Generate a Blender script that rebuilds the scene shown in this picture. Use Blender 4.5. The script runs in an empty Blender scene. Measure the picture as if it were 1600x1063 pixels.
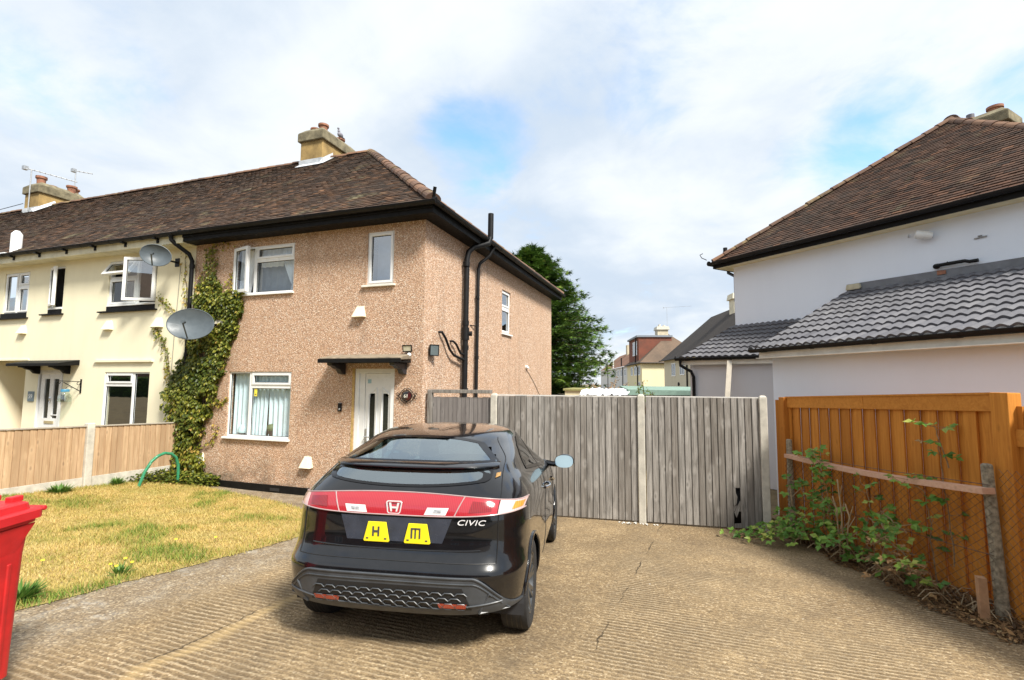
import bpy, bmesh, math, random
import numpy as np
from mathutils import Vector, Matrix, noise as mnoise
random.seed(7); rng = np.random.default_rng(7)
scn = bpy.context.scene
col = scn.collection
R = math.radians

# ------------------------------------------------------------------ camera
def cam_axes(yaw, pitch, roll):
    cy, sy, cp, sp = math.cos(yaw), math.sin(yaw), math.cos(pitch), math.sin(pitch)
    f = Vector((sy*cp, cy*cp, sp)); r = Vector((cy, -sy, 0)); u = r.cross(f)
    c, s = math.cos(roll), math.sin(roll)
    return c*r+s*u, -s*r+c*u, f
cd = bpy.data.cameras.new('camera'); cam = bpy.data.objects.new('camera', cd); col.objects.link(cam)
_r, _u, _f = cam_axes(R(-19.01), R(4.82), R(0.36))
cam.matrix_world = Matrix(((_r.x, _u.x, -_f.x, 4.186), (_r.y, _u.y, -_f.y, -7.475), (_r.z, _u.z, -_f.z, 2.1275), (0, 0, 0, 1)))
cd.sensor_width = 36; cd.lens = 769.1/1600*36; cd.clip_end = 2000; cd.clip_start = 0.05
scn.camera = cam
# ------------------------------------------------------------------ light
SUN_EL, SUN_AZ = R(48), math.atan2(0.80, -0.50)      # azimuth measured from +Y towards +X
scn.view_settings.view_transform = 'Standard'; scn.view_settings.look = 'None'
scn.view_settings.exposure = 0.9; scn.view_settings.gamma = 1
sl = bpy.data.lights.new('sun', 'SUN'); sl.energy = 3.9; sl.angle = R(12); sl.color = (1, .95, .86)
so = bpy.data.objects.new('sun', sl); col.objects.link(so)
sd = Vector((math.sin(SUN_AZ)*math.cos(SUN_EL), math.cos(SUN_AZ)*math.cos(SUN_EL), math.sin(SUN_EL)))
so.rotation_euler = sd.to_track_quat('Z', 'Y').to_euler(); so.location = (0, 0, 30)
w = bpy.data.worlds.new('World'); scn.world = w; w.use_nodes = True
nt = w.node_tree; N = nt.nodes; L = nt.links
for n in list(N): N.remove(n)
def nn(t, **k):
    n = N.new(t)
    for a, b in k.items(): setattr(n, a, b)
    return n
out = nn('ShaderNodeOutputWorld'); bg = nn('ShaderNodeBackground'); bg.inputs['Strength'].default_value = 0.1
sky = nn('ShaderNodeTexSky', sky_type='NISHITA', sun_disc=False, sun_elevation=SUN_EL, sun_rotation=SUN_AZ)
tc = nn('ShaderNodeTexCoord'); sp = nn('ShaderNodeSeparateXYZ'); L.new(tc.outputs['Generated'], sp.inputs[0])
def wm(op, a, b=None, c=None, clamp=False):
    m = nn('ShaderNodeMath', operation=op, use_clamp=clamp)
    for i, x in enumerate((a, b, c)):
        if x is None: continue
        if isinstance(x, (int, float)): m.inputs[i].default_value = x
        else: L.new(x, m.inputs[i])
    return m.outputs[0]
zz = wm('ADD', wm('MAXIMUM', sp.outputs[2], 0.0), 0.22)
cx = nn('ShaderNodeCombineXYZ'); L.new(wm('DIVIDE', sp.outputs[0], zz), cx.inputs[0]); L.new(wm('DIVIDE', sp.outputs[1], zz), cx.inputs[1])
def wnoise(scale, detail, rough, dist=0, off=(0, 0, 0)):
    mp = nn('ShaderNodeMapping'); mp.inputs['Location'].default_value = off; L.new(cx.outputs[0], mp.inputs[0])
    t = nn('ShaderNodeTexNoise'); L.new(mp.outputs[0], t.inputs['Vector'])
    t.inputs['Scale'].default_value = scale; t.inputs['Detail'].default_value = detail
    t.inputs['Roughness'].default_value = rough; t.inputs['Distortion'].default_value = dist
    return t.outputs['Fac']
def mrange(x, a, b, c=0.0, d=1.0, smooth=True):
    m = nn('ShaderNodeMapRange'); m.interpolation_type = 'SMOOTHSTEP' if smooth else 'LINEAR'
    L.new(x, m.inputs[0])
    for i, v in enumerate((a, b, c, d)): m.inputs[i+1].default_value = v
    return m.outputs[0]
big = wnoise(0.9, 8, 0.55, 0.35); fine = wnoise(2.6, 9, 0.6, 0.3, (3, 1, 0)); shade = wnoise(0.8, 7, 0.5, .4, (7.3, 2.2, 0))
# openings of blue sky between the clouds, each about a direction of the real sky
GAPS = [((-.365, .82, .44), 0.07), ((.30, .87, .385), 0.08), ((-.02, .86, .50), 0.06), ((.42, .76, .50), .11), ((-.81, .35, .47), .13), ((.05, .75, .66), .10)]
gsum = None
for dvec, rad in GAPS:
    dvec = Vector(dvec).normalized()
    dp = nn('ShaderNodeVectorMath', operation='DOT_PRODUCT'); L.new(tc.outputs['Generated'], dp.inputs[0]); dp.inputs[1].default_value = dvec
    g = mrange(dp.outputs['Value'], math.cos(rad*2.0), 1.0)
    gsum = g if gsum is None else wm('MAXIMUM', gsum, g)
cover = wm('ADD', wm('ADD', wm('MULTIPLY', big, 0.55), wm('MULTIPLY', fine, 0.45)), wm('MULTIPLY', gsum, -0.115))
mask = mrange(cover, 0.24, 0.47)
ccol = nn('ShaderNodeMixRGB'); L.new(mrange(wm('ADD', wm('MULTIPLY', shade, .7), wm('MULTIPLY', fine, .3)), 0.36, 0.60), ccol.inputs[0])
ccol.inputs[1].default_value = (3.6, 4.2, 4.95, 1); ccol.inputs[2].default_value = (5.35, 5.6, 5.8, 1)
blue = nn('ShaderNodeMixRGB', blend_type='MULTIPLY'); blue.inputs[0].default_value = 1
L.new(sky.outputs[0], blue.inputs[1]); blue.inputs[2].default_value = (1.5, 1.9, 2.05, 1)
mx = nn('ShaderNodeMixRGB'); L.new(mask, mx.inputs[0]); L.new(blue.outputs[0], mx.inputs[1]); L.new(ccol.outputs[0], mx.inputs[2])
L.new(mx.outputs[0], bg.inputs['Color']); L.new(bg.outputs[0], out.inputs['Surface'])

# ------------------------------------------------------------------ material helpers
class M:
    def __init__(s, name):
        s.m = bpy.data.materials.new(name); s.m.use_nodes = True; s.t = s.m.node_tree
        s.b = s.t.nodes['Principled BSDF']; s.o = s.t.nodes['Material Output']; s._co = None
    def n(s, t, **k):
        x = s.t.nodes.new(t)
        for a, b in k.items(): setattr(x, a, b)
        return x
    def ln(s, a, b): s.t.links.new(a, b)
    def co(s):
        if s._co is None: s._co = s.n('ShaderNodeTexCoord').outputs['Object']
        return s._co
    def mapping(s, scale=(1, 1, 1), rot=(0, 0, 0), loc=(0, 0, 0)):
        m = s.n('ShaderNodeMapping'); s.ln(s.co(), m.inputs[0])
        m.inputs['Scale'].default_value = scale; m.inputs['Rotation'].default_value = rot; m.inputs['Location'].default_value = loc
        return m.outputs[0]
    def noise(s, scale, detail=5, rough=.55, vec=None, dist=0):
        t = s.n('ShaderNodeTexNoise'); s.ln(vec or s.co(), t.inputs['Vector'])
        t.inputs['Scale'].default_value = scale; t.inputs['Detail'].default_value = detail; t.inputs['Roughness'].default_value = rough; t.inputs['Distortion'].default_value = dist
        return t.outputs['Fac']
    def voro(s, scale, vec=None, feature='F1', rnd=1):
        t = s.n('ShaderNodeTexVoronoi', feature=feature); s.ln(vec or s.co(), t.inputs['Vector']); t.inputs['Scale'].default_value = scale; t.inputs['Randomness'].default_value = rnd
        return t
    def ramp(s, x, stops, interp='LINEAR'):
        r = s.n('ShaderNodeValToRGB'); s.ln(x, r.inputs[0]); e = r.color_ramp.elements; r.color_ramp.interpolation = interp
        while len(e) < len(stops): e.new(.5)
        for i, (p, c) in enumerate(stops):
            e[i].position = p; e[i].color = (c[0], c[1], c[2], 1) if hasattr(c, '__len__') else (c, c, c, 1)
        return r.outputs[0]
    def mix(s, f, a, b, blend='MIX'):
        x = s.n('ShaderNodeMixRGB', blend_type=blend)
        for i, v in enumerate((f, a, b)):
            if isinstance(v, (int, float)): x.inputs[i].default_value = v if i == 0 else (v, v, v, 1)
            elif isinstance(v, tuple): x.inputs[i].default_value = (*v[:3], 1)
            else: s.ln(v, x.inputs[i])
        return x.outputs[0]
    def math(s, op, a, b=0.0, clamp=False):
        x = s.n('ShaderNodeMath', operation=op, use_clamp=clamp)
        for i, v in enumerate((a, b)):
            if isinstance(v, (int, float)): x.inputs[i].default_value = v
            else: s.ln(v, x.inputs[i])
        return x.outputs[0]
    def mr(s, x, a, b, c=0.0, d=1.0):
        m = s.n('ShaderNodeMapRange'); s.ln(x, m.inputs[0])
        for i, v in enumerate((a, b, c, d)): m.inputs[i+1].default_value = v
        return m.outputs[0]
    def attr(s, name='tint'):
        return s.n('ShaderNodeAttribute', attribute_name=name).outputs['Fac']
    def axis(s, i):
        q = s.n('ShaderNodeSeparateXYZ'); s.ln(s.co(), q.inputs[0]); return q.outputs[i]
    def color(s, c):
        if isinstance(c, tuple): s.b.inputs['Base Color'].default_value = (*c[:3], 1)
        else: s.ln(c, s.b.inputs['Base Color'])
        return s
    def set(s, **k):
        for a, v in k.items():
            i = s.b.inputs[{'rough': 'Roughness', 'metal': 'Metallic', 'coat': 'Coat Weight', 'coatr': 'Coat Roughness', 'spec': 'Specular IOR Level', 'alpha': 'Alpha', 'trans': 'Transmission Weight', 'ior': 'IOR', 'sheen': 'Sheen Weight'}[a]]
            if isinstance(v, (int, float)): i.default_value = v
            else: s.ln(v, i)
        return s
    def bump(s, h, strength=.4, dist=.01):
        b = s.n('ShaderNodeBump'); b.inputs['Strength'].default_value = strength; b.inputs['Distance'].default_value = dist
        s.ln(h, b.inputs['Height']); s.ln(b.outputs[0], s.b.inputs['Normal']); return s

def plain(name, c, rough=.5, var=.12, scale=6, bump=0, bscale=60, bdist=.002, **k):
    q = M(name); f = q.mr(q.noise(scale, 6, .6), .3, .7)
    lo = tuple(max(0, x*(1-var)) for x in c); hi = tuple(min(1, x*(1+var)) for x in c)
    q.color(q.mix(f, lo, hi)); q.set(rough=q.mr(q.noise(scale*2.3, 4), .3, .7, max(.02, rough-.08), min(1, rough+.1)), **k)
    if bump: q.bump(q.noise(bscale, 5, .6), bump, bdist)
    return q.m

def m_pebbledash():
    q = M('pebbledash'); v = q.voro(72); v2 = q.voro(130)
    sep = q.n('ShaderNodeSeparateColor'); q.ln(v.outputs['Color'], sep.inputs[0])
    c = q.ramp(sep.outputs[0], [(0, (.38, .215, .14)), (.14, (.58, .37, .245)), (.34, (.70, .49, .35)), (.5, (.47, .275, .18)), (.62, (.76, .57, .42)), (.74, (.32, .22, .165)), (.82, (.90, .82, .70)), (.94, (.15, .10, .08))], 'CONSTANT')
    gap = q.mr(v.outputs['Distance'], .30, .75)
    c = q.mix(q.math('MULTIPLY', gap, .65), c, (.46, .31, .21))
    blotch = q.mr(q.noise(.9, 6, .6), .35, .7)
    c = q.mix(q.math('MULTIPLY', blotch, .30), c, (.58, .36, .225))
    streak = q.mr(q.noise(1.0, 6, .65, q.mapping((2.2, 2.2, .25))), .55, .8)
    c = q.mix(q.math('MULTIPLY', streak, .5), c, (.22, .155, .11))
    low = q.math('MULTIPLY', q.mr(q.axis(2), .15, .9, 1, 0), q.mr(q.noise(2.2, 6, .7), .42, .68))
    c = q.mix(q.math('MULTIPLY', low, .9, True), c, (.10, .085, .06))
    q.color(c).set(rough=.85, spec=.25)
    h = q.math('SUBTRACT', q.math('MULTIPLY', v2.outputs['Distance'], -.3), v.outputs['Distance'])
    return q.bump(h, .8, .012).m
def m_render(name, c, dirt=(.4, .36, .28), amt=.35, sc=1.0):
    q = M(name); f = q.mr(q.noise(1.4*sc, 7, .62, q.mapping((1.5, 1.5, .5))), .45, .75)
    k = q.mix(q.math('MULTIPLY', f, amt), c, dirt)
    k = q.mix(q.math('MULTIPLY', q.noise(35, 4), .10), k, tuple(x*.7 for x in c))
    q.color(k).set(rough=.9, spec=.2)
    st_ = q.mr(q.noise(1.0, 7, .7, q.mapping((3.5, 3.5, .22))), .55, .82); k2 = q.mix(q.math('MULTIPLY', st_, amt*.6), k, dirt); q.color(k2)
    return q.bump(q.noise(120, 6, .7), .35, .004).m
def m_tile(name, stops, lichen=(.33, .30, .17), la=.5, grime=(.06, .05, .042)):
    q = M(name); t = q.attr()
    c = q.ramp(t, stops)
    n1 = q.mr(q.noise(.55, 6, .6), .40, .68)
    c = q.mix(q.math('MULTIPLY', n1, .55), c, grime)
    c = q.mix(q.math('MULTIPLY', q.mr(q.noise(1.6, 8, .7), .57, .72), la), c, lichen)
    c = q.mix(q.math('MULTIPLY', q.mr(q.noise(40, 3, .7), .62, .72), .4), c, (.40, .37, .28))
    return q.color(c).set(rough=.88, spec=.25).bump(q.noise(55, 4), .4, .006).m
def m_wood(name, c1, c2, dark, axis=2, knots=.7, tintamt=.5, rough=.8):
    q = M(name); sc = [14, 14, 14]; sc[axis] = .9
    g = q.noise(1.6, 8, .62, q.mapping(tuple(sc)), 1.2)
    t = q.attr()
    c = q.mix(q.mr(g, .3, .7), c1, c2)
    c = q.mix(q.math('MULTIPLY', q.mr(t, 0, 1), tintamt), c, dark)
    sc2 = [7.5, 7.5, 7.5]; sc2[axis] = 3.6
    v = q.voro(1.0, q.mapping(tuple(sc2)))
    kn = q.math('MULTIPLY', q.mr(v.outputs['Distance'], .05, .17, 1, 0), knots, True)
    c = q.mix(kn, c, tuple(x*.22 for x in dark))
    halo = q.math('MULTIPLY', q.mr(v.outputs['Distance'], .14, .34, 1, 0), .35*knots, True)
    c = q.mix(halo, c, tuple(min(1, x*1.15) for x in c2))
    return q.color(c).set(rough=rough, spec=.25).bump(g, .35, .004).m
def m_glass(name, tint=(.9, .95, .97), refl=.14, rough=.01, gcol=(.95, .97, 1)):
    q = M(name); q.t.nodes.remove(q.b)
    tr = q.n('ShaderNodeBsdfTransparent'); tr.inputs[0].default_value = (*tint, 1)
    gl = q.n('ShaderNodeBsdfGlossy'); gl.inputs['Roughness'].default_value = rough; gl.inputs['Color'].default_value = (*gcol, 1)
    fr = q.n('ShaderNodeLayerWeight'); fr.inputs['Blend'].default_value = .5
    f = q.math('ADD', q.math('MULTIPLY', q.math('POWER', fr.outputs['Facing'], 4.0), .75), refl+.03, True)
    b = q.n('ShaderNodeBump'); b.inputs['Strength'].default_value = .02; b.inputs['Distance'].default_value = .05
    q.ln(q.noise(1.5, 2), b.inputs['Height']); q.ln(b.outputs[0], gl.inputs['Normal'])
    mxs = q.n('ShaderNodeMixShader'); q.ln(f, mxs.inputs[0]); q.ln(tr.outputs[0], mxs.inputs[1]); q.ln(gl.outputs[0], mxs.inputs[2]); q.ln(mxs.outputs[0], q.o.inputs['Surface'])
    return q.m
def m_leaf(name, stops, rough=.5, trans=.25):
    q = M(name); c = q.ramp(q.attr(), stops)
    c = q.mix(q.math('MULTIPLY', q.mr(q.noise(3, 4), .35, .7), .35), c, stops[0][1])
    q.color(c).set(rough=rough, spec=.35)
    ts = q.n('ShaderNodeBsdfTranslucent'); q.ln(c, ts.inputs[0])
    ms = q.n('ShaderNodeMixShader'); ms.inputs[0].default_value = trans
    q.ln(q.b.outputs[0], ms.inputs[1]); q.ln(ts.outputs[0], ms.inputs[2]); q.ln(ms.outputs[0], q.o.inputs['Surface'])
    return q.m

# ------------------------------------------------------------------ mesh helpers
ROOTS = {}
class MB:
    def __init__(s): s.v = []; s.f = []; s.mi = []; s.t = []
    def add(s, vs, fs, m=0, t=None):
        o = len(s.v); s.v.extend([tuple(p) for p in vs])
        if t is None: t = random.random()
        for f in fs: s.f.append([i+o for i in f]); s.mi.append(m); s.t.append(t)
        return s
    def quad(s, a, b, c, d, m=0, t=None): return s.add((a, b, c, d), ((0, 1, 2, 3),), m, t)
    def hexa(s, p, m=0, t=None):   # p: 8 points, bottom 4 ccw then top 4
        return s.add(p, ((3, 2, 1, 0), (4, 5, 6, 7), (0, 1, 5, 4), (1, 2, 6, 5), (2, 3, 7, 6), (3, 0, 4, 7)), m, t)
    def box(s, x0, x1, y0, y1, z0, z1, m=0, t=None):
        return s.hexa([(x0, y0, z0), (x1, y0, z0), (x1, y1, z0), (x0, y1, z0), (x0, y0, z1), (x1, y0, z1), (x1, y1, z1), (x0, y1, z1)], m, t)
    def mbox(s, mp, u0, u1, z0, z1, d0, d1, m=0, t=None):   # box in a wall frame mp(u, z, d)
        return s.hexa([mp(u0, z0, d1), mp(u1, z0, d1), mp(u1, z0, d0), mp(u0, z0, d0), mp(u0, z1, d1), mp(u1, z1, d1), mp(u1, z1, d0), mp(u0, z1, d0)], m, t)
    def beam(s, a, b, wid, hei, up=(0, 0, 1), m=0, t=None):
        a = Vector(a); b = Vector(b); d = (b-a).normalized(); r = d.cross(Vector(up)).normalized(); u = r.cross(d)
        r *= wid/2; u *= hei/2
        return s.hexa([a-r-u, b-r-u, b+r-u, a+r-u, a-r+u, b-r+u, b+r+u, a+r+u], m, t)
    def tube(s, pts, r, n=10, m=0, t=None, cap=True):
        pts = [Vector(p) for p in pts]; rs = r if hasattr(r, '__len__') else [r]*len(pts)
        vs = []; fs = []; prev = None
        for i, p in enumerate(pts):
            d = (pts[min(i+1, len(pts)-1)]-pts[max(i-1, 0)]).normalized()
            if prev is None:
                a = Vector((0, 0, 1)) if abs(d.z) < .9 else Vector((1, 0, 0)); x = d.cross(a).normalized()
            else: x = (prev-d*prev.dot(d)).normalized()
            prev = x; y = d.cross(x)
            for k in range(n):
                an = 2*math.pi*k/n; vs.append(p+(x*math.cos(an)+y*math.sin(an))*rs[i])
        for i in range(len(pts)-1):
            for k in range(n): fs.append((i*n+k, i*n+(k+1) % n, (i+1)*n+(k+1) % n, (i+1)*n+k))
        if cap: fs.append(tuple(range(n))[::-1]); fs.append(tuple((len(pts)-1)*n+k for k in range(n)))
        return s.add(vs, fs, m, t)
    def lathe(s, prof, c=(0, 0, 0), ax=(0, 0, 1), n=24, m=0, t=None):
        ax = Vector(ax).normalized(); a = Vector((0, 0, 1)) if abs(ax.z) < .9 else Vector((1, 0, 0)); x = ax.cross(a).normalized(); y = ax.cross(x); c = Vector(c)
        vs = [c+ax*h+(x*math.cos(2*math.pi*k/n)+y*math.sin(2*math.pi*k/n))*max(r, 1e-4) for r, h in prof for k in range(n)]
        fs = [(i*n+k, i*n+(k+1) % n, (i+1)*n+(k+1) % n, (i+1)*n+k) for i in range(len(prof)-1) for k in range(n)]
        return s.add(vs, fs, m, t)
    def grid(s, P, m=0, t=None, flip=False):   # P[i][j] points
        a = len(P); b = len(P[0]); vs = [p for r in P for p in r]
        fs = [(i*b+j, i*b+j+1, (i+1)*b+j+1, (i+1)*b+j) if not flip else (i*b+j, (i+1)*b+j, (i+1)*b+j+1, i*b+j+1) for i in range(a-1) for j in range(b-1)]
        return s.add(vs, fs, m, t)
    def prism(s, poly, mp, d0, d1, m=0, t=None):   # poly of (u, z) extruded between d0 and d1 in frame mp
        n = len(poly); vs = [mp(u, z, d0) for u, z in poly]+[mp(u, z, d1) for u, z in poly]
        fs = [tuple(range(n))[::-1], tuple(range(n, 2*n))]+[(i, (i+1) % n, n+(i+1) % n, n+i) for i in range(n)]
        return s.add(vs, fs, m, t)
    def build(s, name, mats, parent=None, smooth=False, bevel=0, local=False, fix=True):
        root = parent
        while root is not None and root.parent is not None: root = root.parent
        me = bpy.data.meshes.new(name); vs = s.v
        if root is not None and not local:
            inv = ROOTS[root.name].inverted(); vs = [inv @ Vector(p) for p in vs]
        me.from_pydata(vs, [], s.f)
        if not isinstance(mats, (list, tuple)): mats = [mats]
        for x in mats: me.materials.append(x)
        if len(mats) > 1: me.polygons.foreach_set('material_index', s.mi)
        at = me.attributes.new('tint', 'FLOAT', 'FACE'); at.data.foreach_set('value', s.t)
        if fix:
            bm = bmesh.new(); bm.from_mesh(me); bmesh.ops.recalc_face_normals(bm, faces=bm.faces); bm.to_mesh(me); bm.free()
        if smooth:
            me.polygons.foreach_set('use_smooth', [True]*len(me.polygons))
            if smooth != 'all': me.set_sharp_from_angle(angle=R(40))
        o = bpy.data.objects.new(name, me); col.objects.link(o); o.parent = parent
        if bevel:
            bv = o.modifiers.new('bevel', 'BEVEL'); bv.width = bevel; bv.segments = 2; bv.limit_method = 'ANGLE'; bv.angle_limit = R(40)
        return o
def tag(o, label, cat, group=None):
    o['label'] = label; o['category'] = cat
    if group: o['group'] = group
    return o
def thing(name, label, cat, loc=(0, 0, 0), rot=(0, 0, 0), group=None):
    o = bpy.data.objects.new(name, None); col.objects.link(o); o.location = loc; o.rotation_euler = rot; o.empty_display_size = .2
    from mathutils import Euler
    ROOTS[o.name] = Matrix.Translation(loc) @ Euler(rot).to_matrix().to_4x4()
    return tag(o, label, cat, group)
def struct(o, kind='structure'): o['kind'] = kind; return o

def sst(a, b, x):
    t = min(1, max(0, (x-a)/(b-a))); return t*t*(3-2*t)
def gz(x, y):
    z = 0.07*max(0, min(9.4, .42-y))
    z += 0.14*sst(-3.6, -5.5, x)*sst(.5, -1.2, y)
    return z
# ------------------------------------------------------------------ materials
PEB = m_pebbledash()
CREAM = m_render('cream_render', (.87, .81, .60), (.66, .59, .42), .32)
CREAM2 = m_render('pale_cream_paint', (.80, .74, .52), (.45, .38, .28), .35)
WHITER = m_render('white_render', (.80, .87, .97), (.68, .74, .84), .25, .6)
TILE = m_tile('clay_tiles', [(0, (.026, .020, .016)), (.3, (.056, .036, .026)), (.55, (.092, .054, .035)), (.8, (.155, .083, .046)), (1, (.25, .135, .072))])
TILE2 = m_tile('brown_tiles', [(0, (.024, .016, .013)), (.3, (.056, .031, .022)), (.6, (.095, .049, .032)), (.85, (.145, .07, .04)), (1, (.21, .095, .05))], la=.25)
TILE3 = m_tile('grey_concrete_tiles', [(0, (.085, .085, .098)), (.5, (.125, .125, .14)), (1, (.18, .178, .19))], (.3, .3, .3), .15, (.12, .12, .125))
RIDGE = m_tile('ridge_tiles', [(0, (.10, .06, .045)), (.5, (.17, .10, .07)), (1, (.25, .14, .085))], (.38, .30, .14), .7)
BLACKP = plain('black_gloss_paint', (.006, .006, .006), .6, .4, 8, .3, 25, .004, spec=.2)
BLACKPL = plain('black_plastic', (.008, .008, .009), .5, .3, 10, spec=.25)
UPVC = plain('white_upvc', (.80, .81, .80), .3, .04, 3)
WHITEP = plain('white_painted_board', (.76, .74, .66), .5, .12, 5)
CREAMP = plain('cream_painted_vent', (.74, .68, .53), .6, .15, 12, .2, 60)
GLASS = m_glass('window_glass', refl=.05); GLASSB = m_glass('bright_window_glass', (.9, .95, .97), .30)
VOILE = plain('voile_curtain', (.84, .87, .90), .9, .06, 3)
CURT = plain('blue_grey_curtain', (.70, .80, .83), .9, .1, 3)
ROOM = plain('dark_room', (.10, .10, .105), .9)
RUBBER = plain('black_rubber_seal', (.02, .02, .02), .7)
CEMENT = plain('stained_cement_render', (.31, .21, .08), .9, .35, 2.6, .4, 60, .006)
CEMENT2 = plain('weathered_cement_cap', (.185, .16, .10), .95, .45, 5, .6, 45, .01)
TERRA = plain('terracotta', (.28, .125, .075), .8, .35, 6, .3, 50)
LEAD = plain('lead_flashing', (.50, .53, .56), .6, .25, 6, .3, 20, .005)
STEEL = plain('galvanised_steel', (.45, .46, .47), .4, .2, 10, metal=.7)
CHROME = plain('chrome', (.75, .76, .78), .12, .05, 10, metal=1)
CONC = plain('concrete_post', (.52, .49, .42), .9, .22, 7, .5, 70, .005)
CONC2 = plain('lichen_concrete', (.27, .235, .17), .95, .55, 26, .8, 60, .01)
DISH = plain('dark_grey_dish', (.085, .105, .12), .45, .2, 5)
WEATH = m_wood('weathered_grey_boards', (.105, .097, .087), (.41, .385, .355), (.11, .092, .074), 2, 1.0, .68)
FENCE1 = m_wood('pale_brown_boards', (.40, .26, .145), (.64, .46, .29), (.30, .19, .11), 2, .6, .55)
ORANGE = m_wood('orange_treated_boards', (.42, .15, .022), (.64, .27, .045), (.32, .11, .016), 2, .3, .5)
ORANGEH = m_wood('orange_treated_rail', (.46, .175, .028), (.66, .29, .055), (.38, .135, .02), 0, .2, .3)
PINKW = m_wood('faded_pink_rail', (.52, .30, .20), (.66, .43, .31), (.45, .28, .2), 0, .3, .3)
BARK = plain('bark', (.10, .07, .045), .95, .4, 14, .6, 40, .01)

# ------------------------------------------------------------------ building helpers
def front(u, z, d): return (u, -d, z)
def side(u, z, d): return (d, u, z)
def wall(mb, mp, u0, u1, z0, z1, holes, m=0, depth=.12):
    us = sorted({u0, u1, *[h[0] for h in holes], *[h[1] for h in holes]}); zs = sorted({z0, z1, *[h[2] for h in holes], *[h[3] for h in holes]})
    us = [u for u in us if u0 <= u <= u1]; zs = [z for z in zs if z0 <= z <= z1]
    for a, b in zip(us, us[1:]):
        for c, d in zip(zs, zs[1:]):
            um, zm = (a+b)/2, (c+d)/2
            if any(h[0] < um < h[1] and h[2] < zm < h[3] for h in holes): continue
            mb.quad(mp(a, c, 0), mp(b, c, 0), mp(b, d, 0), mp(a, d, 0), m)
    for a, b, c, d in [h[:4] for h in holes]:
        for (p, q), (r, s) in (((a, c), (a, d)), ((a, d), (b, d)), ((b, d), (b, c)), ((b, c), (a, c))):
            mb.quad(mp(p, q, 0), mp(r, s, 0), mp(r, s, -depth), mp(p, q, -depth), m)
def ring(mb, mp, a, b, c, d, wd, d0, d1, m=0):
    mb.mbox(mp, a, a+wd, c, d, d0, d1, m); mb.mbox(mp, b-wd, b, c, d, d0, d1, m)
    mb.mbox(mp, a+wd, b-wd, c, c+wd, d0, d1, m); mb.mbox(mp, a+wd, b-wd, d-wd, d, d0, d1, m)
def window(house, mp, cells, glass=None, back=-.075, skip=(), sill=None, sillmat=None, frame_w=.034, sash_w=.042, fixed=()):
    fr = MB(); gl = MB(); ru = MB()
    for i, (a, b, c, d) in enumerate(cells):
        ring(fr, mp, a, b, c, d, frame_w, back, back+.05)
        if i in skip: continue
        k = frame_w
        if i not in fixed:
            ring(fr, mp, a+k, b-k, c+k, d-k, sash_w, back+.004, back+.064); k += sash_w
        ring(ru, mp, a+k, b-k, c+k, d-k, .009, back+.02, back+.034)
        gl.quad(mp(a+k, c+k, back+.026), mp(b-k, c+k, back+.026), mp(b-k, d-k, back+.026), mp(a+k, d-k, back+.026))
    wn = fr.build('window', UPVC, house, bevel=.004)
    ru.build('seal', RUBBER, wn)
    if gl.v: gl.build('pane', glass or GLASS, wn)
    if sill:
        a, b, z, o = sill; sm = MB(); sm.hexa([mp(a, z-.035, o), mp(b, z-.035, o), mp(b, z-.03, back), mp(a, z-.03, back), mp(a, z, o), mp(b, z, o), mp(b, z+.008, back), mp(a, z+.008, back)])
        sm.build('sill', sillmat or UPVC, wn, bevel=.004)
    return wn
def sash(win, hinge, ax_w, ax_h, wid, hei, depthdir, glass=None):
    """an opened casement: hinge corner, direction across, direction up"""
    hinge = Vector(hinge); ax_w = Vector(ax_w); ax_h = Vector(ax_h); dd = Vector(depthdir)
    mp = lambda u, z, d: tuple(hinge+ax_w*u+ax_h*z+dd*d)
    f = MB(); ring(f, mp, 0, wid, 0, hei, .062, -.03, .03)
    s = f.build('open_casement', UPVC, win, bevel=.004)
    r = MB(); ring(r, mp, .062, wid-.062, .062, hei-.062, .009, -.008, .008); r.build
    g = MB(); g.quad(mp(.06, .06, 0), mp(wid-.06, .06, 0), mp(wid-.06, hei-.06, 0), mp(.06, hei-.06, 0))
    # glass and seal of the casement are kept in the casement's own mesh as further materials
    me = s.data; me.materials.append(glass or GLASS); me.materials.append(RUBBER)
    inv = ROOTS[root_of(win).name].inverted(); bm = bmesh.new(); bm.from_mesh(me)
    for src, mi in ((g, 1), (r, 2)):
        vs = [bm.verts.new(inv @ Vector(p)) for p in src.v]
        for fc in src.f: bm.faces.new([vs[i] for i in fc]).material_index = mi
    bm.to_mesh(me); bm.free()
    return s
def root_of(o):
    while o.parent is not None: o = o.parent
    return o
def drape(mp, u0, u1, z0, z1, d, amp=.03, waves=6, gather=None, n=60, mz=8, ph=0):
    P = []
    for j in range(mz+1):
        t = j/mz; z = z0+(z1-z0)*t; row = []
        for i in range(n+1):
            s = i/n; a, b = u0, u1
            if gather: ga, gb = gather(t); a, b = ga, gb
            row.append(mp(a+(b-a)*s, z, d+amp*math.sin(2*math.pi*waves*s+ph+.6*math.sin(5*s))*(.55+.45*(1-t))))
        P.append(row)
    return P
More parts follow.
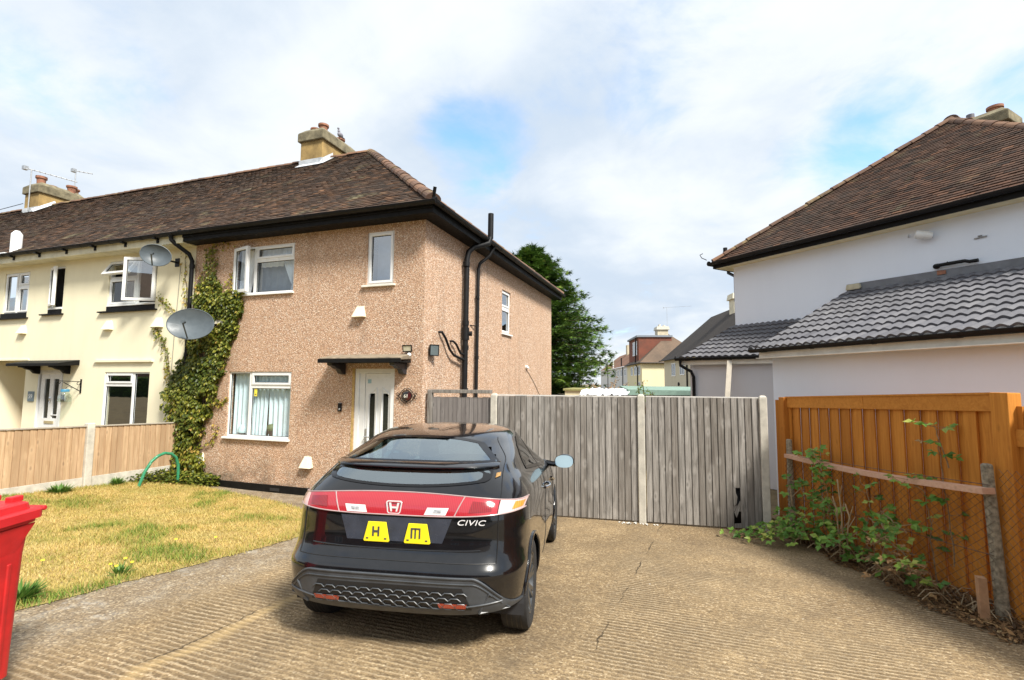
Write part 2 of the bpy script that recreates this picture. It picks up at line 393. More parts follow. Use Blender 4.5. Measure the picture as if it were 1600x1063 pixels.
def tile_slope(mb, org, ex, ey, length, umin, umax, tw=.165, g=.102, thick=.016, wav=.018, tilt=.004):
    org = Vector(org); ex = Vector(ex); ey = Vector(ey); nz = ex.cross(ey).normalized()
    if nz.z < 0: nz = -nz
    nrow = int(length/g)
    for j in range(nrow+1):
        v0 = j*g-.03; v1 = min(v0+g*1.25, length); a = umin(max(0, v0)); b = umax(max(0, v0)); off = (j % 2)*.5*tw
        k0 = math.floor((a-off)/tw); k1 = math.ceil((b-off)/tw)
        for k in range(k0, k1):
            x0 = max(a, off+k*tw+.002); x1 = min(b, off+(k+1)*tw-.002)
            if x1-x0 < .015: continue
            h = wav*mnoise.noise((x0*.6, v0*.8, org.x)); t0 = thick+random.uniform(-1, 1)*tilt+h; t1 = t0+random.uniform(-1, 1)*tilt*.7
            dv = random.uniform(-.006, .006)
            p = lambda u, v, z: org+ex*u+ey*v+nz*z
            mb.add((p(x0, v0+dv, t0), p(x1, v0+dv, t1), p(x1, v1, h+.001), p(x0, v1, h+.001), p(x0, v0+dv, t0-.017), p(x1, v0+dv, t1-.017)), ((0, 1, 2, 3), (4, 5, 1, 0)), 0, min(1, max(0, random.gauss(.45, .19))))
def ridge_run(mb, a, b, r=.12, seg=.33, drop=.05):
    a = Vector(a); b = Vector(b); L_ = (b-a).length; n = max(1, round(L_/seg)); d = (b-a)/n; dn = d.normalized(); x = dn.cross(Vector((0, 0, 1))).normalized(); u = x.cross(dn)
    for i in range(n):
        p = a+d*i-dn*.02; q = a+d*(i+1); P = []
        h = random.uniform(-.008, .008)
        for e, (c, rr) in enumerate(((p, r+.014), (q, r))):
            P.append([c+x*rr*math.cos(th)+u*(rr*.8*math.sin(th)-drop+h) for th in [math.pi*k/8 for k in range(9)]])
        mb.grid(P, 0, min(1, max(0, random.gauss(.5, .25))))
        mb.add([p+u*(-drop)]+P[0], [(0, k+1, k+2) for k in range(8)], 0, .3)
def chimney(house, x0, x1, y0, y1, zb, zcap0, zcap1, pots, mp=None, potr=.14, mat=None):
    mp = mp or (lambda x, y, z: (x, y, z))
    def bx(mb, a, b, c, d, e, f, tp=0): mb.hexa([mp(a, c, e), mp(b, c, e), mp(b, d, e), mp(a, d, e), mp(a+tp, c+tp, f), mp(b-tp, c+tp, f), mp(b-tp, d-tp, f), mp(a+tp, d-tp, f)])
    m = MB(); bx(m, x0, x1, y0, y1, zb, zcap0); ch = m.build('chimney', mat or CEMENT, house, bevel=.015)
    m = MB(); e = .07; bx(m, x0-e, x1+e, y0-e, y1+e, zcap0, zcap0+(zcap1-zcap0)*.62); bx(m, x0-e, x1+e, y0-e, y1+e, zcap0+(zcap1-zcap0)*.62, zcap1, .16)
    m.build('cap', CEMENT2, ch, bevel=.02)
    for px, py, h in pots:
        m = MB(); c = mp(px, py, zcap1-.08); m.lathe([(potr*.8, 0), (potr*.85, h*.5), (potr*.9, h*.75), (potr*1.12, h*.78), (potr*1.12, h), (potr*.8, h), (potr*.75, h*.5), (0, h*.5)], c, n=20)
        m.build('chimney_pot', TERRA, ch, smooth=True)
    return ch
def wedge_vent(house, mp, u, z, w=.25, h=.21, d=.1, mat=None):
    m = MB(); p = [(u-w*.30, z+h), (u+w*.30, z+h), (u-w*.5, z), (u+w*.5, z)]
    m.add([mp(*p[0], .01), mp(*p[1], .01), mp(p[2][0], z, d), mp(p[3][0], z, d), mp(*p[0], -.01), mp(*p[1], -.01), mp(p[2][0], z, -.01), mp(p[3][0], z, -.01)], ((0, 1, 3, 2), (4, 0, 2, 6), (1, 5, 7, 3), (4, 5, 1, 0), (2, 3, 7, 6)))
    return m.build('wall_vent', mat or CREAMP, house, bevel=.006)
def gutter(house, a, b, r=.06, mat=None):
    """half-round gutter with brackets, a to b"""
    a = Vector(a); b = Vector(b); d = (b-a).normalized(); x = d.cross(Vector((0, 0, 1))); m = MB(); n = 12
    P = [[c+x*r*math.cos(math.pi+math.pi*k/n)+Vector((0, 0, 1))*r*math.sin(math.pi+math.pi*k/n) for k in range(n+1)] for c in (a, b)]
    Q = [[c+x*(r-.006)*math.cos(math.pi+math.pi*k/n)+Vector((0, 0, 1))*(r-.006)*math.sin(math.pi+math.pi*k/n) for k in range(n+1)] for c in (a, b)]
    m.grid(P); m.grid(Q, flip=True)
    for s_ in (1, -1): m.tube([a+x*s_*r, b+x*s_*r], .007, 6)
    for c in (a, b): m.lathe([(0, 0), (r*.99, 0.002)], c, d, 14)
    L_ = (b-a).length; k = int(L_/.95)
    for i in range(k+1):
        c = a+d*(.3+i*.95) if .3+i*.95 < L_ else None
        if c is None: continue
        P = [[c+d*e+x*(r+.006)*math.cos(math.pi+math.pi*q/n)+Vector((0, 0, 1))*(r+.006)*math.sin(math.pi+math.pi*q/n) for q in range(n+1)] for e in (-.018 if i % 3 else -.05, .018 if i % 3 else .05)]
        m.grid(P)
    return m.build('gutter', mat or BLACKPL, house, smooth=True)
def text_mesh(name, body, size, mat, parent, matrix, extrude=.004, shear=0, spacing=1.0):
    cu = bpy.data.curves.new(name, 'FONT'); cu.body = body; cu.size = size; cu.align_x = 'CENTER'; cu.align_y = 'CENTER'; cu.extrude = extrude; cu.shear = shear; cu.space_character = spacing
    o = bpy.data.objects.new(name+'_curve', cu); col.objects.link(o); dg = bpy.context.evaluated_depsgraph_get()
    me = bpy.data.meshes.new_from_object(o.evaluated_get(dg)); bpy.data.objects.remove(o); bpy.data.curves.remove(cu)
    me.transform(matrix); me.name = name; me.materials.clear(); me.materials.append(mat)
    ob = bpy.data.objects.new(name, me); col.objects.link(ob); ob.parent = parent
    return ob

# ------------------------------------------------------------------ end-of-terrace house
HD = 8.79; SL = (8.84-5.13)/4.71
house = thing('pebbledash_house', 'brown pebbledash end of terrace house with hipped tiled roof, behind the black car', 'house', (0, 0, 0))
cx0 = -5.45
LW = (-4.36, -2.80, 1.02, 2.29); UW = (-4.39, -2.85, 3.83, 4.80); SW = (-1.19, -.63, 3.85, 4.83); DR = (-1.37, -.55, .10, 2.34); GW = (3.90, 4.56, 3.33, 4.42)
m = MB()
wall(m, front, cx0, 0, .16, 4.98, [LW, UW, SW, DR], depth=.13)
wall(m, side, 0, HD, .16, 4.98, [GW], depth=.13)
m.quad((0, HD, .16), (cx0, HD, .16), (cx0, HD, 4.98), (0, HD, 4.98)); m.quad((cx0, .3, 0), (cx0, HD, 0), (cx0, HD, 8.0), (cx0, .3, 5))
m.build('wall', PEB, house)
m = MB(); m.quad((cx0, .14, .3), (0, .14, .3), (0, .14, .3), (cx0, .14, .3))
m = MB(); m.box(cx0+.02, -.2, 2.6, 2.68, .1, 4.9); m.box(cx0+.02, -.2, .16, 2.6, 2.62, 2.72); m.box(cx0+.02, -.2, .16, 2.6, 0, .1); m.box(-2.2, -2.12, .16, 2.6, .1, 4.9); m.build('inner_wall', ROOM, house)
m = MB(); m.box(cx0, DR[0], -.03, .05, -.15, .165); m.box(DR[1], .03, -.03, .05, -.15, .165); m.box(-.05, .03, .05, HD, -.15, .165)
for u in (-4.55, -3.05): m.box(u-.11, u+.11, -.034, -.03, .06, .115, 1)
m.build('plinth', [BLACKP, RUBBER], house, bevel=.006)
m = MB(); m.box(DR[0]-.1, DR[1]+.05, -.32, .02, -.1, .085); m.build('doorstep', CONC, house, bevel=.01)
# roof
t = MB()
tile_slope(t, (0, -.34, 5.14), (1, 0, 0), Vector((0, 1, SL)).normalized(), 4.73*math.hypot(1, SL), lambda v: cx0, lambda v: .33-4.66*v/(4.73*math.hypot(1, SL)))
SL2 = (8.84-5.14)/4.66
tile_slope(t, (.34, 0, 5.14), (0, 1, 0), Vector((-1, 0, SL2)).normalized(), 4.66*math.hypot(1, SL2), lambda v: -.33+4.72*v/(4.66*math.hypot(1, SL2)), lambda v: HD+.33-4.72*v/(4.66*math.hypot(1, SL2)))
t.quad((cx0, -.3, 5.12), (.3, -.3, 5.12), (-4.33, 4.39, 8.82), (cx0, 4.39, 8.82), 0, .2); t.add(((.3, -.3, 5.12), (.3, HD+.3, 5.12), (-4.33, 4.39, 8.82)), ((0, 1, 2),), 0, .2)
t.quad((cx0, HD+.33, 5.14), (.33, HD+.33, 5.14), (-4.33, 4.39, 8.85), (cx0, 4.39, 8.85), 0, .3)
roof = t.build('roof', TILE, house)
t = MB(); ridge_run(t, (cx0, 4.39, 8.86), (-4.33, 4.39, 8.87)); ridge_run(t, (.30, -.30, 5.22), (-4.33, 4.39, 8.89), .125, .34); ridge_run(t, (.3, HD+.3, 5.2), (-4.33, 4.39, 8.87), .12)
t.build('ridge_tiles', RIDGE, roof)
m = MB(); m.tube([(.31, -.31, 5.22), (.36, -.36, 5.36)], .03, 8); m.build('hip_iron', BLACKP, roof)
# eaves
m = MB(); m.box(cx0, .30, -.31, -.28, 4.95, 5.17); m.box(.27, .30, -.28, HD+.3, 4.95, 5.17)
m.box(cx0, .30, -.335, -.31, 5.03, 5.17); m.build('fascia', BLACKP, house, bevel=.004)
m = MB(); m.box(cx0, .27, -.28, .02, 4.952, 4.975); m.box(0.0, .27, .02, HD+.28, 4.952, 4.975); m.build('soffit', BLACKP, house)
gutter(house, (cx0, -.385, 5.13), (.40, -.385, 5.12)); gutter(house, (.37, -.40, 5.12), (.37, HD+.33, 5.11))
# chimney on the ridge with lead flashing
chimney(house, -6.50, -5.70, 3.93, 5.45, 8.0, 9.24, 9.66, [(-6.25, 4.25, .2), (-5.92, 4.2, .26), (-6.1, 4.7, .2), (-5.95, 5.0, .2), (-6.1, 5.3, .15)])
m = MB(); zf = lambda y: 5.14+SL*(y+.34)+.035
m.add([(-6.54, 3.76, zf(3.76)), (-5.62, 3.76, zf(3.76)), (-5.62, 3.93, zf(3.93)+.01), (-6.54, 3.93, zf(3.93)+.01), (-6.54, 3.915, zf(3.93)+.14), (-5.685, 3.915, zf(3.93)+.14)], ((0, 1, 2, 3), (3, 2, 5, 4)))
m.add([(-5.55, 3.8, zf(3.8)), (-5.55, 4.38, zf(4.38)), (-5.685, 4.38, zf(4.38)+.01), (-5.685, 3.8, zf(3.8)+.01), (-5.685, 4.38, zf(4.38)+.13), (-5.685, 3.9, zf(3.9)+.13)], ((0, 1, 2, 3), (3, 2, 4, 5)))
m.build('lead_flashing', LEAD, roof)
# windows
w1 = window(house, front, [(LW[0], -3.81, LW[2], LW[3]), (-3.81, LW[1], LW[2], 2.0), (-3.81, LW[1], 2.0, LW[3])], sill=(LW[0]-.05, LW[1]+.02, LW[2]-.005, .06), fixed=(0, 1))
for nm, mt, P in (('curtain', CURT, [drape(front, -4.34, -3.78, 1.02, 2.28, -.15, .03, 5)]), ('curtain', CURT, [drape(front, -3.80, -3.46, 1.02, 2.28, -.14, .03, 4, lambda t: (-3.82, -3.50+.05*t))]), ('curtain', CURT, [drape(front, -3.46, -2.75, 1.02, 2.28, -.14, .03, 6, lambda t: (-3.43-.02*t, -2.70))])):
    mb = MB(); [mb.grid(p) for p in P]; mb.build(nm, mt, w1, smooth='all')
w2 = window(house, front, [(UW[0], -3.84, UW[2], UW[3]), (-3.84, UW[1], UW[2], 4.50), (-3.84, UW[1], 4.50, UW[3])], skip=(0,), sill=(UW[0]-.02, UW[1]+.02, UW[2]-.002, .045), fixed=(1,))
an = R(14)
sash(w2, (UW[0]+.03, -.0, UW[2]+.03), (math.cos(an), -math.sin(an), 0), (0, 0, 1), .50, .92, (math.sin(an), math.cos(an), 0))
mb = MB(); mb.grid(drape(front, 0, 0, 3.88, 4.78, -.17, .03, 6, lambda t: (-3.30+.34*(1-min(1, (t*1.3)))**1.2-.0, -2.80-.22*max(0, 1-abs(t-.25)*4)) if t > .0 else (-3.05, -2.95)))
mb.grid(drape(front, 0, 0, 3.86, 4.78, -.16, .03, 5, lambda t: (-4.36, -4.10+.22*t))); mb.grid(drape(front, -3.86, -3.3, 4.4, 4.79, -.19, .02, 4)); mb.build('curtain', VOILE, w2, smooth='all')
mb = MB(); mb.grid(drape(front, -4.36, -2.86, 3.86, 4.79, -.30, .015, 9)); mb.build('net_curtain', plain('grey_net_curtain', (.30, .33, .37), .9), w2, smooth='all')
w3 = window(house, front, [SW], glass=GLASSB, sill=(SW[0]-.08, SW[1]+.05, SW[2]-.005, .05), sillmat=WHITEP)
mb = MB(); mb.quad((-1.2, .35, 3.8), (-.6, .35, 3.8), (-.6, .35, 4.9), (-1.2, .35, 4.9)); mb.build('blind', plain('blue_grey_blind', (.36, .43, .52), .9), w3)
w4 = window(house, side, [(GW[0], GW[1], GW[2], 3.98), (GW[0], GW[1], 3.98, GW[3])], glass=GLASSB, sill=(GW[0]-.04, GW[1]+.04, GW[2]-.005, .05), back=-.09)
mb = MB(); mb.grid(drape(side, 3.9, 4.56, 3.35, 4.4, -.25, .02, 5)); mb.build('net_curtain', VOILE, w4, smooth='all')
# front door
dm = MB(); ring(dm, front, DR[0], DR[1], DR[2]-.02, DR[3], .085, -.09, -.01); dm.mbox(front, DR[0]+.085, -1.17, DR[2]+.06, DR[3]-.085, -.085, -.03)
m_ = dm.build('door_frame', UPVC, house, bevel=.005)
da, db = -1.165, DR[1]-.09
d = MB(); wall(d, lambda u, z, q: front(u, z, q-.04), da, db, DR[2]+.065, DR[3]-.09, [(-1.075, -.965, .75, 1.90), (-.80, -.69, .75, 1.90)], depth=.03)
for s_ in (0, 1):   # raised mouldings round the two slanted lights
    a, b = ((-1.10, -.93), (-.83, -.66))[s_]; hi, lo = (2.0, 1.88)
    pa, pb = (a, lo if s_ == 0 else hi), (b, hi if s_ == 0 else lo)
    for p, q in (((a, .72), pa), ((b, .72), pb), ((a, .72), (b, .72)), (pa, pb)): d.beam(front(*p, -.037), front(*q, -.037), .022, .016, (0, 1, 0))
dobj = d.build('door', UPVC, m_, bevel=.003)
g = MB()
for a, b, za, zb in ((-1.075, -.965, 1.85, 1.93), (-.80, -.69, 1.93, 1.85)):
    g.add([front(a, .75, -.052), front(b, .75, -.052), front(b, zb-.03, -.052), front(a, za-.03, -.052)], ((0, 1, 2, 3),))
g.build('door_pane', plain('dark_obscure_glass', (.02, .024, .022), .12, .3, 20, .3, 40), m_)
h = MB(); h.mbox(front, -1.148, -1.118, .98, 1.28, -.037, -.024); h.tube([front(-1.133, 1.14, -.02), front(-1.133, 1.14, .02), front(-1.02, 1.14, .02)], .011); h.build('handle', STEEL, m_, smooth=True)
h = MB(); h.mbox(front, -.96, -.80, .62, .66, -.037, -.026); h.build('letter_box', STEEL, m_, bevel=.003)
h = MB(); h.mbox(front, -1.12, -1.05, 2.08, 2.15, -.0385, -.036); h.build('sticker', plain('pale_blue_sticker', (.35, .55, .62), .5), m_)
# ochre stain strip beside the door, where the frame was sealed
h = MB(); h.mbox(front, DR[0]-.05, DR[0]-.002, .2, 2.34, -.02, .006); h.build('mastic_strip', plain('ochre_mastic', (.50, .34, .13), .9, .3, 12), house)
# canopy with two shaped brackets
m = MB(); m.hexa([(-1.80, -.44, 2.475), (-.18, -.44, 2.475), (-.22, .0, 2.50), (-1.84, .0, 2.50), (-1.80, -.44, 2.52), (-.18, -.44, 2.52), (-.22, 0, 2.595), (-1.84, 0, 2.595)])
can = m.build('door_canopy', plain('mossy_felt_canopy', (.23, .185, .13), .95, .4, 9, .5, 50), house, bevel=.01)
m = MB(); m.box(-1.82, -.16, -.46, -.44, 2.43, 2.50); m.box(-1.76, -.22, -.44, -.02, 2.435, 2.472); m.build('canopy_board', BLACKP, can, bevel=.004)
br = [(0, 2.43), (.40, 2.43), (.385, 2.385), (.31, 2.375), (.25, 2.34), (.16, 2.32), (.10, 2.25), (.0, 2.235)]
for u in (-1.62, -.36):
    mp = lambda a, z, q, u=u: (u+q, -a, z)
    m = MB(); m.prism(br, mp, -.05, .05); m.build('canopy_bracket', plain('blue_black_paint', (.018, .02, .026), .45), can, bevel=.006)
for u, z in ((-1.30, 3.27), (-2.34, .53), (-4.99, .47), (-4.62, 3.25)): wedge_vent(house, front, u, z, .25, .2, .10)
# pipes on the side wall
m = MB(); xs = .10; m.tube([(xs, 1.49, 1.2), (xs, 1.54, 4.60), (xs+.02, 1.57, 4.76), (xs+.10, 1.66, 4.88), (xs+.22, 1.84, 4.96), (xs+.30, 1.97, 5.02), (xs+.32, 2.01, 5.16)], .056, 14)
m.tube([(xs+.32, 2.02, 5.14), (xs+.32, 2.03, 5.68)], .06, 14)
for z in (1.9, 2.75, 3.25, 4.45): m.tube([(xs, 1.52, z), (xs, 1.52, z+.09)], .068, 14)
m.tube([(xs, 1.52, 2.95), (xs, 1.52, 3.2)], .075, 14); m.tube([(xs-.02, 1.52, 3.08), (xs+.12, 1.57, 3.08)], .05, 10)
m.build('soil_pipe', BLACKPL, house, smooth=True)
m = MB(); m.tube([(.07, 2.15, 1.2), (.07, 2.21, 4.55), (.09, 2.24, 4.68), (.28, 2.34, 4.86), (.36, 2.40, 5.06)], .036, 12)
for z in (2.6, 3.9): m.tube([(.07, 2.18, z), (.07, 2.18, z+.06)], .044, 12)
m.tube([(.0, 1.95, 3.3), (.07, 2.18, 3.3)], .012, 6); m.build('downpipe', BLACKPL, house, smooth=True)
m = MB(); m.tube([(-.02, .55, 3.02), (.06, .57, 3.02), (.07, .70, 2.92), (.08, .86, 2.72), (.09, 1.02, 2.62), (.1, 1.50, 2.54)], .024, 10); m.tube([(-.02, 1.02, 2.89), (.06, 1.04, 2.89), (.07, 1.16, 2.84), (.09, 1.32, 2.67), (.1, 1.50, 2.65)], .022, 10); m.build('waste_pipe', BLACKPL, house, smooth=True)
m = MB(); m.tube([(-.02, 5.9, 2.54), (.05, 5.9, 2.54)], .05, 12); m.tube([(.04, 5.9, 2.54), (.10, 5.86, 2.5)], .03, 10); m.build('boiler_overflow', UPVC, house, smooth=True)
m = MB(); m.tube([(.008, 5.88, 2.50), (.008, 6.6, 2.15), (.008, 7.6, 1.55), (.008, 8.2, 1.2)], .006, 5); m.build('cable', BLACKPL, house)

# things fixed to, standing on or seen in the house
b = MB(); b.mbox(front, -1.70, -1.63, 1.57, 1.72, 0, .03); db_ = thing('doorbell', 'small black video doorbell on the pebbledash left of the white front door', 'doorbell', (-1.665, 0, 1.64))
b.build('bell_body', BLACKPL, db_, bevel=.006)
b = MB(); b.lathe([(0, .036), (.016, .036), (.02, .03)], (-1.665, 0, 1.61), (0, -1, 0), 16); b.build('button', STEEL, db_)
pl = thing('house_number_plaque', 'oval black and dark red number plaque in scrolled iron by the front door', 'house number', (-.29, 0, 1.87))
b = MB(); P = lambda a, rx, rz, dd: front(-.29+rx*math.cos(a), 1.87+rz*math.sin(a), dd)
b.add([front(-.29, 1.87, .035)]+[P(2*math.pi*k/28, .085, .075, .022) for k in range(28)]+[P(2*math.pi*k/28, .085, .075, .0) for k in range(28)], [(0, k+1, (k+1) % 28+1) for k in range(28)]+[(k+1, (k+1) % 28+1, (k+1) % 28+29, k+29) for k in range(28)])
q = M('plaque_glaze'); q.color(q.mix(q.mr(q.math('ADD', q.axis(0), q.math('MULTIPLY', q.axis(2), -.5)), -.02, .04), (.03, .035, .04), (.07, .012, .014))).set(rough=.15)
b.build('oval_plate', q.m, pl, smooth=True)
fr_ = MB()
fr_.tube([P(2*math.pi*k/24, .10, .09, .02) for k in range(25)], .006, 6)
for s_ in (1, -1):
    for v_ in (1, -1):
        fr_.tube([front(-.29+s_*.05, 1.87+v_*.115, .02), front(-.29+s_*.10, 1.87+v_*.08, .02), front(-.29+s_*.15, 1.87+v_*.012, .02), front(-.29+s_*.17, 1.87-v_*.0, .02)], .006, 6)
        fr_.tube([front(-.29+s_*(.175+.024*math.cos(a)), 1.87+v_*.028+v_*.024*math.sin(a), .02) for a in [k*.55 for k in range(10)]], .005, 6)
        fr_.tube([front(-.29+s_*(.03+.025*math.cos(a)), 1.87+v_*(.105+.022*math.sin(a)), .02) for a in [k*.55 for k in range(11)]], .005, 6)
fr_.build('scroll_frame', BLACKP, pl, smooth=True)
text_mesh('number', '61', .085, plain('cream_numeral', (.75, .72, .62), .5), pl, Matrix.Translation((-.005, -.036, -.005)) @ Matrix.Rotation(R(90), 4, 'X'), .004)
def floodlight(lab, base, aim, w_, h_, lit):
    f_ = thing('floodlight', lab, 'floodlight', base)
    aim = Vector(aim).normalized(); x = aim.cross(Vector((0, 0, 1))).normalized(); u = x.cross(aim); c = Vector(base)+aim*.10+Vector((0, 0, .05))
    mp = lambda a, z, dd: tuple(c+x*a+u*z+aim*dd)
    b = MB(); b.hexa([mp(-w_*.4, -h_*.4, -.05), mp(w_*.4, -h_*.4, -.05), mp(w_*.5, -h_*.5, 0), mp(-w_*.5, -h_*.5, 0), mp(-w_*.4, h_*.4, -.05), mp(w_*.4, h_*.4, -.05), mp(w_*.5, h_*.5, 0), mp(-w_*.5, h_*.5, 0)])
    ring(b, mp, -w_*.5, w_*.5, -h_*.5, h_*.5, .014, 0.001, .012); b.build('lamp_body', BLACKPL, f_, bevel=.003)
    b = MB(); b.quad(mp(-w_*.5+.015, -h_*.5+.015, .004), mp(w_*.5-.015, -h_*.5+.015, .004), mp(w_*.5-.015, h_*.5-.015, .004), mp(-w_*.5+.015, h_*.5-.015, .004)); b.build('lamp_lens', lit, f_)
    b = MB(); b.tube([base, tuple(c-aim*.05)], .016, 8); b.lathe([(.05, 0), (.05, .02), (0, .02)], base, (0, -1, 0) if abs(base[1]) < .02 else (1, 0, 0), 14); b.build('mount', BLACKPL, f_)
    return f_
f1 = floodlight('small floodlight with pale lens at the right end of the door canopy', (-.27, 0, 2.66), (.15, -1, -.28), .17, .12, plain('pale_lens', (.55, .52, .38), .25))
b = MB(); b.lathe([(0, .05), (.025, .04), (.035, .015), (.035, -.01), (.02, -.02)], (-.23, -.07, 2.575), (.2, -1, -.4), 14); b.build('motion_sensor', UPVC, f1, smooth=True)
floodlight('dark floodlight on the side wall just round the corner of the pebbledash house', (0, .27, 2.62), (1, -.45, -.05), .20, .20, plain('dark_lens', (.10, .125, .13), .3))
lampm = thing('table_lamp', 'pale blue dome table lamp on the sill of the lower pebbledash house window', 'lamp', (-4.1, .17, 1.06))
b = MB(); b.lathe([(.10, .0), (.11, .03), (.09, .12), (.05, .16), (0, .17)], (-4.1, .18, 1.08), n=20); b.build('lamp_shade', plain('pale_blue_glass', (.62, .78, .80), .4), lampm, smooth=True)
b = MB(); b.lathe([(.06, 0), (.06, .02), (.02, .03)], (-4.1, .18, 1.055), n=16); b.build('lamp_base', STEEL, lampm)
pot = thing('potted_cactus', 'round green cactus in a small dark pot behind the lower window glass', 'pot plant', (-3.38, .17, 1.06))
b = MB(); b.lathe([(0, 0), (.055, 0), (.075, .09), (.068, .09), (0, .08)], (-3.38, .17, 1.055), n=16); b.build('plant_pot', plain('brown_pot', (.08, .06, .05), .6), pot, smooth=True)
b = MB(); b.lathe([(.04, .0), (.085, .05), (.09, .10), (.06, .15), (0, .165)], (-3.38, .17, 1.12), n=14); b.build('cactus_body', plain('cactus_green', (.16, .19, .09), .7, .3, 40, .6, 50, .01), pot, smooth=True)
h = MB(); h.mbox(front, -3.73, -3.66, 1.81, 1.96, -.045, -.042); h.mbox(front, -3.715, -3.675, 1.84, 1.855, -.042, -.041, 1); h.build('sticker', [plain('yellow_sticker', (.85, .72, .08), .5), BLACKPL], w1)
# pigeon on the chimney
pg = thing('pigeon', 'grey pigeon perched on top of the pebbledash house chimney', 'bird', (-5.72, 4.72, 9.62))
bp_ = bpy.data.meshes.new('pigeon_body'); bmx = bmesh.new()
import mathutils
for c_, r_, sc_ in (((0, 0, .13), .085, (.8, 1.35, .95)), ((0, -.07, .22), .045, (.9, .9, 1.5)), ((0, -.095, .295), .036, (.9, 1.1, 1)), ((0, .15, .10), .045, (.7, 1.8, .5))):
    r__ = bmesh.ops.create_uvsphere(bmx, u_segments=14, v_segments=10, radius=r_)
    bmesh.ops.scale(bmx, vec=sc_, verts=r__['verts']); bmesh.ops.translate(bmx, vec=c_, verts=r__['verts'])
bmx.to_mesh(bp_); bmx.free(); po = bpy.data.objects.new('pigeon_body', bp_); col.objects.link(po); po.parent = pg
rm = po.modifiers.new('join', 'REMESH'); rm.mode = 'VOXEL'; rm.voxel_size = .011; rm.use_smooth_shade = True
bp_.materials.append(plain('pigeon_grey', (.20, .20, .235), .7, .4, 14))
b = MB(); b.lathe([(.009, 0), (0, .035)], (-5.72, 4.59, 9.915), (0, -1, -.25), 8); b.build('beak', BLACKPL, pg)
b = MB(); [b.tube([(-5.72+s_*.025, 4.72, 9.69), (-5.72+s_*.025, 4.715, 9.60)], .007, 6) for s_ in (1, -1)]; b.build('legs', TERRA, pg)

# ------------------------------------------------------------------ cream terraced house on the left
cream = thing('cream_house', 'cream rendered terraced house with open white windows, left of the ivy', 'house', (-8.5, 0, 0))
XL = -24.0
C1 = (-8.12, -6.58, 3.78, 4.79); C2 = (-10.20, -9.69, 3.80, 4.81); C3 = (-12.02, -11.02, 3.74, 4.77); CD = (-10.37, -9.44, .12, 2.33); CL = (-8.02, -6.60, 1.0, 2.28); PS = (-12.4, -10.86, -.1, 2.56)
m = MB(); wall(m, front, XL, cx0-.003, -.1, 5.0, [C1, C2, C3, CD, CL, PS], depth=.13)
m.quad((XL, HD, 0), (cx0, HD, 0), (cx0, HD, 5), (XL, HD, 5))
m.quad((PS[0], 0, -.1), (PS[0], 1.6, -.1), (PS[0], 1.6, 2.56), (PS[0], 0, 2.56)); m.quad((PS[1], 0, -.1), (PS[1], 1.6, -.1), (PS[1], 1.6, 2.56), (PS[1], 0, 2.56)); m.quad((PS[0], 1.6, -.1), (PS[1], 1.6, -.1), (PS[1], 1.6, 2.56), (PS[0], 1.6, 2.56)); m.quad((PS[0], 0, 2.56), (PS[1], 0, 2.56), (PS[1], 1.6, 2.56), (PS[0], 1.6, 2.56))
m.mbox(front, -8.36, -6.50, 2.50, 2.545, -.01, .05); m.mbox(front, PS[0]-.3, PS[1]+.1, 2.565, 2.60, -.01, .03)
m.mbox(front, -6.0, cx0-.02, .2, 1.62, -.01, .004)
cw = m.build('wall', CREAM, cream)
m = MB(); m.box(XL, cx0-.2, 3.0, 3.08, 0, 4.95); m.box(PS[1]+.1, cx0-.2, .16, 3, 2.62, 2.72); m.box(PS[1]+.02, cx0-.2, .16, 3, 0, .1); m.box(-9.35, -9.28, .16, 3, .1, 4.95); m.box(-9.6, -9.5, .16, 3, 2.7, 4.95); m.box(-10.5, -10.4, .16, 3, 2.7, 4.95); m.build('inner_wall', ROOM, cream)
t = MB(); ln = 4.73*math.hypot(1, SL)
tile_slope(t, (0, -.34, 5.14), (1, 0, 0), Vector((0, 1, SL)).normalized(), ln, lambda v: XL, lambda v: cx0+.012)
t.quad((XL, -.3, 5.12), (cx0, -.3, 5.12), (cx0, 4.39, 8.82), (XL, 4.39, 8.82), 0, .2); t.quad((XL, HD+.33, 5.14), (cx0, HD+.33, 5.14), (cx0, 4.39, 8.85), (XL, 4.39, 8.85), 0, .3)
croof = t.build('roof', TILE, cream)
t = MB(); ridge_run(t, (XL, 4.39, 8.88), (cx0, 4.39, 8.87)); t.build('ridge_tiles', RIDGE, croof)
m = MB(); m.box(XL, cx0-.005, -.31, -.285, 4.93, 5.14); m.box(XL, cx0-.005, -.285, .02, 4.93, 4.95); m.build('fascia', plain('stained_cream_fascia', (.72, .68, .50), .6, .2, 4), cream, bevel=.003)
gutter(cream, (XL, -.375, 5.14), (cx0-.01, -.375, 5.13))
for i in range(12):
    m = MB(); m.box(-6.2-i*.98, -6.14-i*.98, -.42, -.29, 5.045, 5.075); m.box(-6.2-i*.98, -6.14-i*.98, -.33, -.29, 4.98, 5.05); m.build('gutter_bracket', BLACKP, cream)
m = MB(); m.tube([(-5.72, -.375, 5.10), (-5.72, -.36, 5.0), (-5.68, -.30, 4.93), (-5.50, -.12, 4.74), (-5.46, -.075, 4.6), (-5.45, -.075, .05)], .042, 12)
for z in (4.45, 2.6, 1.0): m.tube([(-5.452, -.075, z), (-5.45, -.075, z+.08)], .052, 12)
m.build('downpipe', BLACKPL, cream, smooth=True)
chimney(cream, -19.72, -18.85, 3.9, 5.3, 8.0, 9.22, 9.66, [(-19.3, 4.15, .40), (-19.5, 4.6, .22), (-19.0, 5.0, .3), (-19.1, 5.15, .25)], potr=.16)
m = MB(); zf = lambda y: 5.16+SL*(y+.34)+.035
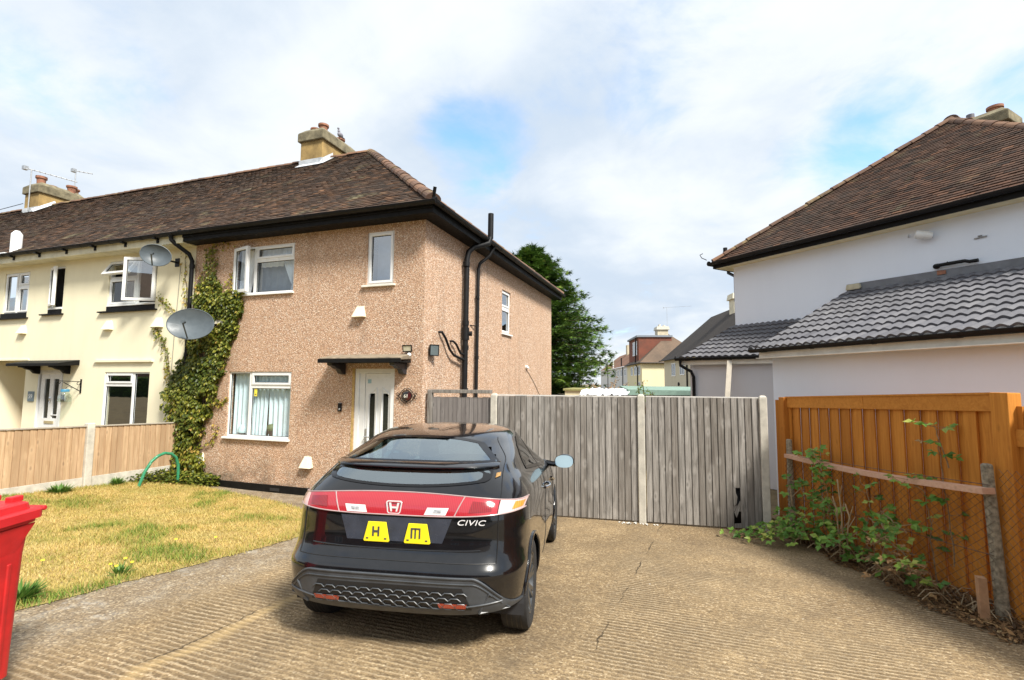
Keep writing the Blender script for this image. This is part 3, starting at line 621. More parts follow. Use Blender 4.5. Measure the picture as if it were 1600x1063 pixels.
m.add([(-18.75, 3.7, zf(3.7)), (-18.75, 4.4, zf(4.4)), (-18.84, 4.4, zf(4.4)+.12), (-18.84, 3.7, zf(3.7)+.12)], ((0, 1, 2, 3),)); m.box(-19.75, -18.82, 3.86, 3.895, zf(3.9)-.05, zf(3.9)+.12); m.build('lead_flashing', LEAD, croof)
m = MB(); m.tube([(-11.45, -.12, 5.1), (-11.45, -.12, 5.72), (-11.45, -.12, 5.80)], [.11, .11, .05], 16); m.box(-11.8, -11.4, -.36, .1, 5.17, 5.20); m.build('white_flue', UPVC, croof, smooth=True)
for u, z in ((-11.1, 3.22), (-8.0, 3.23), (-6.43, 3.24)): wedge_vent(cream, front, u, z, .30, .21, .09, CREAM)
def csill(wn, u0, u1, z):
    k = MB(); k.mbox(front, u0+.2, u1-.08, z+.025, z+.15, -.07, .004); k.mbox(front, u0, u1, z-.005, z+.025, -.01, .07); k.build('sill', BLACKP, wn, bevel=.003)
# right upper window: top light tipped out, right casement swung out
mu = -7.22
a1 = window(cream, front, [(C1[0], mu, C1[2], 4.40), (C1[0], mu, 4.40, C1[3]), (mu, C1[1], C1[2], C1[3])], skip=(1, 2), sill=(C1[0], C1[1], C1[2]+.01, .02))
sash(a1, (C1[0]+.02, .03, C1[3]-.02), (1, 0, 0), (0, -math.sin(R(32)), -math.cos(R(32))), mu-C1[0]-.03, .37, (0, -math.cos(R(32)), math.sin(R(32))))
an = R(24); sash(a1, (C1[1]-.02, -.01, C1[2]+.04), (-math.cos(an), -math.sin(an), 0), (0, 0, 1), .66, .95, (-math.sin(an), math.cos(an), 0), GLASSB)
csill(a1, -8.34, -6.5, 3.625)
a2 = window(cream, front, [C2], skip=(0,), sill=(C2[0], C2[1], C2[2]+.01, .02))
an = R(20); sash(a2, (C2[0]+.02, 0, C2[2]+.05), (math.cos(an), -math.sin(an), 0), (0, 0, 1), .46, .93, (math.sin(an), math.cos(an), 0)); csill(a2, -10.42, -9.62, 3.645)
a3 = window(cream, front, [(C3[0], -11.48, C3[2], C3[3]), (-11.48, C3[1], C3[2], 4.42), (-11.48, C3[1], 4.42, C3[3])], glass=GLASSB); csill(a3, -12.3, -10.95, 3.60)
for wn, a, b, z0, z1, ph in ((a3, -11.98, -11.5, 3.78, 4.74, 0), (a1, -8.05, -7.6, 3.8, 4.76, 1)):
    k = MB(); k.grid(drape(front, a, b, z0, z1, -.3, .03, 5, ph=ph)); k.build('curtain', plain('dim_net', (.45, .48, .52), .9), wn, smooth='all')
a4 = window(cream, front, [(CL[0], -7.12, CL[2], 2.0), (CL[0], -7.12, 2.0, CL[3]), (-7.12, CL[1], CL[2], CL[3])], glass=m_glass('reflective_window_glass', refl=.22), sill=(CL[0]-.04, CL[1]+.04, CL[2]+.01, .05), fixed=(0, 2))
k = MB(); k.mbox(front, -6.98, -6.94, 1.0, 1.62, -.5, -.46); k.lathe([(.0, .0), (.1, .02), (.07, .2), (0, .21)], front(-6.95, 1.62, -.48), n=14); k.build('ornament', plain('window_ornament', (.5, .48, .44), .6), a4)
# front door
d = MB(); ring(d, front, CD[0]-.04, CD[1]-.04, CD[2], CD[3], .08, -.08, -.005); fm = d.build('door_frame', UPVC, cream, bevel=.004)
d = MB(); wall(d, lambda u, z, q: front(u, z, q-.03), -10.29, -9.54, .15, 2.25, [(-10.15, -9.96, 1.20, 2.12), (-9.82, -9.63, 1.20, 2.12)], depth=.03); d.mbox(front, -9.84, -9.61, 1.27, 1.29, -.05, -.02); d.build('door', UPVC, fm)
g = MB(); g.quad(front(-10.28, .3, -.055), front(-9.55, .3, -.055), front(-9.55, 2.2, -.055), front(-10.28, 2.2, -.055)); g.build('door_pane', bpy.data.materials['dark_obscure_glass'], fm)
g = MB(); g.lathe([(.03, 0), (.03, .02), (.01, .03)], front(-9.89, 1.66, -.03), (0, -1, 0), 12); g.tube([front(-9.89+.03*math.cos(k*.7), 1.60+.045*math.sin(k*.7), -.015) for k in range(10)], .006, 6); g.build('knocker', CHROME, fm)
g = MB(); g.mbox(front, -10.05, -9.72, 1.08, 1.14, -.03, -.015); g.build('letter_box', plain('brass_plate', (.42, .35, .2), .4), fm)
# canopy
m = MB(); m.hexa([(-10.75, -.44, 2.41), (-8.85, -.44, 2.41), (-8.9, 0, 2.44), (-10.75, 0, 2.44), (-10.75, -.44, 2.475), (-8.85, -.44, 2.475), (-8.9, 0, 2.56), (-10.75, 0, 2.56)]); cn = m.build('door_canopy', BLACKP, cream, bevel=.006)
for u in (-10.35, -9.25):
    m = MB(); m.prism(br, (lambda a, z, q, u=u: (u+q, -a, z)), -.05, .05); m.build('canopy_bracket', BLACKP, cn, bevel=.005)
m = MB(); m.box(PS[0]+.0, PS[1], .9, .95, 0, 1.25); m.box(PS[0], PS[1], .86, .9, 1.02, 1.12); m.build('passage_gate', ORANGEH, cream)
m = MB()
for pth in ([(-5.86, -.02, 4.55), (-5.89, -.012, 3.9), (-5.93, -.012, 3.0), (-5.95, -.012, 2.2)],): m.tube(pth, .007, 5)
m.build('cable', plain('grey_cable', (.25, .24, .2), .6), cream)
# fixtures on the cream house
np_ = thing('house_number_plate', 'small square grey house number sign left of the cream house front door', 'house number', (-10.56, 0, 1.70))
k = MB(); k.mbox(front, -10.67, -10.45, 1.58, 1.82, 0, .02); k.build('number_sign', plain('grey_blue_sign', (.16, .22, .26), .4), np_, bevel=.004)
text_mesh('number', '59', .15, UPVC, np_, Matrix.Translation((0, -.022, 0)) @ Matrix.Rotation(R(90), 4, 'X'), .003)
bl = thing('doorbell_box', 'black doorbell box fixed right of the cream house front door', 'doorbell', (-9.38, 0, 1.62))
k = MB(); k.mbox(front, -9.43, -9.34, 1.60, 1.76, 0, .03); k.build('bell_body', BLACKPL, bl, bevel=.006); k = MB(); k.mbox(front, -9.405, -9.365, 1.63, 1.67, .03, .034); k.build('button', DISH, bl)
jg = thing('wall_ornament', 'jar shaped glass wall ornament with blue lid, right of the cream house door', 'wall ornament', (-9.12, 0, 1.5))
k = MB(); k.lathe([(0, 0), (.10, .0), (.125, .03), (.12, .14), (.08, .20), (.075, .23)], (-9.10, -.13, 1.60), n=20); k.build('jar', m_glass('jar_glass', (.86, .93, .90), .12), jg, smooth=True)
k = MB(); k.lathe([(0, .29), (.075, .29), (.08, .28), (.08, .23), (0, .23)], (-9.10, -.13, 1.60), n=20); k.build('lid', plain('blue_lid', (.05, .22, .36), .4), jg, smooth=True)
k = MB(); k.tube([(-9.10, -.0, 1.92), (-9.10, -.08, 1.95), (-9.10, -.13, 1.90)], .006, 6); k.build('hook', BLACKP, jg)
hb = thing('hanging_bracket', 'empty black scrolled hanging basket bracket on the cream wall', 'bracket', (-8.78, 0, 1.95))
k = MB(); k.mbox(front, -8.81, -8.77, 1.80, 2.12, 0, .014); k.tube([(-8.79, -.01, 2.06), (-8.83, -.42, 2.08)], .009, 6); k.tube([(-8.79, -.01, 1.84), (-8.82, -.33, 2.05)], .009, 6)
k.tube([(-8.83, -.42-.035*math.sin(a), 2.045+.035*math.cos(a)) for a in [q_*.5 for q_ in range(11)]], .008, 6); k.tube([(-8.8, -.05-.03*math.sin(a), 2.02+.03*math.cos(a)) for a in [q_*.5 for q_ in range(11)]], .006, 6); tagob = k.build('bracket_iron', BLACKP, hb)
def satellite_dish(lab, c, aim, wid, hei, base, roll=0):
    d_ = thing('satellite_dish', lab, 'satellite dish', base)
    c = Vector(c); aim = Vector(aim).normalized(); x = aim.cross(Vector((0, 0, 1))).normalized(); u = x.cross(aim)
    x, u = x*math.cos(roll)+u*math.sin(roll), u*math.cos(roll)-x*math.sin(roll)
    k = MB(); n = 36; P = []; Q = []
    for i in range(9):
        r = i/8; rw = [c+x*wid/2*r*math.cos(2*math.pi*j/n)+u*hei/2*r*math.sin(2*math.pi*j/n)+aim*(.10*r*r) for j in range(n+1)]; P.append(rw); Q.append([p-aim*.012 for p in rw])
    k.grid(P); k.grid(Q, flip=True); k.grid([P[-1], Q[-1]]); k.tube([p-aim*.004 for p in P[-1]], .009, 6, cap=False); k.build('reflector', DISH, d_, smooth=True)
    k = MB(); e = c-u*hei*.47+aim*.09; f = c-u*hei*.16+aim*.42; k.tube([e-aim*.06, e, f], .014, 8); k.lathe([(.0, -.05), (.03, -.05), (.033, .05), (.02, .06), (0, .06)], f+u*.03, (c-f).normalized(), 14); k.build('feed_arm', DISH, d_, smooth=True)
    b_ = Vector(base); mid = c-aim*.03; knee = Vector((b_.x, b_.y-.18, b_.z)); k = MB(); k.tube([b_, knee, knee+(mid-knee)*.4, mid], .019, 8); k.hexa([(b_.x-.06, 0, b_.z-.09), (b_.x+.06, 0, b_.z-.09), (b_.x+.06, -.015, b_.z-.09), (b_.x-.06, -.015, b_.z-.09), (b_.x-.06, 0, b_.z+.09), (b_.x+.06, 0, b_.z+.09), (b_.x+.06, -.015, b_.z+.09), (b_.x-.06, -.015, b_.z+.09)]); k.lathe([(.05, -.03), (.06, 0), (.05, .03)], mid-aim*.02, aim, 12); k.build('wall_arm', BLACKPL, d_)
    return d_
satellite_dish('oval dark grey satellite dish high under the eaves of the cream house', (-6.02, -.42, 4.66), (.70, -.70, .02), .54, .44, (-5.98, 0, 4.62), R(14))
satellite_dish('large oval dark grey satellite dish on the ivy beside the drainpipe', (-4.86, -.45, 3.18), (.52, -.82, .22), .82, .62, (-5.38, 0, 3.0), R(3))
def aerial(lab, base, h, bdir, L_, n, tilt=0):
    a_ = thing('television_aerial', lab, 'aerial', base, group='television aerials on chimneys')
    b_ = Vector(base); top = b_+Vector((tilt, 0, h)); k = MB(); k.tube([b_, top], .022, 8); k.build('mast', STEEL, a_)
    d_ = Vector(bdir).normalized(); x = d_.cross(Vector((0, 0, 1))); k = MB(); k.tube([top-d_*L_*.12, top+d_*L_*.88], .016, 6)
    for i in range(n):
        p = top+d_*L_*(-.05+.93*i/(n-1)); w_ = .07+.05*(1-i/n); k.tube([p-x*w_, p+x*w_], .008, 5)
    k.box(*sum([[c_-.07, c_+.07] for c_ in (top-d_*L_*.12)], [])); k.build('aerial_boom', STEEL, a_)
    return a_
aerial('tall television aerial with long boom at the front of the left chimney', (-19.25, 3.80, 8.5), 1.62, (.50, .85, -.10), 1.5, 10)
aerial('shorter television aerial behind the left chimney stack', (-19.75, 5.5, 8.6), 2.25, (.60, .80, 0), .6, 5)
for i, (z, s) in enumerate(((8.9, 0), (8.55, .2))):
    k = MB(); k.tube([Vector((-19.7, 3.85, z-.05)).lerp(Vector((-46, 2.0, z+.6+s)), q_/12)-Vector((0, 0, 1.1*math.sin(math.pi*q_/12))) for q_ in range(13)], .012, 5)
    o = k.build('overhead_wire', BLACKPL); tag(o, ('upper' if i == 0 else 'lower')+' overhead telephone wire running left from the left chimney', 'wire', 'overhead wires')

# ------------------------------------------------------------------ ground
def sheet(name, xs, ys, mat, dz, inside=None):
    P = [[(x, y, gz(x, y)+dz) for x in xs] for y in ys]
    k = MB(); nx = len(xs); k.v = [p for r in P for p in r]
    for j in range(len(ys)-1):
        for i in range(nx-1):
            if inside and not inside((xs[i]+xs[i+1])/2, (ys[j]+ys[j+1])/2): continue
            k.f.append([j*nx+i, j*nx+i+1, (j+1)*nx+i+1, (j+1)*nx+i]); k.mi.append(0); k.t.append(.5)
    return struct(k.build(name, mat, None, smooth='all', fix=False))
GRD = M('bare_earth'); GRD.color(GRD.mix(GRD.mr(GRD.noise(3, 8, .7), .3, .7), (.11, .08, .045), (.24, .19, .10))).set(rough=1).bump(GRD.noise(18, 6, .7), .6, .03)
xs = [-400, -150, -60, -30, -20, -14, -10]+[-8+.5*i for i in range(33)]+[9, 10, 12, 16, 24, 40, 90, 200, 400]; ys = [-300, -100, -40, -20, -12]+[-9+.5*i for i in range(24)]+[4, 6, 10, 20, 40, 80, 150, 400]
sheet('ground', xs, ys, GRD.m, -.03)
def lawn_edge(y):   # x of the lawn's right-hand edge
    pts = [(-9, -.75), (-5.03, -.59), (-4.16, -.50), (-3.44, -.40), (-2.53, -.31), (-1.9, -.40), (-1.5, -.75), (-1.08, -1.45), (-.75, -2.3), (-.5, -3.4), (-.30, -4.55)]
    for (a, p), (b, q) in zip(pts, pts[1:]):
        if a <= y <= b: return p+(q-p)*(y-a)/(b-a)+.05*mnoise.noise((y*3.1, 1.7, 0))+.03*mnoise.noise((y*11, 4.7, 0))
    return -.75 if y < -9 else -9
DRV = M('ridged_concrete'); q = DRV
wob = q.noise(1.2, 4, .6); yy = q.axis(1); xx = q.axis(0)
ph = q.math('ADD', q.math('MULTIPLY', yy, 2*math.pi/.052), q.math('ADD', q.math('MULTIPLY', wob, 9.0), q.math('MULTIPLY', q.noise(7, 5, .7), 6.5)))
rid = q.math('ADD', q.math('MULTIPLY', q.math('SINE', ph), .5), .5)
agg = q.voro(75); sepc = q.n('ShaderNodeSeparateColor'); q.ln(agg.outputs['Color'], sepc.inputs[0])
speck = q.ramp(sepc.outputs[0], [(0, (.09, .06, .033)), (.2, (.19, .13, .07)), (.45, (.30, .215, .12)), (.7, (.40, .295, .165)), (.88, (.62, .50, .33)), (.96, (.15, .11, .08))], 'CONSTANT')
big_ = q.mr(q.noise(.55, 6, .6), .35, .65); mid_ = q.mr(q.noise(2.4, 7, .65), .35, .68)
c = q.mix(.42, speck, q.mix(big_, (.15, .10, .052), (.42, .305, .17)))
c = q.mix(q.math('MULTIPLY', mid_, .6), c, (.17, .125, .075)); c = q.mix(q.math('MULTIPLY', q.mr(q.noise(14, 5, .7), .52, .66), .5), c, (.11, .08, .05))
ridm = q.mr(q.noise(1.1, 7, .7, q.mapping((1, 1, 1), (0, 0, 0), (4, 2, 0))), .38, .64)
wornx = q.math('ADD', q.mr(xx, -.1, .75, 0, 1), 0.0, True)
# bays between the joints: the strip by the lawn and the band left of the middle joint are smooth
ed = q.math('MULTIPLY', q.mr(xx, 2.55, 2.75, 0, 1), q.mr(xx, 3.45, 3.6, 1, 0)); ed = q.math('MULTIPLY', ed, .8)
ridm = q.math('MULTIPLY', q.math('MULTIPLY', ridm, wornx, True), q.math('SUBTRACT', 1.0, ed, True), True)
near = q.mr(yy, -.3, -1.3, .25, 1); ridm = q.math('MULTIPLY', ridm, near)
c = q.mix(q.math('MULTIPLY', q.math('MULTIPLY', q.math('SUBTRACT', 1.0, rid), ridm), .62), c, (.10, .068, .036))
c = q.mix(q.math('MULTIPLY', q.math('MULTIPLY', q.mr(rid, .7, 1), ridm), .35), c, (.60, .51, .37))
stripm = q.mr(xx, .05, .45, 1, 0); st = q.mix(q.mr(q.noise(5, 8, .75), .45, .66), (.19, .155, .115), (.36, .34, .29)); st = q.mix(q.mr(q.noise(2.2, 5, .7, q.mapping(loc=(2, 5, 1))), .58, .68), st, (.50, .50, .47)); st = q.mix(.45, st, speck)
c = q.mix(q.math('MULTIPLY', stripm, .85), c, st)
# cracks / joints
def joint(x0, slope, wd, wob_):
    dxx = q.math('ABSOLUTE', q.math('SUBTRACT', q.math('ADD', q.math('SUBTRACT', xx, x0), q.math('MULTIPLY', yy, slope)), q.math('MULTIPLY', q.noise(1.7, 5, .7), wob_)))
    return q.mr(dxx, 0, wd, 1, 0)
j1 = q.math('MULTIPLY', joint(3.75, -.067, .011, .16), q.mr(q.noise(1.3, 4), .44, .54)); j2 = q.math('MULTIPLY', joint(.72, .03, .012, .32), q.mr(q.noise(1.6, 4, .6, q.mapping(loc=(9, 3, 0))), .40, .52))
j3 = joint(.80, .03, .09, .32)
c = q.mix(q.math('MULTIPLY', j3, .55), c, (.46, .33, .16)); c = q.mix(q.math('MULTIPLY', q.math('MAXIMUM', j1, j2), .85), c, (.06, .045, .03))
stain = q.mr(q.noise(1.0, 6, .65, q.mapping(loc=(1.5, 8, 2))), .55, .75); c = q.mix(q.math('MULTIPLY', stain, .55), c, (.11, .082, .055)); tyre_ = q.math('MULTIPLY', q.math('MAXIMUM', q.mr(q.math('ABSOLUTE', q.math('SUBTRACT', q.math('ADD', xx, q.math('MULTIPLY', yy, .17)), 2.35)), .05, .22, 1, 0), q.mr(q.math('ABSOLUTE', q.math('SUBTRACT', q.math('ADD', xx, q.math('MULTIPLY', yy, .17)), .80)), .05, .22, 1, 0)), q.mr(q.noise(3, 6, .7), .35, .65)); c = q.mix(q.math('MULTIPLY', tyre_, .45), c, (.09, .07, .05))
white = q.mr(q.voro(1.9, rnd=1).outputs['Distance'], .022, .012); c = q.mix(white, c, (.72, .70, .64))
q.color(c).set(rough=.92, spec=.2)
hh = q.math('ADD', q.math('MULTIPLY', q.math('MULTIPLY', rid, ridm), 1.0), q.math('ADD', q.math('MULTIPLY', agg.outputs['Distance'], -.35), q.math('MULTIPLY', q.noise(30, 5, .7), .5)))
hh = q.math('SUBTRACT', hh, q.math('MULTIPLY', q.math('MAXIMUM', j1, j2), 1.5)); q.bump(hh, .7, .010)
fx = [-5.4+.15*i for i in range(83)]; fy = [-10+.15*i for i in range(79)]
def in_drive(x, y): return x > -5.4 and x < 6.95 and y < 1.7 and not (x < 0 and y > .1)
sheet('driveway', fx, fy, DRV.m, 0.0, in_drive)
PVM = plain('street_tarmac', (.07, .068, .065), .9, .3, 8, .4, 90, .005)
k = MB(); k.quad((-90, -18, .67), (90, -18, .67), (90, -10.2, .67), (-90, -10.2, .67)); struct(k.build('road', PVM))
# lawn base sheet and its dry grass
LW_M = M('dry_lawn'); q = LW_M
g1 = q.mr(q.noise(.9, 7, .65), .42, .66); c = q.mix(q.mr(q.noise(22, 6, .7), .3, .7), (.36, .24, .08), (.58, .42, .16)); c = q.mix(q.math('MULTIPLY', g1, .65), c, (.24, .27, .05)); c = q.mix(q.mr(q.noise(50, 3, .6), .58, .7), c, (.16, .10, .05))
q.color(c).set(rough=1).bump(q.noise(70, 4, .7), .8, .02)
k = MB()
yy_ = [-9+.04*i for i in range(218)]
for a, b in zip(yy_, yy_[1:]):
    ea, eb = lawn_edge(a), lawn_edge(b)
    for i in range(24):
        s0, s1 = i/24, (i+1)/24; xa0, xa1 = -5.42+(ea+5.42)*s0, -5.42+(ea+5.42)*s1; xb0, xb1 = -5.42+(eb+5.42)*s0, -5.42+(eb+5.42)*s1
        k.quad((xa0, a, gz(xa0, a)+.006), (xa1, a, gz(xa1, a)+.006), (xb1, b, gz(xb1, b)+.006), (xb0, b, gz(xb0, b)+.006))
struct(k.build('lawn', LW_M.m, None, smooth='all'))
def scatter_mesh(name, tri, tint, mat):
    me = bpy.data.meshes.new(name); n = len(tri); k_ = tri.shape[1]
    me.vertices.add(n*k_); me.vertices.foreach_set('co', tri.reshape(-1)); me.loops.add(n*k_); me.loops.foreach_set('vertex_index', np.arange(n*k_)); me.polygons.add(n); me.polygons.foreach_set('loop_start', np.arange(n)*k_)
    me.update(calc_edges=True); at = me.attributes.new('tint', 'FLOAT', 'FACE'); at.data.foreach_set('value', tint.astype(np.float32)); me.materials.append(mat)
    o = bpy.data.objects.new(name, me); col.objects.link(o); return o
GRS = m_leaf('grass_blades', [(0, (.10, .19, .025)), (.25, (.24, .31, .045)), (.45, (.48, .37, .10)), (.75, (.64, .46, .16)), (1, (.76, .60, .28))], .7, .3)
n = 120000; gx = rng.uniform(-5.4, -.25, n); gy = -6.5+6.3*rng.random(n)**.85
ok = np.array([x < lawn_edge(y)+.09*random.random()**2 for x, y in zip(gx, gy)]); gx, gy = gx[ok], gy[ok]
def green_at(x, y): return mnoise.fractal((x*.8, y*.8, 3.3), 1, 2, 4)
gn = np.array([green_at(x, y) for x, y in zip(gx, gy)])
edge = np.array([max(sst(-4.9, -5.4, x), sst(.35, 0, lawn_edge(y)-x), sst(.8, .5, -y)*.5) for x, y in zip(gx, gy)])
gr = np.clip((gn+.0)*3.6, 0, 1)+edge*.45
ln_ = rng.uniform(.014, .036, len(gx))*(1+.9*np.clip(gr, 0, 1)); an_ = rng.uniform(0, 2*np.pi, len(gx)); le = rng.uniform(.3, 1.3, len(gx)); wd_ = rng.uniform(.0025, .0045, len(gx))
zz_ = np.array([gz(x, y) for x, y in zip(gx, gy)])+.014
T = np.zeros((len(gx), 3, 3)); T[:, 0] = np.c_[gx-wd_*np.sin(an_), gy+wd_*np.cos(an_), zz_]; T[:, 1] = np.c_[gx+wd_*np.sin(an_), gy-wd_*np.cos(an_), zz_]; T[:, 2] = np.c_[gx+ln_*le*np.cos(an_), gy+ln_*le*np.sin(an_), zz_+ln_]
ti = np.clip(rng.normal(.68, .17, len(gx))+.22*np.array([mnoise.noise((x*2.3, y*2.3, 8)) for x, y in zip(gx, gy)])-gr*.55*rng.random(len(gx))**.3, 0, 1)
o = scatter_mesh('grass', T, ti, GRS); struct(o, 'stuff')

# ------------------------------------------------------------------ pale timber fence on the left
lf = thing('garden_fence', 'low pale brown feather edge fence with concrete posts beside the lawn', 'fence', (-5.45, -1.75, .1))
def fence_panel(parent, a, b, z0, z1, mat, bw=.10, name='fence_panel', d=.018, side_=1, rails=True, cap=None, capmat=None):
    a = Vector((*a, 0)); b = Vector((*b, 0)); dr = (b-a).normalized(); nr = Vector((dr.y, -dr.x, 0))*side_; L_ = (b-a).length; n = max(1, round(L_/bw)); w_ = L_/n; k = MB()
    mp = lambda u, z, q: tuple(a+dr*u+nr*q+Vector((0, 0, z)))
    for i in range(n):
        za = z0(i/n) if callable(z0) else z0; zb = (z1(i/n) if callable(z1) else z1)+random.uniform(-.006, .006); u0 = i*w_; u1 = u0+w_+.018; t_ = random.random(); q0 = random.uniform(-.002, .002)
        e_ = u1-.018-random.uniform(.005, .009); k.hexa([mp(u0, za, d+q0), mp(e_, za, d*.5), mp(e_, za, 0), mp(u0, za, .0), mp(u0, zb, d+q0), mp(e_, zb, d*.5), mp(e_, zb, 0), mp(u0, zb, 0)], 0, t_); k.hexa([mp(e_, za, .002), mp(u0+w_, za, .002), mp(u0+w_, za, -.004), mp(e_, za, -.004), mp(e_, zb-.01, .002), mp(u0+w_, zb-.01, .002), mp(u0+w_, zb-.01, -.004), mp(e_, zb-.01, -.004)], 0, t_)
    if rails:
        for f_ in (.12, .5, .88):
            z_ = (z0(0) if callable(z0) else z0)+f_*((z1(0) if callable(z1) else z1)-(z0(0) if callable(z0) else z0)); k.hexa([mp(0, z_-.04, -.002), mp(L_, z_-.04, -.002), mp(L_, z_-.04, -.05), mp(0, z_-.04, -.05), mp(0, z_+.04, -.002), mp(L_, z_+.04, -.002), mp(L_, z_+.04, -.05), mp(0, z_+.04, -.05)])
    o_ = k.build(name, mat, parent)
    if cap:
        k = MB(); c0, c1 = cap; z_ = z1(0) if callable(z1) else z1; zE = z1(1) if callable(z1) else z1
        k.hexa([mp(0, z_, c0), mp(L_, zE, c0), mp(L_, zE, c1), mp(0, z_, c1), mp(0, z_+.02, c0), mp(L_, zE+.02, c0), mp(L_, zE+.02, c1), mp(0, z_+.02, c1)]); k.build('capping', capmat or mat, parent)
    return o_
ftop = lambda y: 1.255+(-.22-y)*.036; gtop = lambda y: .43+(-.2-y)*.02
segs = [(-.12, -1.68), (-1.80, -3.62), (-3.74, -5.56)]
for ya, yb in segs:
    fence_panel(lf, (-5.46, yb), (-5.46, ya), lambda s_, ya=ya, yb=yb: gtop(yb+(ya-yb)*s_), lambda s_, ya=ya, yb=yb: ftop(yb+(ya-yb)*s_), FENCE1, .098, side_=1, cap=(-.02, .032), capmat=plain('grey_capping', (.40, .36, .30), .85))
    k = MB(); k.hexa([(-5.485, yb, -.1), (-5.44, yb, -.1), (-5.44, ya, -.1), (-5.485, ya, -.1), (-5.485, yb, gtop(yb)), (-5.44, yb, gtop(yb)), (-5.44, ya, gtop(ya)), (-5.485, ya, gtop(ya))]); k.build('gravel_board', CONC, lf, bevel=.006)
    k = MB(); k.hexa([(-5.44, yb+.1, gtop(yb)-.05), (-5.434, yb+.1, gtop(yb)-.05), (-5.434, ya-.1, gtop(ya)-.05), (-5.44, ya-.1, gtop(ya)-.05), (-5.44, yb+.1, gtop(yb)-.035), (-5.434, yb+.1, gtop(yb)-.035), (-5.434, ya-.1, gtop(ya)-.035), (-5.44, ya-.1, gtop(ya)-.035)])
for y in (-1.74, -3.68):
    k = MB(); k.box(-5.51, -5.40, y-.058, y+.058, -.1, ftop(y)+.06); k.build('concrete_post', CONC, lf, bevel=.012)

# ------------------------------------------------------------------ ivy on the party wall
IVYL = m_leaf('ivy_leaves', [(0, (.03, .05, .008)), (.3, (.09, .125, .016)), (.6, (.22, .235, .03)), (.85, (.42, .39, .06)), (1, (.48, .32, .08))], .4, .3)
def poly_in(P, x, y):
    c = False; n = len(P); j = n-1
    for i in range(n):
        if (P[i][1] > y) != (P[j][1] > y) and x < (P[j][0]-P[i][0])*(y-P[i][1])/(P[j][1]-P[i][1])+P[i][0]: c = not c
        j = i
    return c
def leaf_tris(c, nrm, dr, L_, W_, fold=.25):
    """a leaf as two folded triangles pairs (4 tris): base, sides, tip"""
    c = np.array(c); n_ = np.array(nrm); d_ = np.array(dr); s_ = np.cross(n_, d_); s_ /= np.linalg.norm(s_)+1e-9
    b = c; tip = c+d_*L_; l = c+d_*L_*.38+s_*W_/2+n_*W_*fold*.5; r = c+d_*L_*.38-s_*W_/2+n_*W_*fold*.5; m_ = c+d_*L_*.5-n_*W_*.04
    return [(b, m_, l), (l, m_, tip), (b, r, m_), (r, tip, m_)]
def leaves_object(name, items, mat, parent):
    T = np.array([t for it in items for t in it[0]], dtype=np.float64); ti = np.array([it[1] for it in items for _ in it[0]])
    inv = np.array(ROOTS[root_of(parent).name].inverted()); T = T @ inv[:3, :3].T+inv[:3, 3]
    o_ = scatter_mesh(name, T, ti, mat); o_.parent = parent; return o_
ivy = thing('ivy', 'thick green ivy climbing the party wall between the cream and pebbledash houses', 'ivy', (-5.3, -.1, .05))
IP = [(-5.15, 4.92), (-4.78, 4.90), (-4.83, 4.41), (-4.61, 3.90), (-4.02, 3.85), (-4.1, 3.32), (-4.27, 2.75), (-4.49, 2.17), (-4.69, 1.53), (-4.94, .89), (-4.80, .35), (-4.62, .03), (-5.75, .02), (-5.78, .72), (-5.74, 1.24), (-5.88, 1.77), (-5.73, 2.3), (-5.41, 2.83), (-5.37, 3.37), (-5.29, 3.97), (-5.08, 4.29)]
its = []
def ivy_leaf(x, z, dep, s=1.0, warm=0):
    nd = np.array([random.gauss(0, .45), -1, random.gauss(.35, .4)]); nd /= np.linalg.norm(nd); dv = np.array([random.gauss(0, .6), random.gauss(-.25, .3), -1]); dv -= nd*dv.dot(nd); dv /= np.linalg.norm(dv)
    sz = random.uniform(.045, .085)*s; its.append((leaf_tris((x, -dep, z), nd, dv, sz, sz*.85), min(1, max(0, random.gauss(.45+warm, .22)))))
cnt = 0
while cnt < 13500:
    x, z = random.uniform(-5.95, -3.95), random.uniform(.02, 4.95); jx, jz = x+.12*mnoise.noise((x*5, z*5, 1)), z+.12*mnoise.noise((x*5, z*5, 9))
    if not poly_in(IP, jx, jz): continue
    thin = sst(3.7, 4.6, z)
    if random.random() < thin*.55: continue
    if mnoise.noise((x*3.2, z*3.2, 4)) < -.42+.30*thin: continue
    bulge = .08+.16*sst(2.9, 1.5, z)+.10*(mnoise.noise((x*2.6, z*2.6, 7))+.3)
    ivy_leaf(x, z, random.uniform(.01, max(.05, bulge)), 1-.3*thin, .12*thin+.25*mnoise.noise((x*1.5, z*1.5, 2))+(.1 if z < .8 else 0)); cnt += 1
TEN = [[(-6.42, 3.86), (-6.05, 3.62), (-5.77, 3.38), (-5.55, 3.0)], [(-6.50, 3.2), (-6.33, 3.08), (-6.11, 2.75), (-5.95, 2.1), (-5.80, 1.7)], [(-5.75, 4.8), (-5.72, 4.3), (-5.62, 3.9), (-5.65, 3.6)], [(-4.6, 3.86), (-4.4, 3.92), (-4.42, 4.3)], [(-5.0, 4.85), (-4.7, 4.93), (-4.5, 4.88)], [(-5.2, 4.4), (-5.32, 4.1), (-5.25, 3.7)], [(-6.1, 2.4), (-6.0, 2.2), (-5.7, 2.25)], [(-4.7, 1.6), (-4.45, 1.68), (-4.35, 1.8)], [(-4.9, .8), (-4.6, 1.0), (-4.55, 1.25)]]
stm = MB()
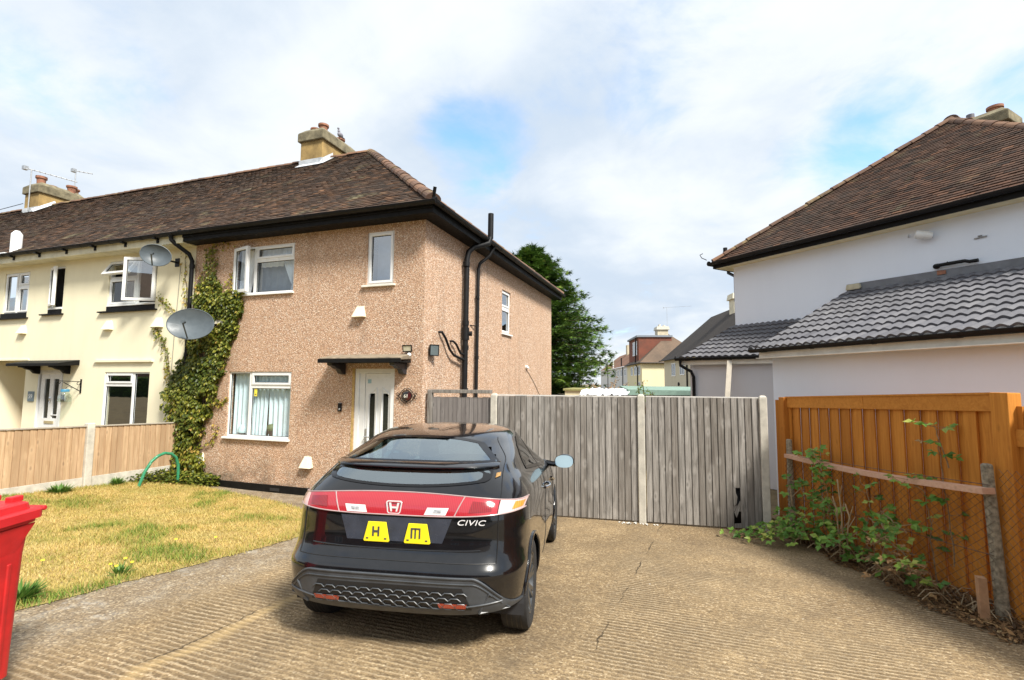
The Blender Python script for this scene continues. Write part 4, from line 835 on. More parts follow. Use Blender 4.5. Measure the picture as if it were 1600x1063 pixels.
for i, tn in enumerate(TEN):
    pts = []
    for (a, b), (c_, d_) in zip(tn, tn[1:]):
        for q_ in range(8): pts.append((a+(c_-a)*q_/8+random.gauss(0, .012), -.015, b+(d_-b)*q_/8+random.gauss(0, .012)))
    stm.tube(pts, .006, 5)
    for p in pts:
        for _ in range(5 if i in (0, 1, 3) else 2): ivy_leaf(p[0]+random.gauss(0, .05), p[2]+random.gauss(0, .05), random.uniform(.01, .05), .85, .15 if i < 2 else .4)
for i in range(16):
    x0 = random.uniform(-5.6, -5.0); pts = [(x0+.1*math.sin(q_*.9+i)+(q_*.02 if i % 2 else 0), -.02-.05*random.random(), q_*.28) for q_ in range(random.randint(6, 17))]; stm.tube(pts, [.022*(1-q_/20) for q_ in range(len(pts))], 6)
stm.build('stem', BARK, ivy)
leaves_object('leaves', its, IVYL, ivy)
# low ivy and weeds at the foot
its = []
for _ in range(2600):
    x = random.uniform(-5.42, -4.4); y = -random.random()**1.4*1.15-.02; 
    if (x+5.42)/1.0*.8+(-y)/1.15 > 1.05+random.uniform(-.2, .1): continue
    h = (.30*(1-(x+5.42)/1.7)*(1-(-y)/1.3)+.05)*random.random(); nd = np.array([random.gauss(.1, .4), random.gauss(-.3, .4), 1]); nd /= np.linalg.norm(nd); dv = np.array([random.gauss(0, 1), random.gauss(0, 1), -.3]); dv -= nd*dv.dot(nd); dv /= np.linalg.norm(dv); s_ = random.uniform(.04, .08)
    its.append((leaf_tris((x, y, gz(x, y)+.02+h), nd, dv, s_, s_*.8), min(1, max(0, random.gauss(.35, .25)))))
gi = thing('ground_ivy', 'low spreading ground ivy at the foot of the ivy wall by the green hose', 'ivy', (-4.9, -.4, .05)); leaves_object('leaves', its, IVYL, gi)
hs = MB(); hp = [(-4.93, -1.22, gz(-4.93, -1.22)), (-4.92, -1.20, .30), (-4.91, -1.14, .48), (-4.90, -1.04, .65), (-4.90, -.92, .735), (-4.90, -.80, .765), (-4.90, -.68, .735), (-4.90, -.58, .65), (-4.90, -.53, .5), (-4.90, -.52, .3), (-4.9, -.53, gz(-4.9, -.53))]
hp2 = [Vector(hp[i]).lerp(Vector(hp[i+1]), q_/4) for i in range(len(hp)-1) for q_ in range(4)]
hs.tube(hp2, .026, 12); hs.tube([p+Vector((.014*math.sin(i*1.3), 0, .014*math.cos(i*1.3))) for i, p in enumerate(hp2)], .018, 8)
o = hs.build('garden_hose', plain('green_hose', (.03, .22, .11), .4, .2, 20), None, smooth=True); tag(o, 'green hose bent into a hoop by the low fence and ivy', 'hose')

# ------------------------------------------------------------------ weathered grey fence across the drive
gf = thing('closeboard_fence', 'tall weathered grey feather edge fence with concrete posts across the end of the driveway', 'fence', (3.3, .5, 0))
GA, GB_, GC = (1.24, .20), (3.58, .44), (5.30, .60)
def seg(a, b, t0, t1): return (a[0]+(b[0]-a[0])*t0, a[1]+(b[1]-a[1])*t0), (a[0]+(b[0]-a[0])*t1, a[1]+(b[1]-a[1])*t1)
WCAP = plain('pale_worn_capping', (.60, .58, .54), .85, .15, 6)
a, b = seg(GA, GB_, .03, .975); fence_panel(gf, a, b, .03, 1.895, WEATH, .098, d=.024, cap=(-.012, .012), capmat=WCAP)
# right panel: a board is broken near the foot
a, b = seg(GB_, GC, .04, .965); av = Vector((*a, 0)); bv = Vector((*b, 0)); dr = (bv-av).normalized(); nr = Vector((dr.y, -dr.x, 0)); L_ = (bv-av).length; n = 17; w_ = L_/n; k = MB()
mp = lambda u, z, q: tuple(av+dr*u+nr*q+Vector((0, 0, z)))
for i in range(n):
    u0 = i*w_; u1 = u0+w_+.018; t_ = random.random(); zs_ = [(.03, 1.905)]
    if i == 13: zs_ = [(.60, 1.905)]
    for za, zb in zs_:
        e_ = u0+w_-random.uniform(.005, .009); k.hexa([mp(u0, za, .024), mp(e_, za, .012), mp(e_, za, 0), mp(u0, za, 0), mp(u0, zb, .024), mp(e_, zb, .012), mp(e_, zb, 0), mp(u0, zb, 0)], 0, t_); k.hexa([mp(e_, za, .002), mp(u0+w_, za, .002), mp(u0+w_, za, -.004), mp(e_, za, -.004), mp(e_, zb, .002), mp(u0+w_, zb, .002), mp(u0+w_, zb, -.004), mp(e_, zb, -.004)], 0, t_)
    if i == 13:
        k.add([mp(u0, .03, .02), mp(u1, .03, .008), mp(u1, .10, .008), mp(u0, .09, .02)], ((0, 1, 2, 3),), 0, t_); k.add([mp(u0, .25, .02), mp(u0+.085, .42, .013), mp(u1-.01, .36, .008), mp(u0+.03, .17, .02)], ((0, 1, 2, 3),), 0, .2)
        k.add([mp(u0-.005, .34, .021), mp(u0+.03, .36, .018), mp(u0+.05, .47, .018), mp(u0+.03, .52, .018), mp(u0+.025, .60, .018), mp(u0-.005, .61, .021)], ((0, 1, 2, 3, 4, 5),), 0, t_)
k.build('fence_panel', WEATH, gf)
k = MB()
for z_ in (.30, 1.0, 1.66): k.hexa([mp(0, z_-.04, -.002), mp(L_, z_-.04, -.002), mp(L_, z_-.04, -.05), mp(0, z_-.04, -.05), mp(0, z_+.04, -.002), mp(L_, z_+.04, -.002), mp(L_, z_+.04, -.05), mp(0, z_+.04, -.05)])
k.build('fence_rail', WEATH, gf); k = MB(); k.hexa([mp(0, 1.905, .012), mp(L_, 1.905, .012), mp(L_, 1.905, -.012), mp(0, 1.905, -.012), mp(0, 1.92, .012), mp(L_, 1.92, .012), mp(L_, 1.92, -.012), mp(0, 1.92, -.012)]); k.build('capping', WCAP, gf)
for (x, y), h_ in ((GA, 1.93), (GB_, 1.945), (GC, 1.945)):
    k = MB(); k.box(x-.052, x+.052, y-.05, y+.06, -.15, h_-.03); k.hexa([(x-.052, y-.05, h_-.03), (x+.052, y-.05, h_-.03), (x+.052, y+.06, h_-.03), (x-.052, y+.06, h_-.03), (x-.03, y-.03, h_), (x+.03, y-.03, h_), (x+.03, y+.04, h_), (x-.03, y+.04, h_)]); k.build('concrete_post', CONC, gf, bevel=.008)
# narrow side gate between the house corner and the first post
sg = thing('side_gate', 'dark weathered side gate panel between the pebbledash house corner and the grey fence', 'gate', (.6, .16, 0))
fence_panel(sg, (.14, .14), (1.18, .20), .05, 1.86, m_wood('dark_weathered_boards', (.15, .135, .13), (.27, .25, .235), (.10, .085, .08), 2, .6, .5), .075, d=.012, name='gate_boards')
k = MB(); k.box(.05, .13, .08, .17, -.1, 1.97); k.hexa([(.05, .09, 1.925), (1.19, .15, 1.925), (1.19, .24, 1.925), (.05, .18, 1.925), (.05, .09, 1.985), (1.19, .15, 1.985), (1.19, .24, 1.985), (.05, .18, 1.985)]); k.build('gate_frame', WEATH, sg, bevel=.006)
# rubbish at the foot
k = MB()
for i in range(26):
    x = random.gauss(3.45, .22); y = .40+(x-3.58)*.09-random.uniform(.03, .14); s_ = random.uniform(.01, .04); z_ = gz(x, y)+.006; a_ = random.uniform(0, 3); ca, sa = math.cos(a_)*s_, math.sin(a_)*s_
    k.add([(x-ca, y-sa, z_), (x+sa*.6, y-ca*.6, z_+s_*.5), (x+ca, y+sa, z_+.004), (x-sa*.6, y+ca*.6, z_+s_*.3)], ((0, 1, 2), (0, 2, 3)))
o = k.build('litter', plain('pale_litter', (.62, .60, .55), .7, .3, 30)); tag(o, 'scattered scraps of pale litter at the foot of the grey fence', 'litter'); struct(o, 'stuff')

# ------------------------------------------------------------------ orange fence and the wire fence before it
of = thing('treated_fence', 'tall orange stained closeboard fence on the right with top rail and square posts', 'fence', (6.2, -.6, 0))
O0, O1 = (5.64, .88), (6.76, -2.06); ov = Vector((O1[0]-O0[0], O1[1]-O0[1], 0)); OL = ov.length; od = ov.normalized(); on = Vector((od.y, -od.x, 0)); 
if on.x > 0: on = -on
def omp(u, z, q): return tuple(Vector((*O0, 0))+od*u+on*q+Vector((0, 0, z)))
otop = lambda u: 1.90+.13*u/OL
k = MB(); u = .06; i = 0
while u < OL+3.0:
    w_ = (.125, .075)[i % 2]+random.uniform(-.004, .004); zb = otop(u)-.13 if u < OL else 1.95; q0, q1 = ((.030, .012), (.004, -.014))[i % 2]; x_ = .012 if i % 2 else 0; k.hexa([omp(u-x_, -.05, q0-.004), omp(u+w_+x_, -.05, q0), omp(u+w_+x_, -.05, q1), omp(u-x_, -.05, q1), omp(u-x_, zb, q0-.004), omp(u+w_+x_, zb, q0), omp(u+w_+x_, zb, q1), omp(u-x_, zb, q1)]); u += w_; i += 1
k.build('fence_boards', ORANGE, of)
for a, b in ((.10, OL*.52), (OL*.52+.006, OL+.03)):
    k = MB(); k.hexa([omp(a, otop(a)-.135, .05), omp(b, otop(b)-.135, .05), omp(b, otop(b)-.135, .0), omp(a, otop(a)-.135, .0), omp(a, otop(a)+.012, .05), omp(b, otop(b)+.012, .05), omp(b, otop(b)+.012, .0), omp(a, otop(a)+.012, .0)]); k.build('top_rail', ORANGEH, of, bevel=.004)
k = MB(); k.hexa([omp(.1, otop(0)+.012, .06), omp(OL, otop(OL)+.012, .06), omp(OL, otop(OL)+.012, -.03), omp(.1, otop(0)+.012, -.03), omp(.1, otop(0)+.03, .06), omp(OL, otop(OL)+.03, .06), omp(OL, otop(OL)+.03, -.03), omp(.1, otop(0)+.03, -.03)]); k.build('capping', ORANGEH, of)
for u0, wd, z1, q0, q1 in ((.0, .13, 1.92, -.03, .10), (OL+.03, .15, 2.06, -.02, .10), (OL*.49, .10, 1.12, .026, .075)):
    k = MB(); k.hexa([omp(u0, -.1, q1), omp(u0+wd, -.1, q1), omp(u0+wd, -.1, q0), omp(u0, -.1, q0), omp(u0, z1, q1), omp(u0+wd, z1, q1), omp(u0+wd, z1, q0), omp(u0, z1, q0)]); k.build('fence_post', ORANGE, of, bevel=.006)
k = MB(); k.hexa([omp(-.26, -.05, .0), omp(.0, -.05, .0), omp(.0, -.05, -.03), omp(-.26, -.05, -.03), omp(-.26, 1.87, 0), omp(0, 1.87, 0), omp(0, 1.87, -.03), omp(-.26, 1.87, -.03)]); k.build('end_board', ORANGE, of)
k = MB(); k.hexa([omp(OL+.1, 1.62, .05), omp(OL+3, 1.66, .05), omp(OL+3, 1.66, .026), omp(OL+.1, 1.62, .026), omp(OL+.1, 1.76, .05), omp(OL+3, 1.8, .05), omp(OL+3, 1.8, .026), omp(OL+.1, 1.76, .026)]); k.build('side_rail', ORANGEH, of)
wf = thing('chain_link_fence', 'low rusty chain link fence with stubby concrete posts and a sagging timber rail', 'fence', (6.4, 0, 0))
W0, W1 = Vector((5.71, 1.10, 0)), Vector((7.09, -1.29, 0)); W0 = Vector((5.62, .82, 0)); W1 = Vector((6.55, -1.70, .1))
# the wire fence stands just in front of the orange boards
W0 = Vector(omp(.29, 0, .13)); W1 = Vector(omp(OL+.09, 0, .17)); W1.z = gz(W1.x, W1.y); WL = (W1-W0).length; wd_ = (W1-W0).normalized(); wn = on
for p, h_, ln in ((W0, 1.33, .01), (W1, 1.28, .05)):
    k = MB(); top = p+Vector((0, 0, h_))-wd_*ln*1.2; k.hexa([p+x*.044+y*.04+Vector((0, 0, -.2)) for x, y in ((Vector((-1, 0, 0)), Vector((0, -1, 0))), (Vector((1, 0, 0)), Vector((0, -1, 0))), (Vector((1, 0, 0)), Vector((0, 1, 0))), (Vector((-1, 0, 0)), Vector((0, 1, 0))))]+[top+x*.036+y*.036 for x, y in ((Vector((-1, 0, 0)), Vector((0, -1, 0))), (Vector((1, 0, 0)), Vector((0, -1, 0))), (Vector((1, 0, 0)), Vector((0, 1, 0))), (Vector((-1, 0, 0)), Vector((0, 1, 0))))])
    k.build('concrete_post', CONC2, wf, bevel=.02)
k = MB(); ra = W0+Vector((0, 0, 1.10))+wn*.03; rb = W1+Vector((0, 0, 1.06))+wn*.06
pts = [ra.lerp(rb, q_/6)-Vector((0, 0, .04*math.sin(math.pi*q_/6))) for q_ in range(7)]
for p, q_ in zip(pts, pts[1:]): k.beam(p, q_+(q_-p)*.01, .11, .05, (0, 0, 1), 0, .3)
k.build('timber_rail', PINKW, wf)
k = MB(); Z = lambda u: W0+(W1-W0)*(u/WL)
nd_ = 31; dz_ = .062
def wp(u, v): 
    sag = .02*math.sin(u*3+v*2); p = Z(u); return p+Vector((0, 0, .05+v*(.98)))+wn*(.06+sag)
du = WL/nd_; rows = 13
for r in range(rows):
    for c_ in range(nd_):
        for s_ in (0, 1):
            u0, u1 = ((c_, c_+.5), (c_+.5, c_+1))[s_]; v0, v1 = ((r, r+.5), (r+.5, r))[s_]
            k.tube([wp(u0*du, v0/rows), wp(u1*du, v1/rows)], .0019, 3, cap=False); k.tube([wp(u0*du, (r+1-(v0-r))/rows), wp(u1*du, (r+1-(v1-r))/rows)], .0019, 3, cap=False)
for v in (0, .5, 1.08): k.tube([wp(u_*du, v) for u_ in range(nd_+1)], .0032, 4)
for r in range(rows+3):
    for c_ in range(16):
        a_ = W1+wd_*(.1+c_*.07)+wn*(.06)+Vector((0, 0, .05+r*.075)); k.tube([a_, a_+wd_*.035+Vector((0, 0, .0375)), a_+wd_*.07], .0019, 3, cap=False); k.tube([a_+Vector((0, 0, .075)), a_+wd_*.035+Vector((0, 0, .0375)), a_+wd_*.07+Vector((0, 0, .075))], .0019, 3, cap=False)
k.build('wire_mesh', plain('rusty_wire', (.12, .085, .06), .7, .4, 20, metal=.3), wf)
k = MB(); p = W1+wn*.14-wd_*.03; k.hexa([p+Vector((-.03, -.03, -.1)), p+Vector((.03, -.03, -.1)), p+Vector((.03, .02, -.1)), p+Vector((-.03, .02, -.1)), p+Vector((-.04, -.03, .36)), p+Vector((.02, -.03, .36)), p+Vector((.02, .02, .365)), p+Vector((-.04, .02, .365))])
o = k.build('timber_stake', plain('sawn_stake_timber', (.42, .24, .13), .85, .25, 10)); tag(o, 'short sawn timber stake standing against the near concrete post', 'stake')

# ------------------------------------------------------------------ brambles and dry litter along the orange fence
BRM = m_leaf('bramble_leaves', [(0, (.05, .12, .02)), (.35, (.11, .25, .04)), (.65, (.21, .38, .06)), (.85, (.36, .48, .09)), (1, (.52, .54, .12))], .45, .35)
DRY = m_leaf('dry_leaves', [(0, (.07, .04, .02)), (.4, (.20, .11, .045)), (.7, (.36, .21, .09)), (1, (.52, .38, .19))], .8, .15)
STEMM = plain('bramble_stem', (.26, .17, .09), .8, .4, 20); DSTEM = plain('dead_stem', (.38, .29, .18), .9, .3, 20)
def bramble(lab, canes, base, dead=.12, size=1.0, dens=1.0, ls=1.0):
    t_ = thing('bramble', lab, 'plant', base, group='brambles along the orange fence'); it, dr_, st = [], [], MB()
    for cane in canes:
        pts = [Vector(p) for p in cane]; fine_ = []
        for p, q_ in zip(pts, pts[1:]):
            for s_ in range(6): fine_.append(p.lerp(q_, s_/6)+Vector((random.gauss(0, .006), random.gauss(0, .006), random.gauss(0, .006))))
        st.tube(fine_, [.007*(1-.6*i/len(fine_)) for i in range(len(fine_))], 5)
        for i, p in enumerate(fine_[2:]):
            if random.random() > .84*dens: continue
            for side_ in range(random.choice((1, 1, 2))):
                az = random.uniform(0, 6.28); pd = Vector((math.cos(az), math.sin(az), random.uniform(-.1, .6))).normalized(); tip = p+pd*random.uniform(.05, .13)*size; st.tube([p, tip], .0025, 3, cap=False)
                isd = random.random() < dead; base_t = min(1, max(0, random.gauss(.45+.25*i/len(fine_), .17)))
                for a_ in (-1.15, 0, 1.15):
                    d2 = Vector((pd.x*math.cos(a_)-pd.y*math.sin(a_), pd.x*math.sin(a_)+pd.y*math.cos(a_), random.uniform(-.55, .05))).normalized(); nn_ = np.array([random.gauss(-.25, .35), random.gauss(-.35, .35), 1.0]); nn_ /= np.linalg.norm(nn_); dv = np.array(d2); dv = dv-nn_*dv.dot(nn_); dv /= np.linalg.norm(dv)+1e-9
                    s_ = random.uniform(.055, .095)*size*ls*(.6 if isd else 1); (dr_ if isd else it).append((leaf_tris(np.array(tip), nn_, dv, s_, s_*.72, .3), base_t+random.gauss(0, .06)))
    st.build('stem', STEMM, t_); leaves_object('leaves', it, BRM, t_)
    if dr_: leaves_object('dead_leaves', dr_, DRY, t_)
    return t_
def O(u, q, z): p = Vector(omp(u, 0, q)); return (p.x, p.y, gz(p.x, p.y)+z)
bramble('bright green bramble trailing low over the concrete near the grey fence', [[O(.75, .25, 0), O(.75, .4, .28), O(.72, .62, .22), O(.66, .85, .08)], [O(.9, .25, 0), O(1.0, .45, .35), O(1.0, .7, .22), O(.98, .9, .06)], [O(.7, .25, 0), O(.55, .5, .2), O(.45, .75, .1), O(.38, .95, .04)], [O(.9, .2, 0), O(.8, .4, .42), O(.85, .6, .36), O(.92, .78, .15)], [O(.8, .25, 0), O(.95, .5, .25), O(.9, .8, .14), O(.8, 1.02, .04)], [O(.6, .25, 0), O(.62, .5, .15), O(.55, .8, .07), O(.5, 1.15, .03)], [O(1.05, .25, 0), O(1.15, .5, .25), O(1.2, .7, .1)]], O(.8, .25, 0), .05, 1.0, 1.0)
bramble('tall leafy bramble climbing through the wire to the sagging timber rail', [[O(1.15, .2, 0), O(1.2, .27, .5), O(1.15, .28, .95), O(1.0, .3, 1.15), O(.82, .3, 1.2)], [O(1.2, .2, 0), O(1.3, .27, .4), O(1.32, .32, .8), O(1.22, .34, 1.1), O(1.1, .34, 1.28)], [O(1.25, .2, 0), O(1.38, .3, .35), O(1.42, .36, .62), O(1.45, .42, .45)], [O(1.1, .3, .5), O(.85, .35, .75), O(.62, .34, .82), O(.5, .34, .55)], [O(1.2, .25, .3), O(1.28, .34, .7), O(1.36, .4, .6), O(1.42, .42, .3)]], O(1.2, .2, 0), .03, 1.05, 1.0)
bramble('spreading dark green bramble in the middle of the orange fence', [[O(1.85, .2, 0), O(1.9, .3, .35), O(2.05, .36, .6), O(2.3, .4, .52), O(2.5, .42, .45)], [O(1.8, .2, 0), O(1.72, .32, .3), O(1.62, .42, .35), O(1.55, .5, .2)], [O(1.9, .2, 0), O(2.0, .28, .6), O(1.95, .3, .9), O(1.88, .32, .95)], [O(2.0, .25, .4), O(2.2, .35, .7), O(2.42, .36, .62), O(2.6, .4, .55)], [O(1.85, .25, 0), O(1.8, .4, .2), O(1.75, .5, .3), O(1.68, .55, .15)]], O(1.85, .2, 0), .08, 1.05, .8)
bramble('sparse bramble stems with small leaves near the top of the near fence boards', [[O(2.6, .15, 0), O(2.62, .2, .6), O(2.6, .22, .95), O(2.5, .26, 1.08), O(2.4, .28, 1.0)], [O(2.75, .1, .3), O(2.72, .12, 1.0), O(2.68, .13, 1.45), O(2.55, .16, 1.4)], [O(2.75, .1, 1.2), O(2.7, .15, 1.55), O(2.6, .2, 1.62)]], O(2.65, .12, 0), .05, .95, .55)
bramble('half dead bramble with brown leaves beside the short timber stake', [[O(2.5, .25, 0), O(2.4, .4, .3), O(2.35, .5, .45), O(2.2, .55, .38)], [O(2.6, .3, 0), O(2.62, .45, .35), O(2.5, .55, .5), O(2.38, .6, .4)], [O(2.3, .3, 0), O(2.25, .42, .4), O(2.1, .5, .5)], [O(2.7, .3, 0), O(2.75, .45, .25), O(2.7, .6, .35), O(2.6, .68, .2)], [O(2.5, .35, 0), O(2.55, .6, .25), O(2.5, .8, .1)], [O(2.4, .3, 0), O(2.3, .55, .25), O(2.2, .7, .2)], [O(2.85, .3, 0), O(2.9, .5, .3), O(2.85, .65, .3)]], O(2.5, .25, 0), .62, .9, 1.0)
st = MB(); 
for u0, h_ in ((1.55, .95), (1.62, .7), (.62, .75), (1.48, .75), (2.15, .6)):
    st = MB(); pts = [O(u0+random.gauss(0, .02)+.04*q_, .3+.03*q_, h_*q_/5) for q_ in range(6)]; st.tube(pts, .008, 5)
    for q_ in (2, 3, 4): p = Vector(pts[q_]); st.tube([p, p+Vector((random.gauss(0, .08), random.gauss(-.03, .04), .13))], .004, 4)
    o = st.build('dead_stalk', DSTEM); tag(o, 'bare pale dead stalk standing in front of the orange fence', 'plant', 'dead stalks by the orange fence')
# dry debris
nD = 15000; u_ = rng.uniform(-.35, 3.6, nD); q_ = np.abs(rng.normal(0, 1, nD))*(.20+.09*u_)*.62+.02
edgew = .22+.10*u_+.06*np.sin(u_*5)
keep = q_ < edgew; u_, q_, edgew = u_[keep], q_[keep], edgew[keep]
px_ = np.array([omp(a, 0, b)[:2] for a, b in zip(u_, q_)]); hz = (.012+.10*np.clip(1-q_/edgew, 0, 1)*rng.random(len(u_))); zz_ = np.array([gz(x, y) for x, y in px_])+hz
an_ = rng.uniform(0, 2*np.pi, len(u_)); ln_ = rng.uniform(.015, .06, len(u_)); tw = rng.random(len(u_)) < .45; wd2 = np.where(tw, .003, ln_*.4); ln_ = np.where(tw, ln_*2.2, ln_); dzv = rng.normal(0, .35, len(u_))*ln_
d3 = np.c_[np.cos(an_)*ln_, np.sin(an_)*ln_, dzv]; s3 = np.c_[-np.sin(an_)*wd2, np.cos(an_)*wd2, rng.normal(0, .4, len(u_))*wd2]; b3 = np.c_[px_, zz_]
T = np.stack([b3-s3*.5, b3+d3*.5+s3*.6, b3+d3], 1); T2 = np.stack([b3-s3*.5, b3+d3, b3+d3*.5-s3*.7], 1)
TT = np.concatenate([T, T2]); TT[:, :, 2] = np.maximum(TT[:, :, 2], .004+np.array([gz(x, y) for x, y in TT.reshape(-1, 3)[:, :2]]).reshape(-1, 3)); tt = np.clip(rng.normal(.42, .25, len(T)), 0, 1)
o = scatter_mesh('dry_debris', TT, np.concatenate([tt, tt]), DRY); struct(o, 'stuff')
k = MB()
for i in range(60):
    p = Vector(O(random.uniform(-.2, 3.4), random.uniform(.05, .35), .05)); k.tube([p+Vector((.22*math.cos(a_)*s_, .22*math.sin(a_)*s_, .09*math.sin(s_*3))) for a_ in (random.uniform(0, 6.3),) for s_ in (0, .35, .7, 1)], .004, 4)
o = k.build('dry_twigs', DSTEM); struct(o, 'stuff')
# weeds on the lawn
WEED = m_leaf('weed_leaves', [(0, (.05, .12, .02)), (.5, (.10, .22, .035)), (1, (.22, .34, .07))], .5, .3)
def tuft(name, lab, c, r, n_, h, flowers=0, group=None):
    t_ = thing(name, lab, 'weed', (c[0], c[1], gz(*c)), group=group); it = []
    for i in range(n_):
        a_ = random.uniform(0, 6.28); rr = r*random.random()**.6; el_ = random.uniform(.15, 1.2); x, y = c[0]+.25*rr*math.cos(a_), c[1]+.25*rr*math.sin(a_); dv = np.array([math.cos(a_)*math.cos(el_), math.sin(a_)*math.cos(el_), math.sin(el_)]); nn_ = np.array([-math.cos(a_)*math.sin(el_), -math.sin(a_)*math.sin(el_), math.cos(el_)])
        it.append((leaf_tris((x, y, gz(x, y)+.015), nn_, dv, h*random.uniform(.5, 1.1), h*random.uniform(.10, .2)), random.random()))
    leaves_object('leaves', it, WEED, t_)
    for i in range(flowers):
        x, y = c[0]+random.gauss(0, r*.5), c[1]+random.gauss(0, r*.5); k = MB(); z_ = gz(x, y); k.tube([(x, y, z_), (x+.01, y, z_+.10)], .002, 4); k.lathe([(0, 0), (.016, .004), (.014, .012), (0, .012)], (x+.01, y, z_+.10), n=10, m=1); k.build('flower', [WEED, plain('yellow_petals', (.85, .68, .04), .6)], t_)
tuft('dandelion', 'dandelion rosette with yellow flowers at the lawn edge', (-.72, -4.22), .16, 60, .13, 3)
tuft('grass_tuft', 'green grass tuft beside the red bin', (-.80, -4.92), .22, 260, .17); tuft('grass_tuft', 'green grass tuft at the foot of the fence left of the concrete post', (-5.2, -2.25), .4, 220, .15); tuft('grass_tuft', 'small green grass tuft right of the low fence concrete post', (-5.28, -1.35), .14, 120, .16)
for i, (x, y) in enumerate(((-1.0, -4.0), (-1.25, -3.3), (-.95, -3.05), (-1.6, -4.35))):
    k = MB(); z_ = gz(x, y); k.tube([(x, y, z_), (x+.01, y, z_+.07)], .002, 4, 0); k.lathe([(0, 0), (.017, .003), (.014, .012), (0, .012)], (x+.01, y, z_+.07), n=10, m=1); o = k.build('lawn_flower', [WEED, bpy.data.materials['yellow_petals']]); tag(o, 'small yellow flower in the dry lawn', 'flower', 'yellow flowers in the lawn')
for i, (x, y) in enumerate(((.58, -3.12), (.50, -3.25))):
    k = MB(); z_ = gz(x, y)+.008; k.add([(x-.05, y, z_), (x, y-.022, z_+.012), (x+.05, y+.01, z_+.004), (x, y+.03, z_+.015)], ((0, 1, 2), (0, 2, 3)), 0, .8); o = k.build('fallen_leaf', BRM); tag(o, ('yellowish' if i else 'green')+' fallen leaf on the concrete left of the car', 'leaf', 'fallen leaves on the drive')

# ------------------------------------------------------------------ conifer behind the house
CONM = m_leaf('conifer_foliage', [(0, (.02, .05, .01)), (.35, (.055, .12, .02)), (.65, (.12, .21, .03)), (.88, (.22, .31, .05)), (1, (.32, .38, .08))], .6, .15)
ct = thing('conifer_tree', 'large dark green conifer tree standing behind the pebbledash house', 'tree', (-1.6, 12.3, 0))
k = MB(); k.tube([(-1.6, 12.3, -.1), (-1.58, 12.3, 2), (-1.55, 12.25, 4.5), (-1.5, 12.2, 7.6)], [.32, .24, .14, .03], 10); k.tube([(-1.6, 12.3, 1.2), (-2.5, 12.2, 3.2), (-2.95, 12.0, 5.5), (-3.0, 11.9, 7.4)], [.2, .15, .09, .03], 8)
limbs = MB(); frag = []
def rad(h, H): 
    t_ = h/H; return 2.95*min(1, (1-t_)*1.95+.015)**.75*(.74+.26*sst(0, .3, t_))
for (lx, ly, H, sc, nb) in ((-1.7, 12.25, 7.8, 1.04, 1050), (-3.1, 12.0, 7.7, .64, 420)):
    for i in range(nb):
        h = .25+(H-.3)*random.random(); az = random.uniform(0, 6.283); r_ = rad(h, H)*sc*random.uniform(.62, 1.13)
        base = Vector((lx, ly, h)); dirv = Vector((math.cos(az), math.sin(az), 0)); rise = random.uniform(.05, .40)
        pts = [base+dirv*r_*s_+Vector((0, 0, r_*(rise*s_-.30*s_*s_+.12*s_**4))) for s_ in (0, .25, .5, .75, 1)]
        if r_ > .5: limbs.tube(pts, [.03, .022, .016, .01, .004], 5, cap=False)
        sd_ = dirv.cross(Vector((0, 0, 1)))
        for j in range(int(16+30*r_/2.4)):
            s_ = random.random()**.55; 
            if s_ < .25: continue
            f_ = s_*4; a_ = int(min(3, f_)); c_ = pts[a_].lerp(pts[a_+1], f_-a_)+sd_*random.gauss(0, .17)*(1.15-s_*.6)+Vector((0, 0, random.gauss(-.02, .07)))
            dv = (dirv*random.uniform(.5, 1)+sd_*random.gauss(0, .6)+Vector((0, 0, random.uniform(-.25, .55)))).normalized(); nv = Vector((random.gauss(0, .5), random.gauss(0, .5), 1)); nv = (nv-dv*nv.dot(dv)).normalized(); L_ = random.uniform(.16, .34); W_ = L_*random.uniform(.45, .75); cr = dv.cross(nv)
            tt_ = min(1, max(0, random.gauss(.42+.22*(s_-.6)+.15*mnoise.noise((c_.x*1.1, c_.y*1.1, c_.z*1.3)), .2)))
            c_ = np.array(c_); dv = np.array(dv); cr = np.array(cr); nv = np.array(nv)
            tris = []
            for off, sc_ in ((0, 1.0), (.75, .8), (-.75, .8), (1.25, .5), (-1.25, .5)):
                d2 = dv*math.cos(off)+cr*math.sin(off); c2 = np.cross(nv, d2); o2 = c_+dv*L_*(.2 if off else 0)
                tris.append((o2-c2*W_*.13, o2+c2*W_*.13, o2+d2*L_*sc_-nv*.02))
            frag.append((tris, tt_))
limbs.v, limbs.f  # limbs join the trunk mesh
for v_ in (0,):
    off = len(k.v); k.v += limbs.v; k.f += [[i+off for i in f_] for f_ in limbs.f]; k.mi += limbs.mi; k.t += limbs.t
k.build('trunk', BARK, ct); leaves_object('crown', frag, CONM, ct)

# ------------------------------------------------------------------ white rendered house on the right
RA = Vector((5.44, 5.48, 0)); RD = Vector((.739, -.672, 0)).normalized(); RN = Vector((.672, .739, 0)).normalized()
rp = lambda s, z, d: tuple(RA+RD*s-RN*d+Vector((0, 0, z)))
r3 = lambda s, t_, z: tuple(RA+RD*s+RN*t_+Vector((0, 0, z)))
white = thing('white_house', 'pale blue grey rendered house with brown hipped roof and grey tiled extension, on the right', 'house', tuple(RA+RD*3+RN*3))
m = MB(); wall(m, rp, 0, 6.46, 0, 4.97, []); m.quad(r3(0, 0, 0), r3(0, 12, 0), r3(0, 12, 4.97), r3(0, 0, 4.97)); m.quad(r3(6.46, 0, 0), r3(6.46, 12, 0), r3(6.46, 12, 4.97), r3(6.46, 0, 4.97)); m.quad(r3(0, 12, 0), r3(6.46, 12, 0), r3(6.46, 12, 4.97), r3(0, 12, 4.97)); m.build('wall', WHITER, white)
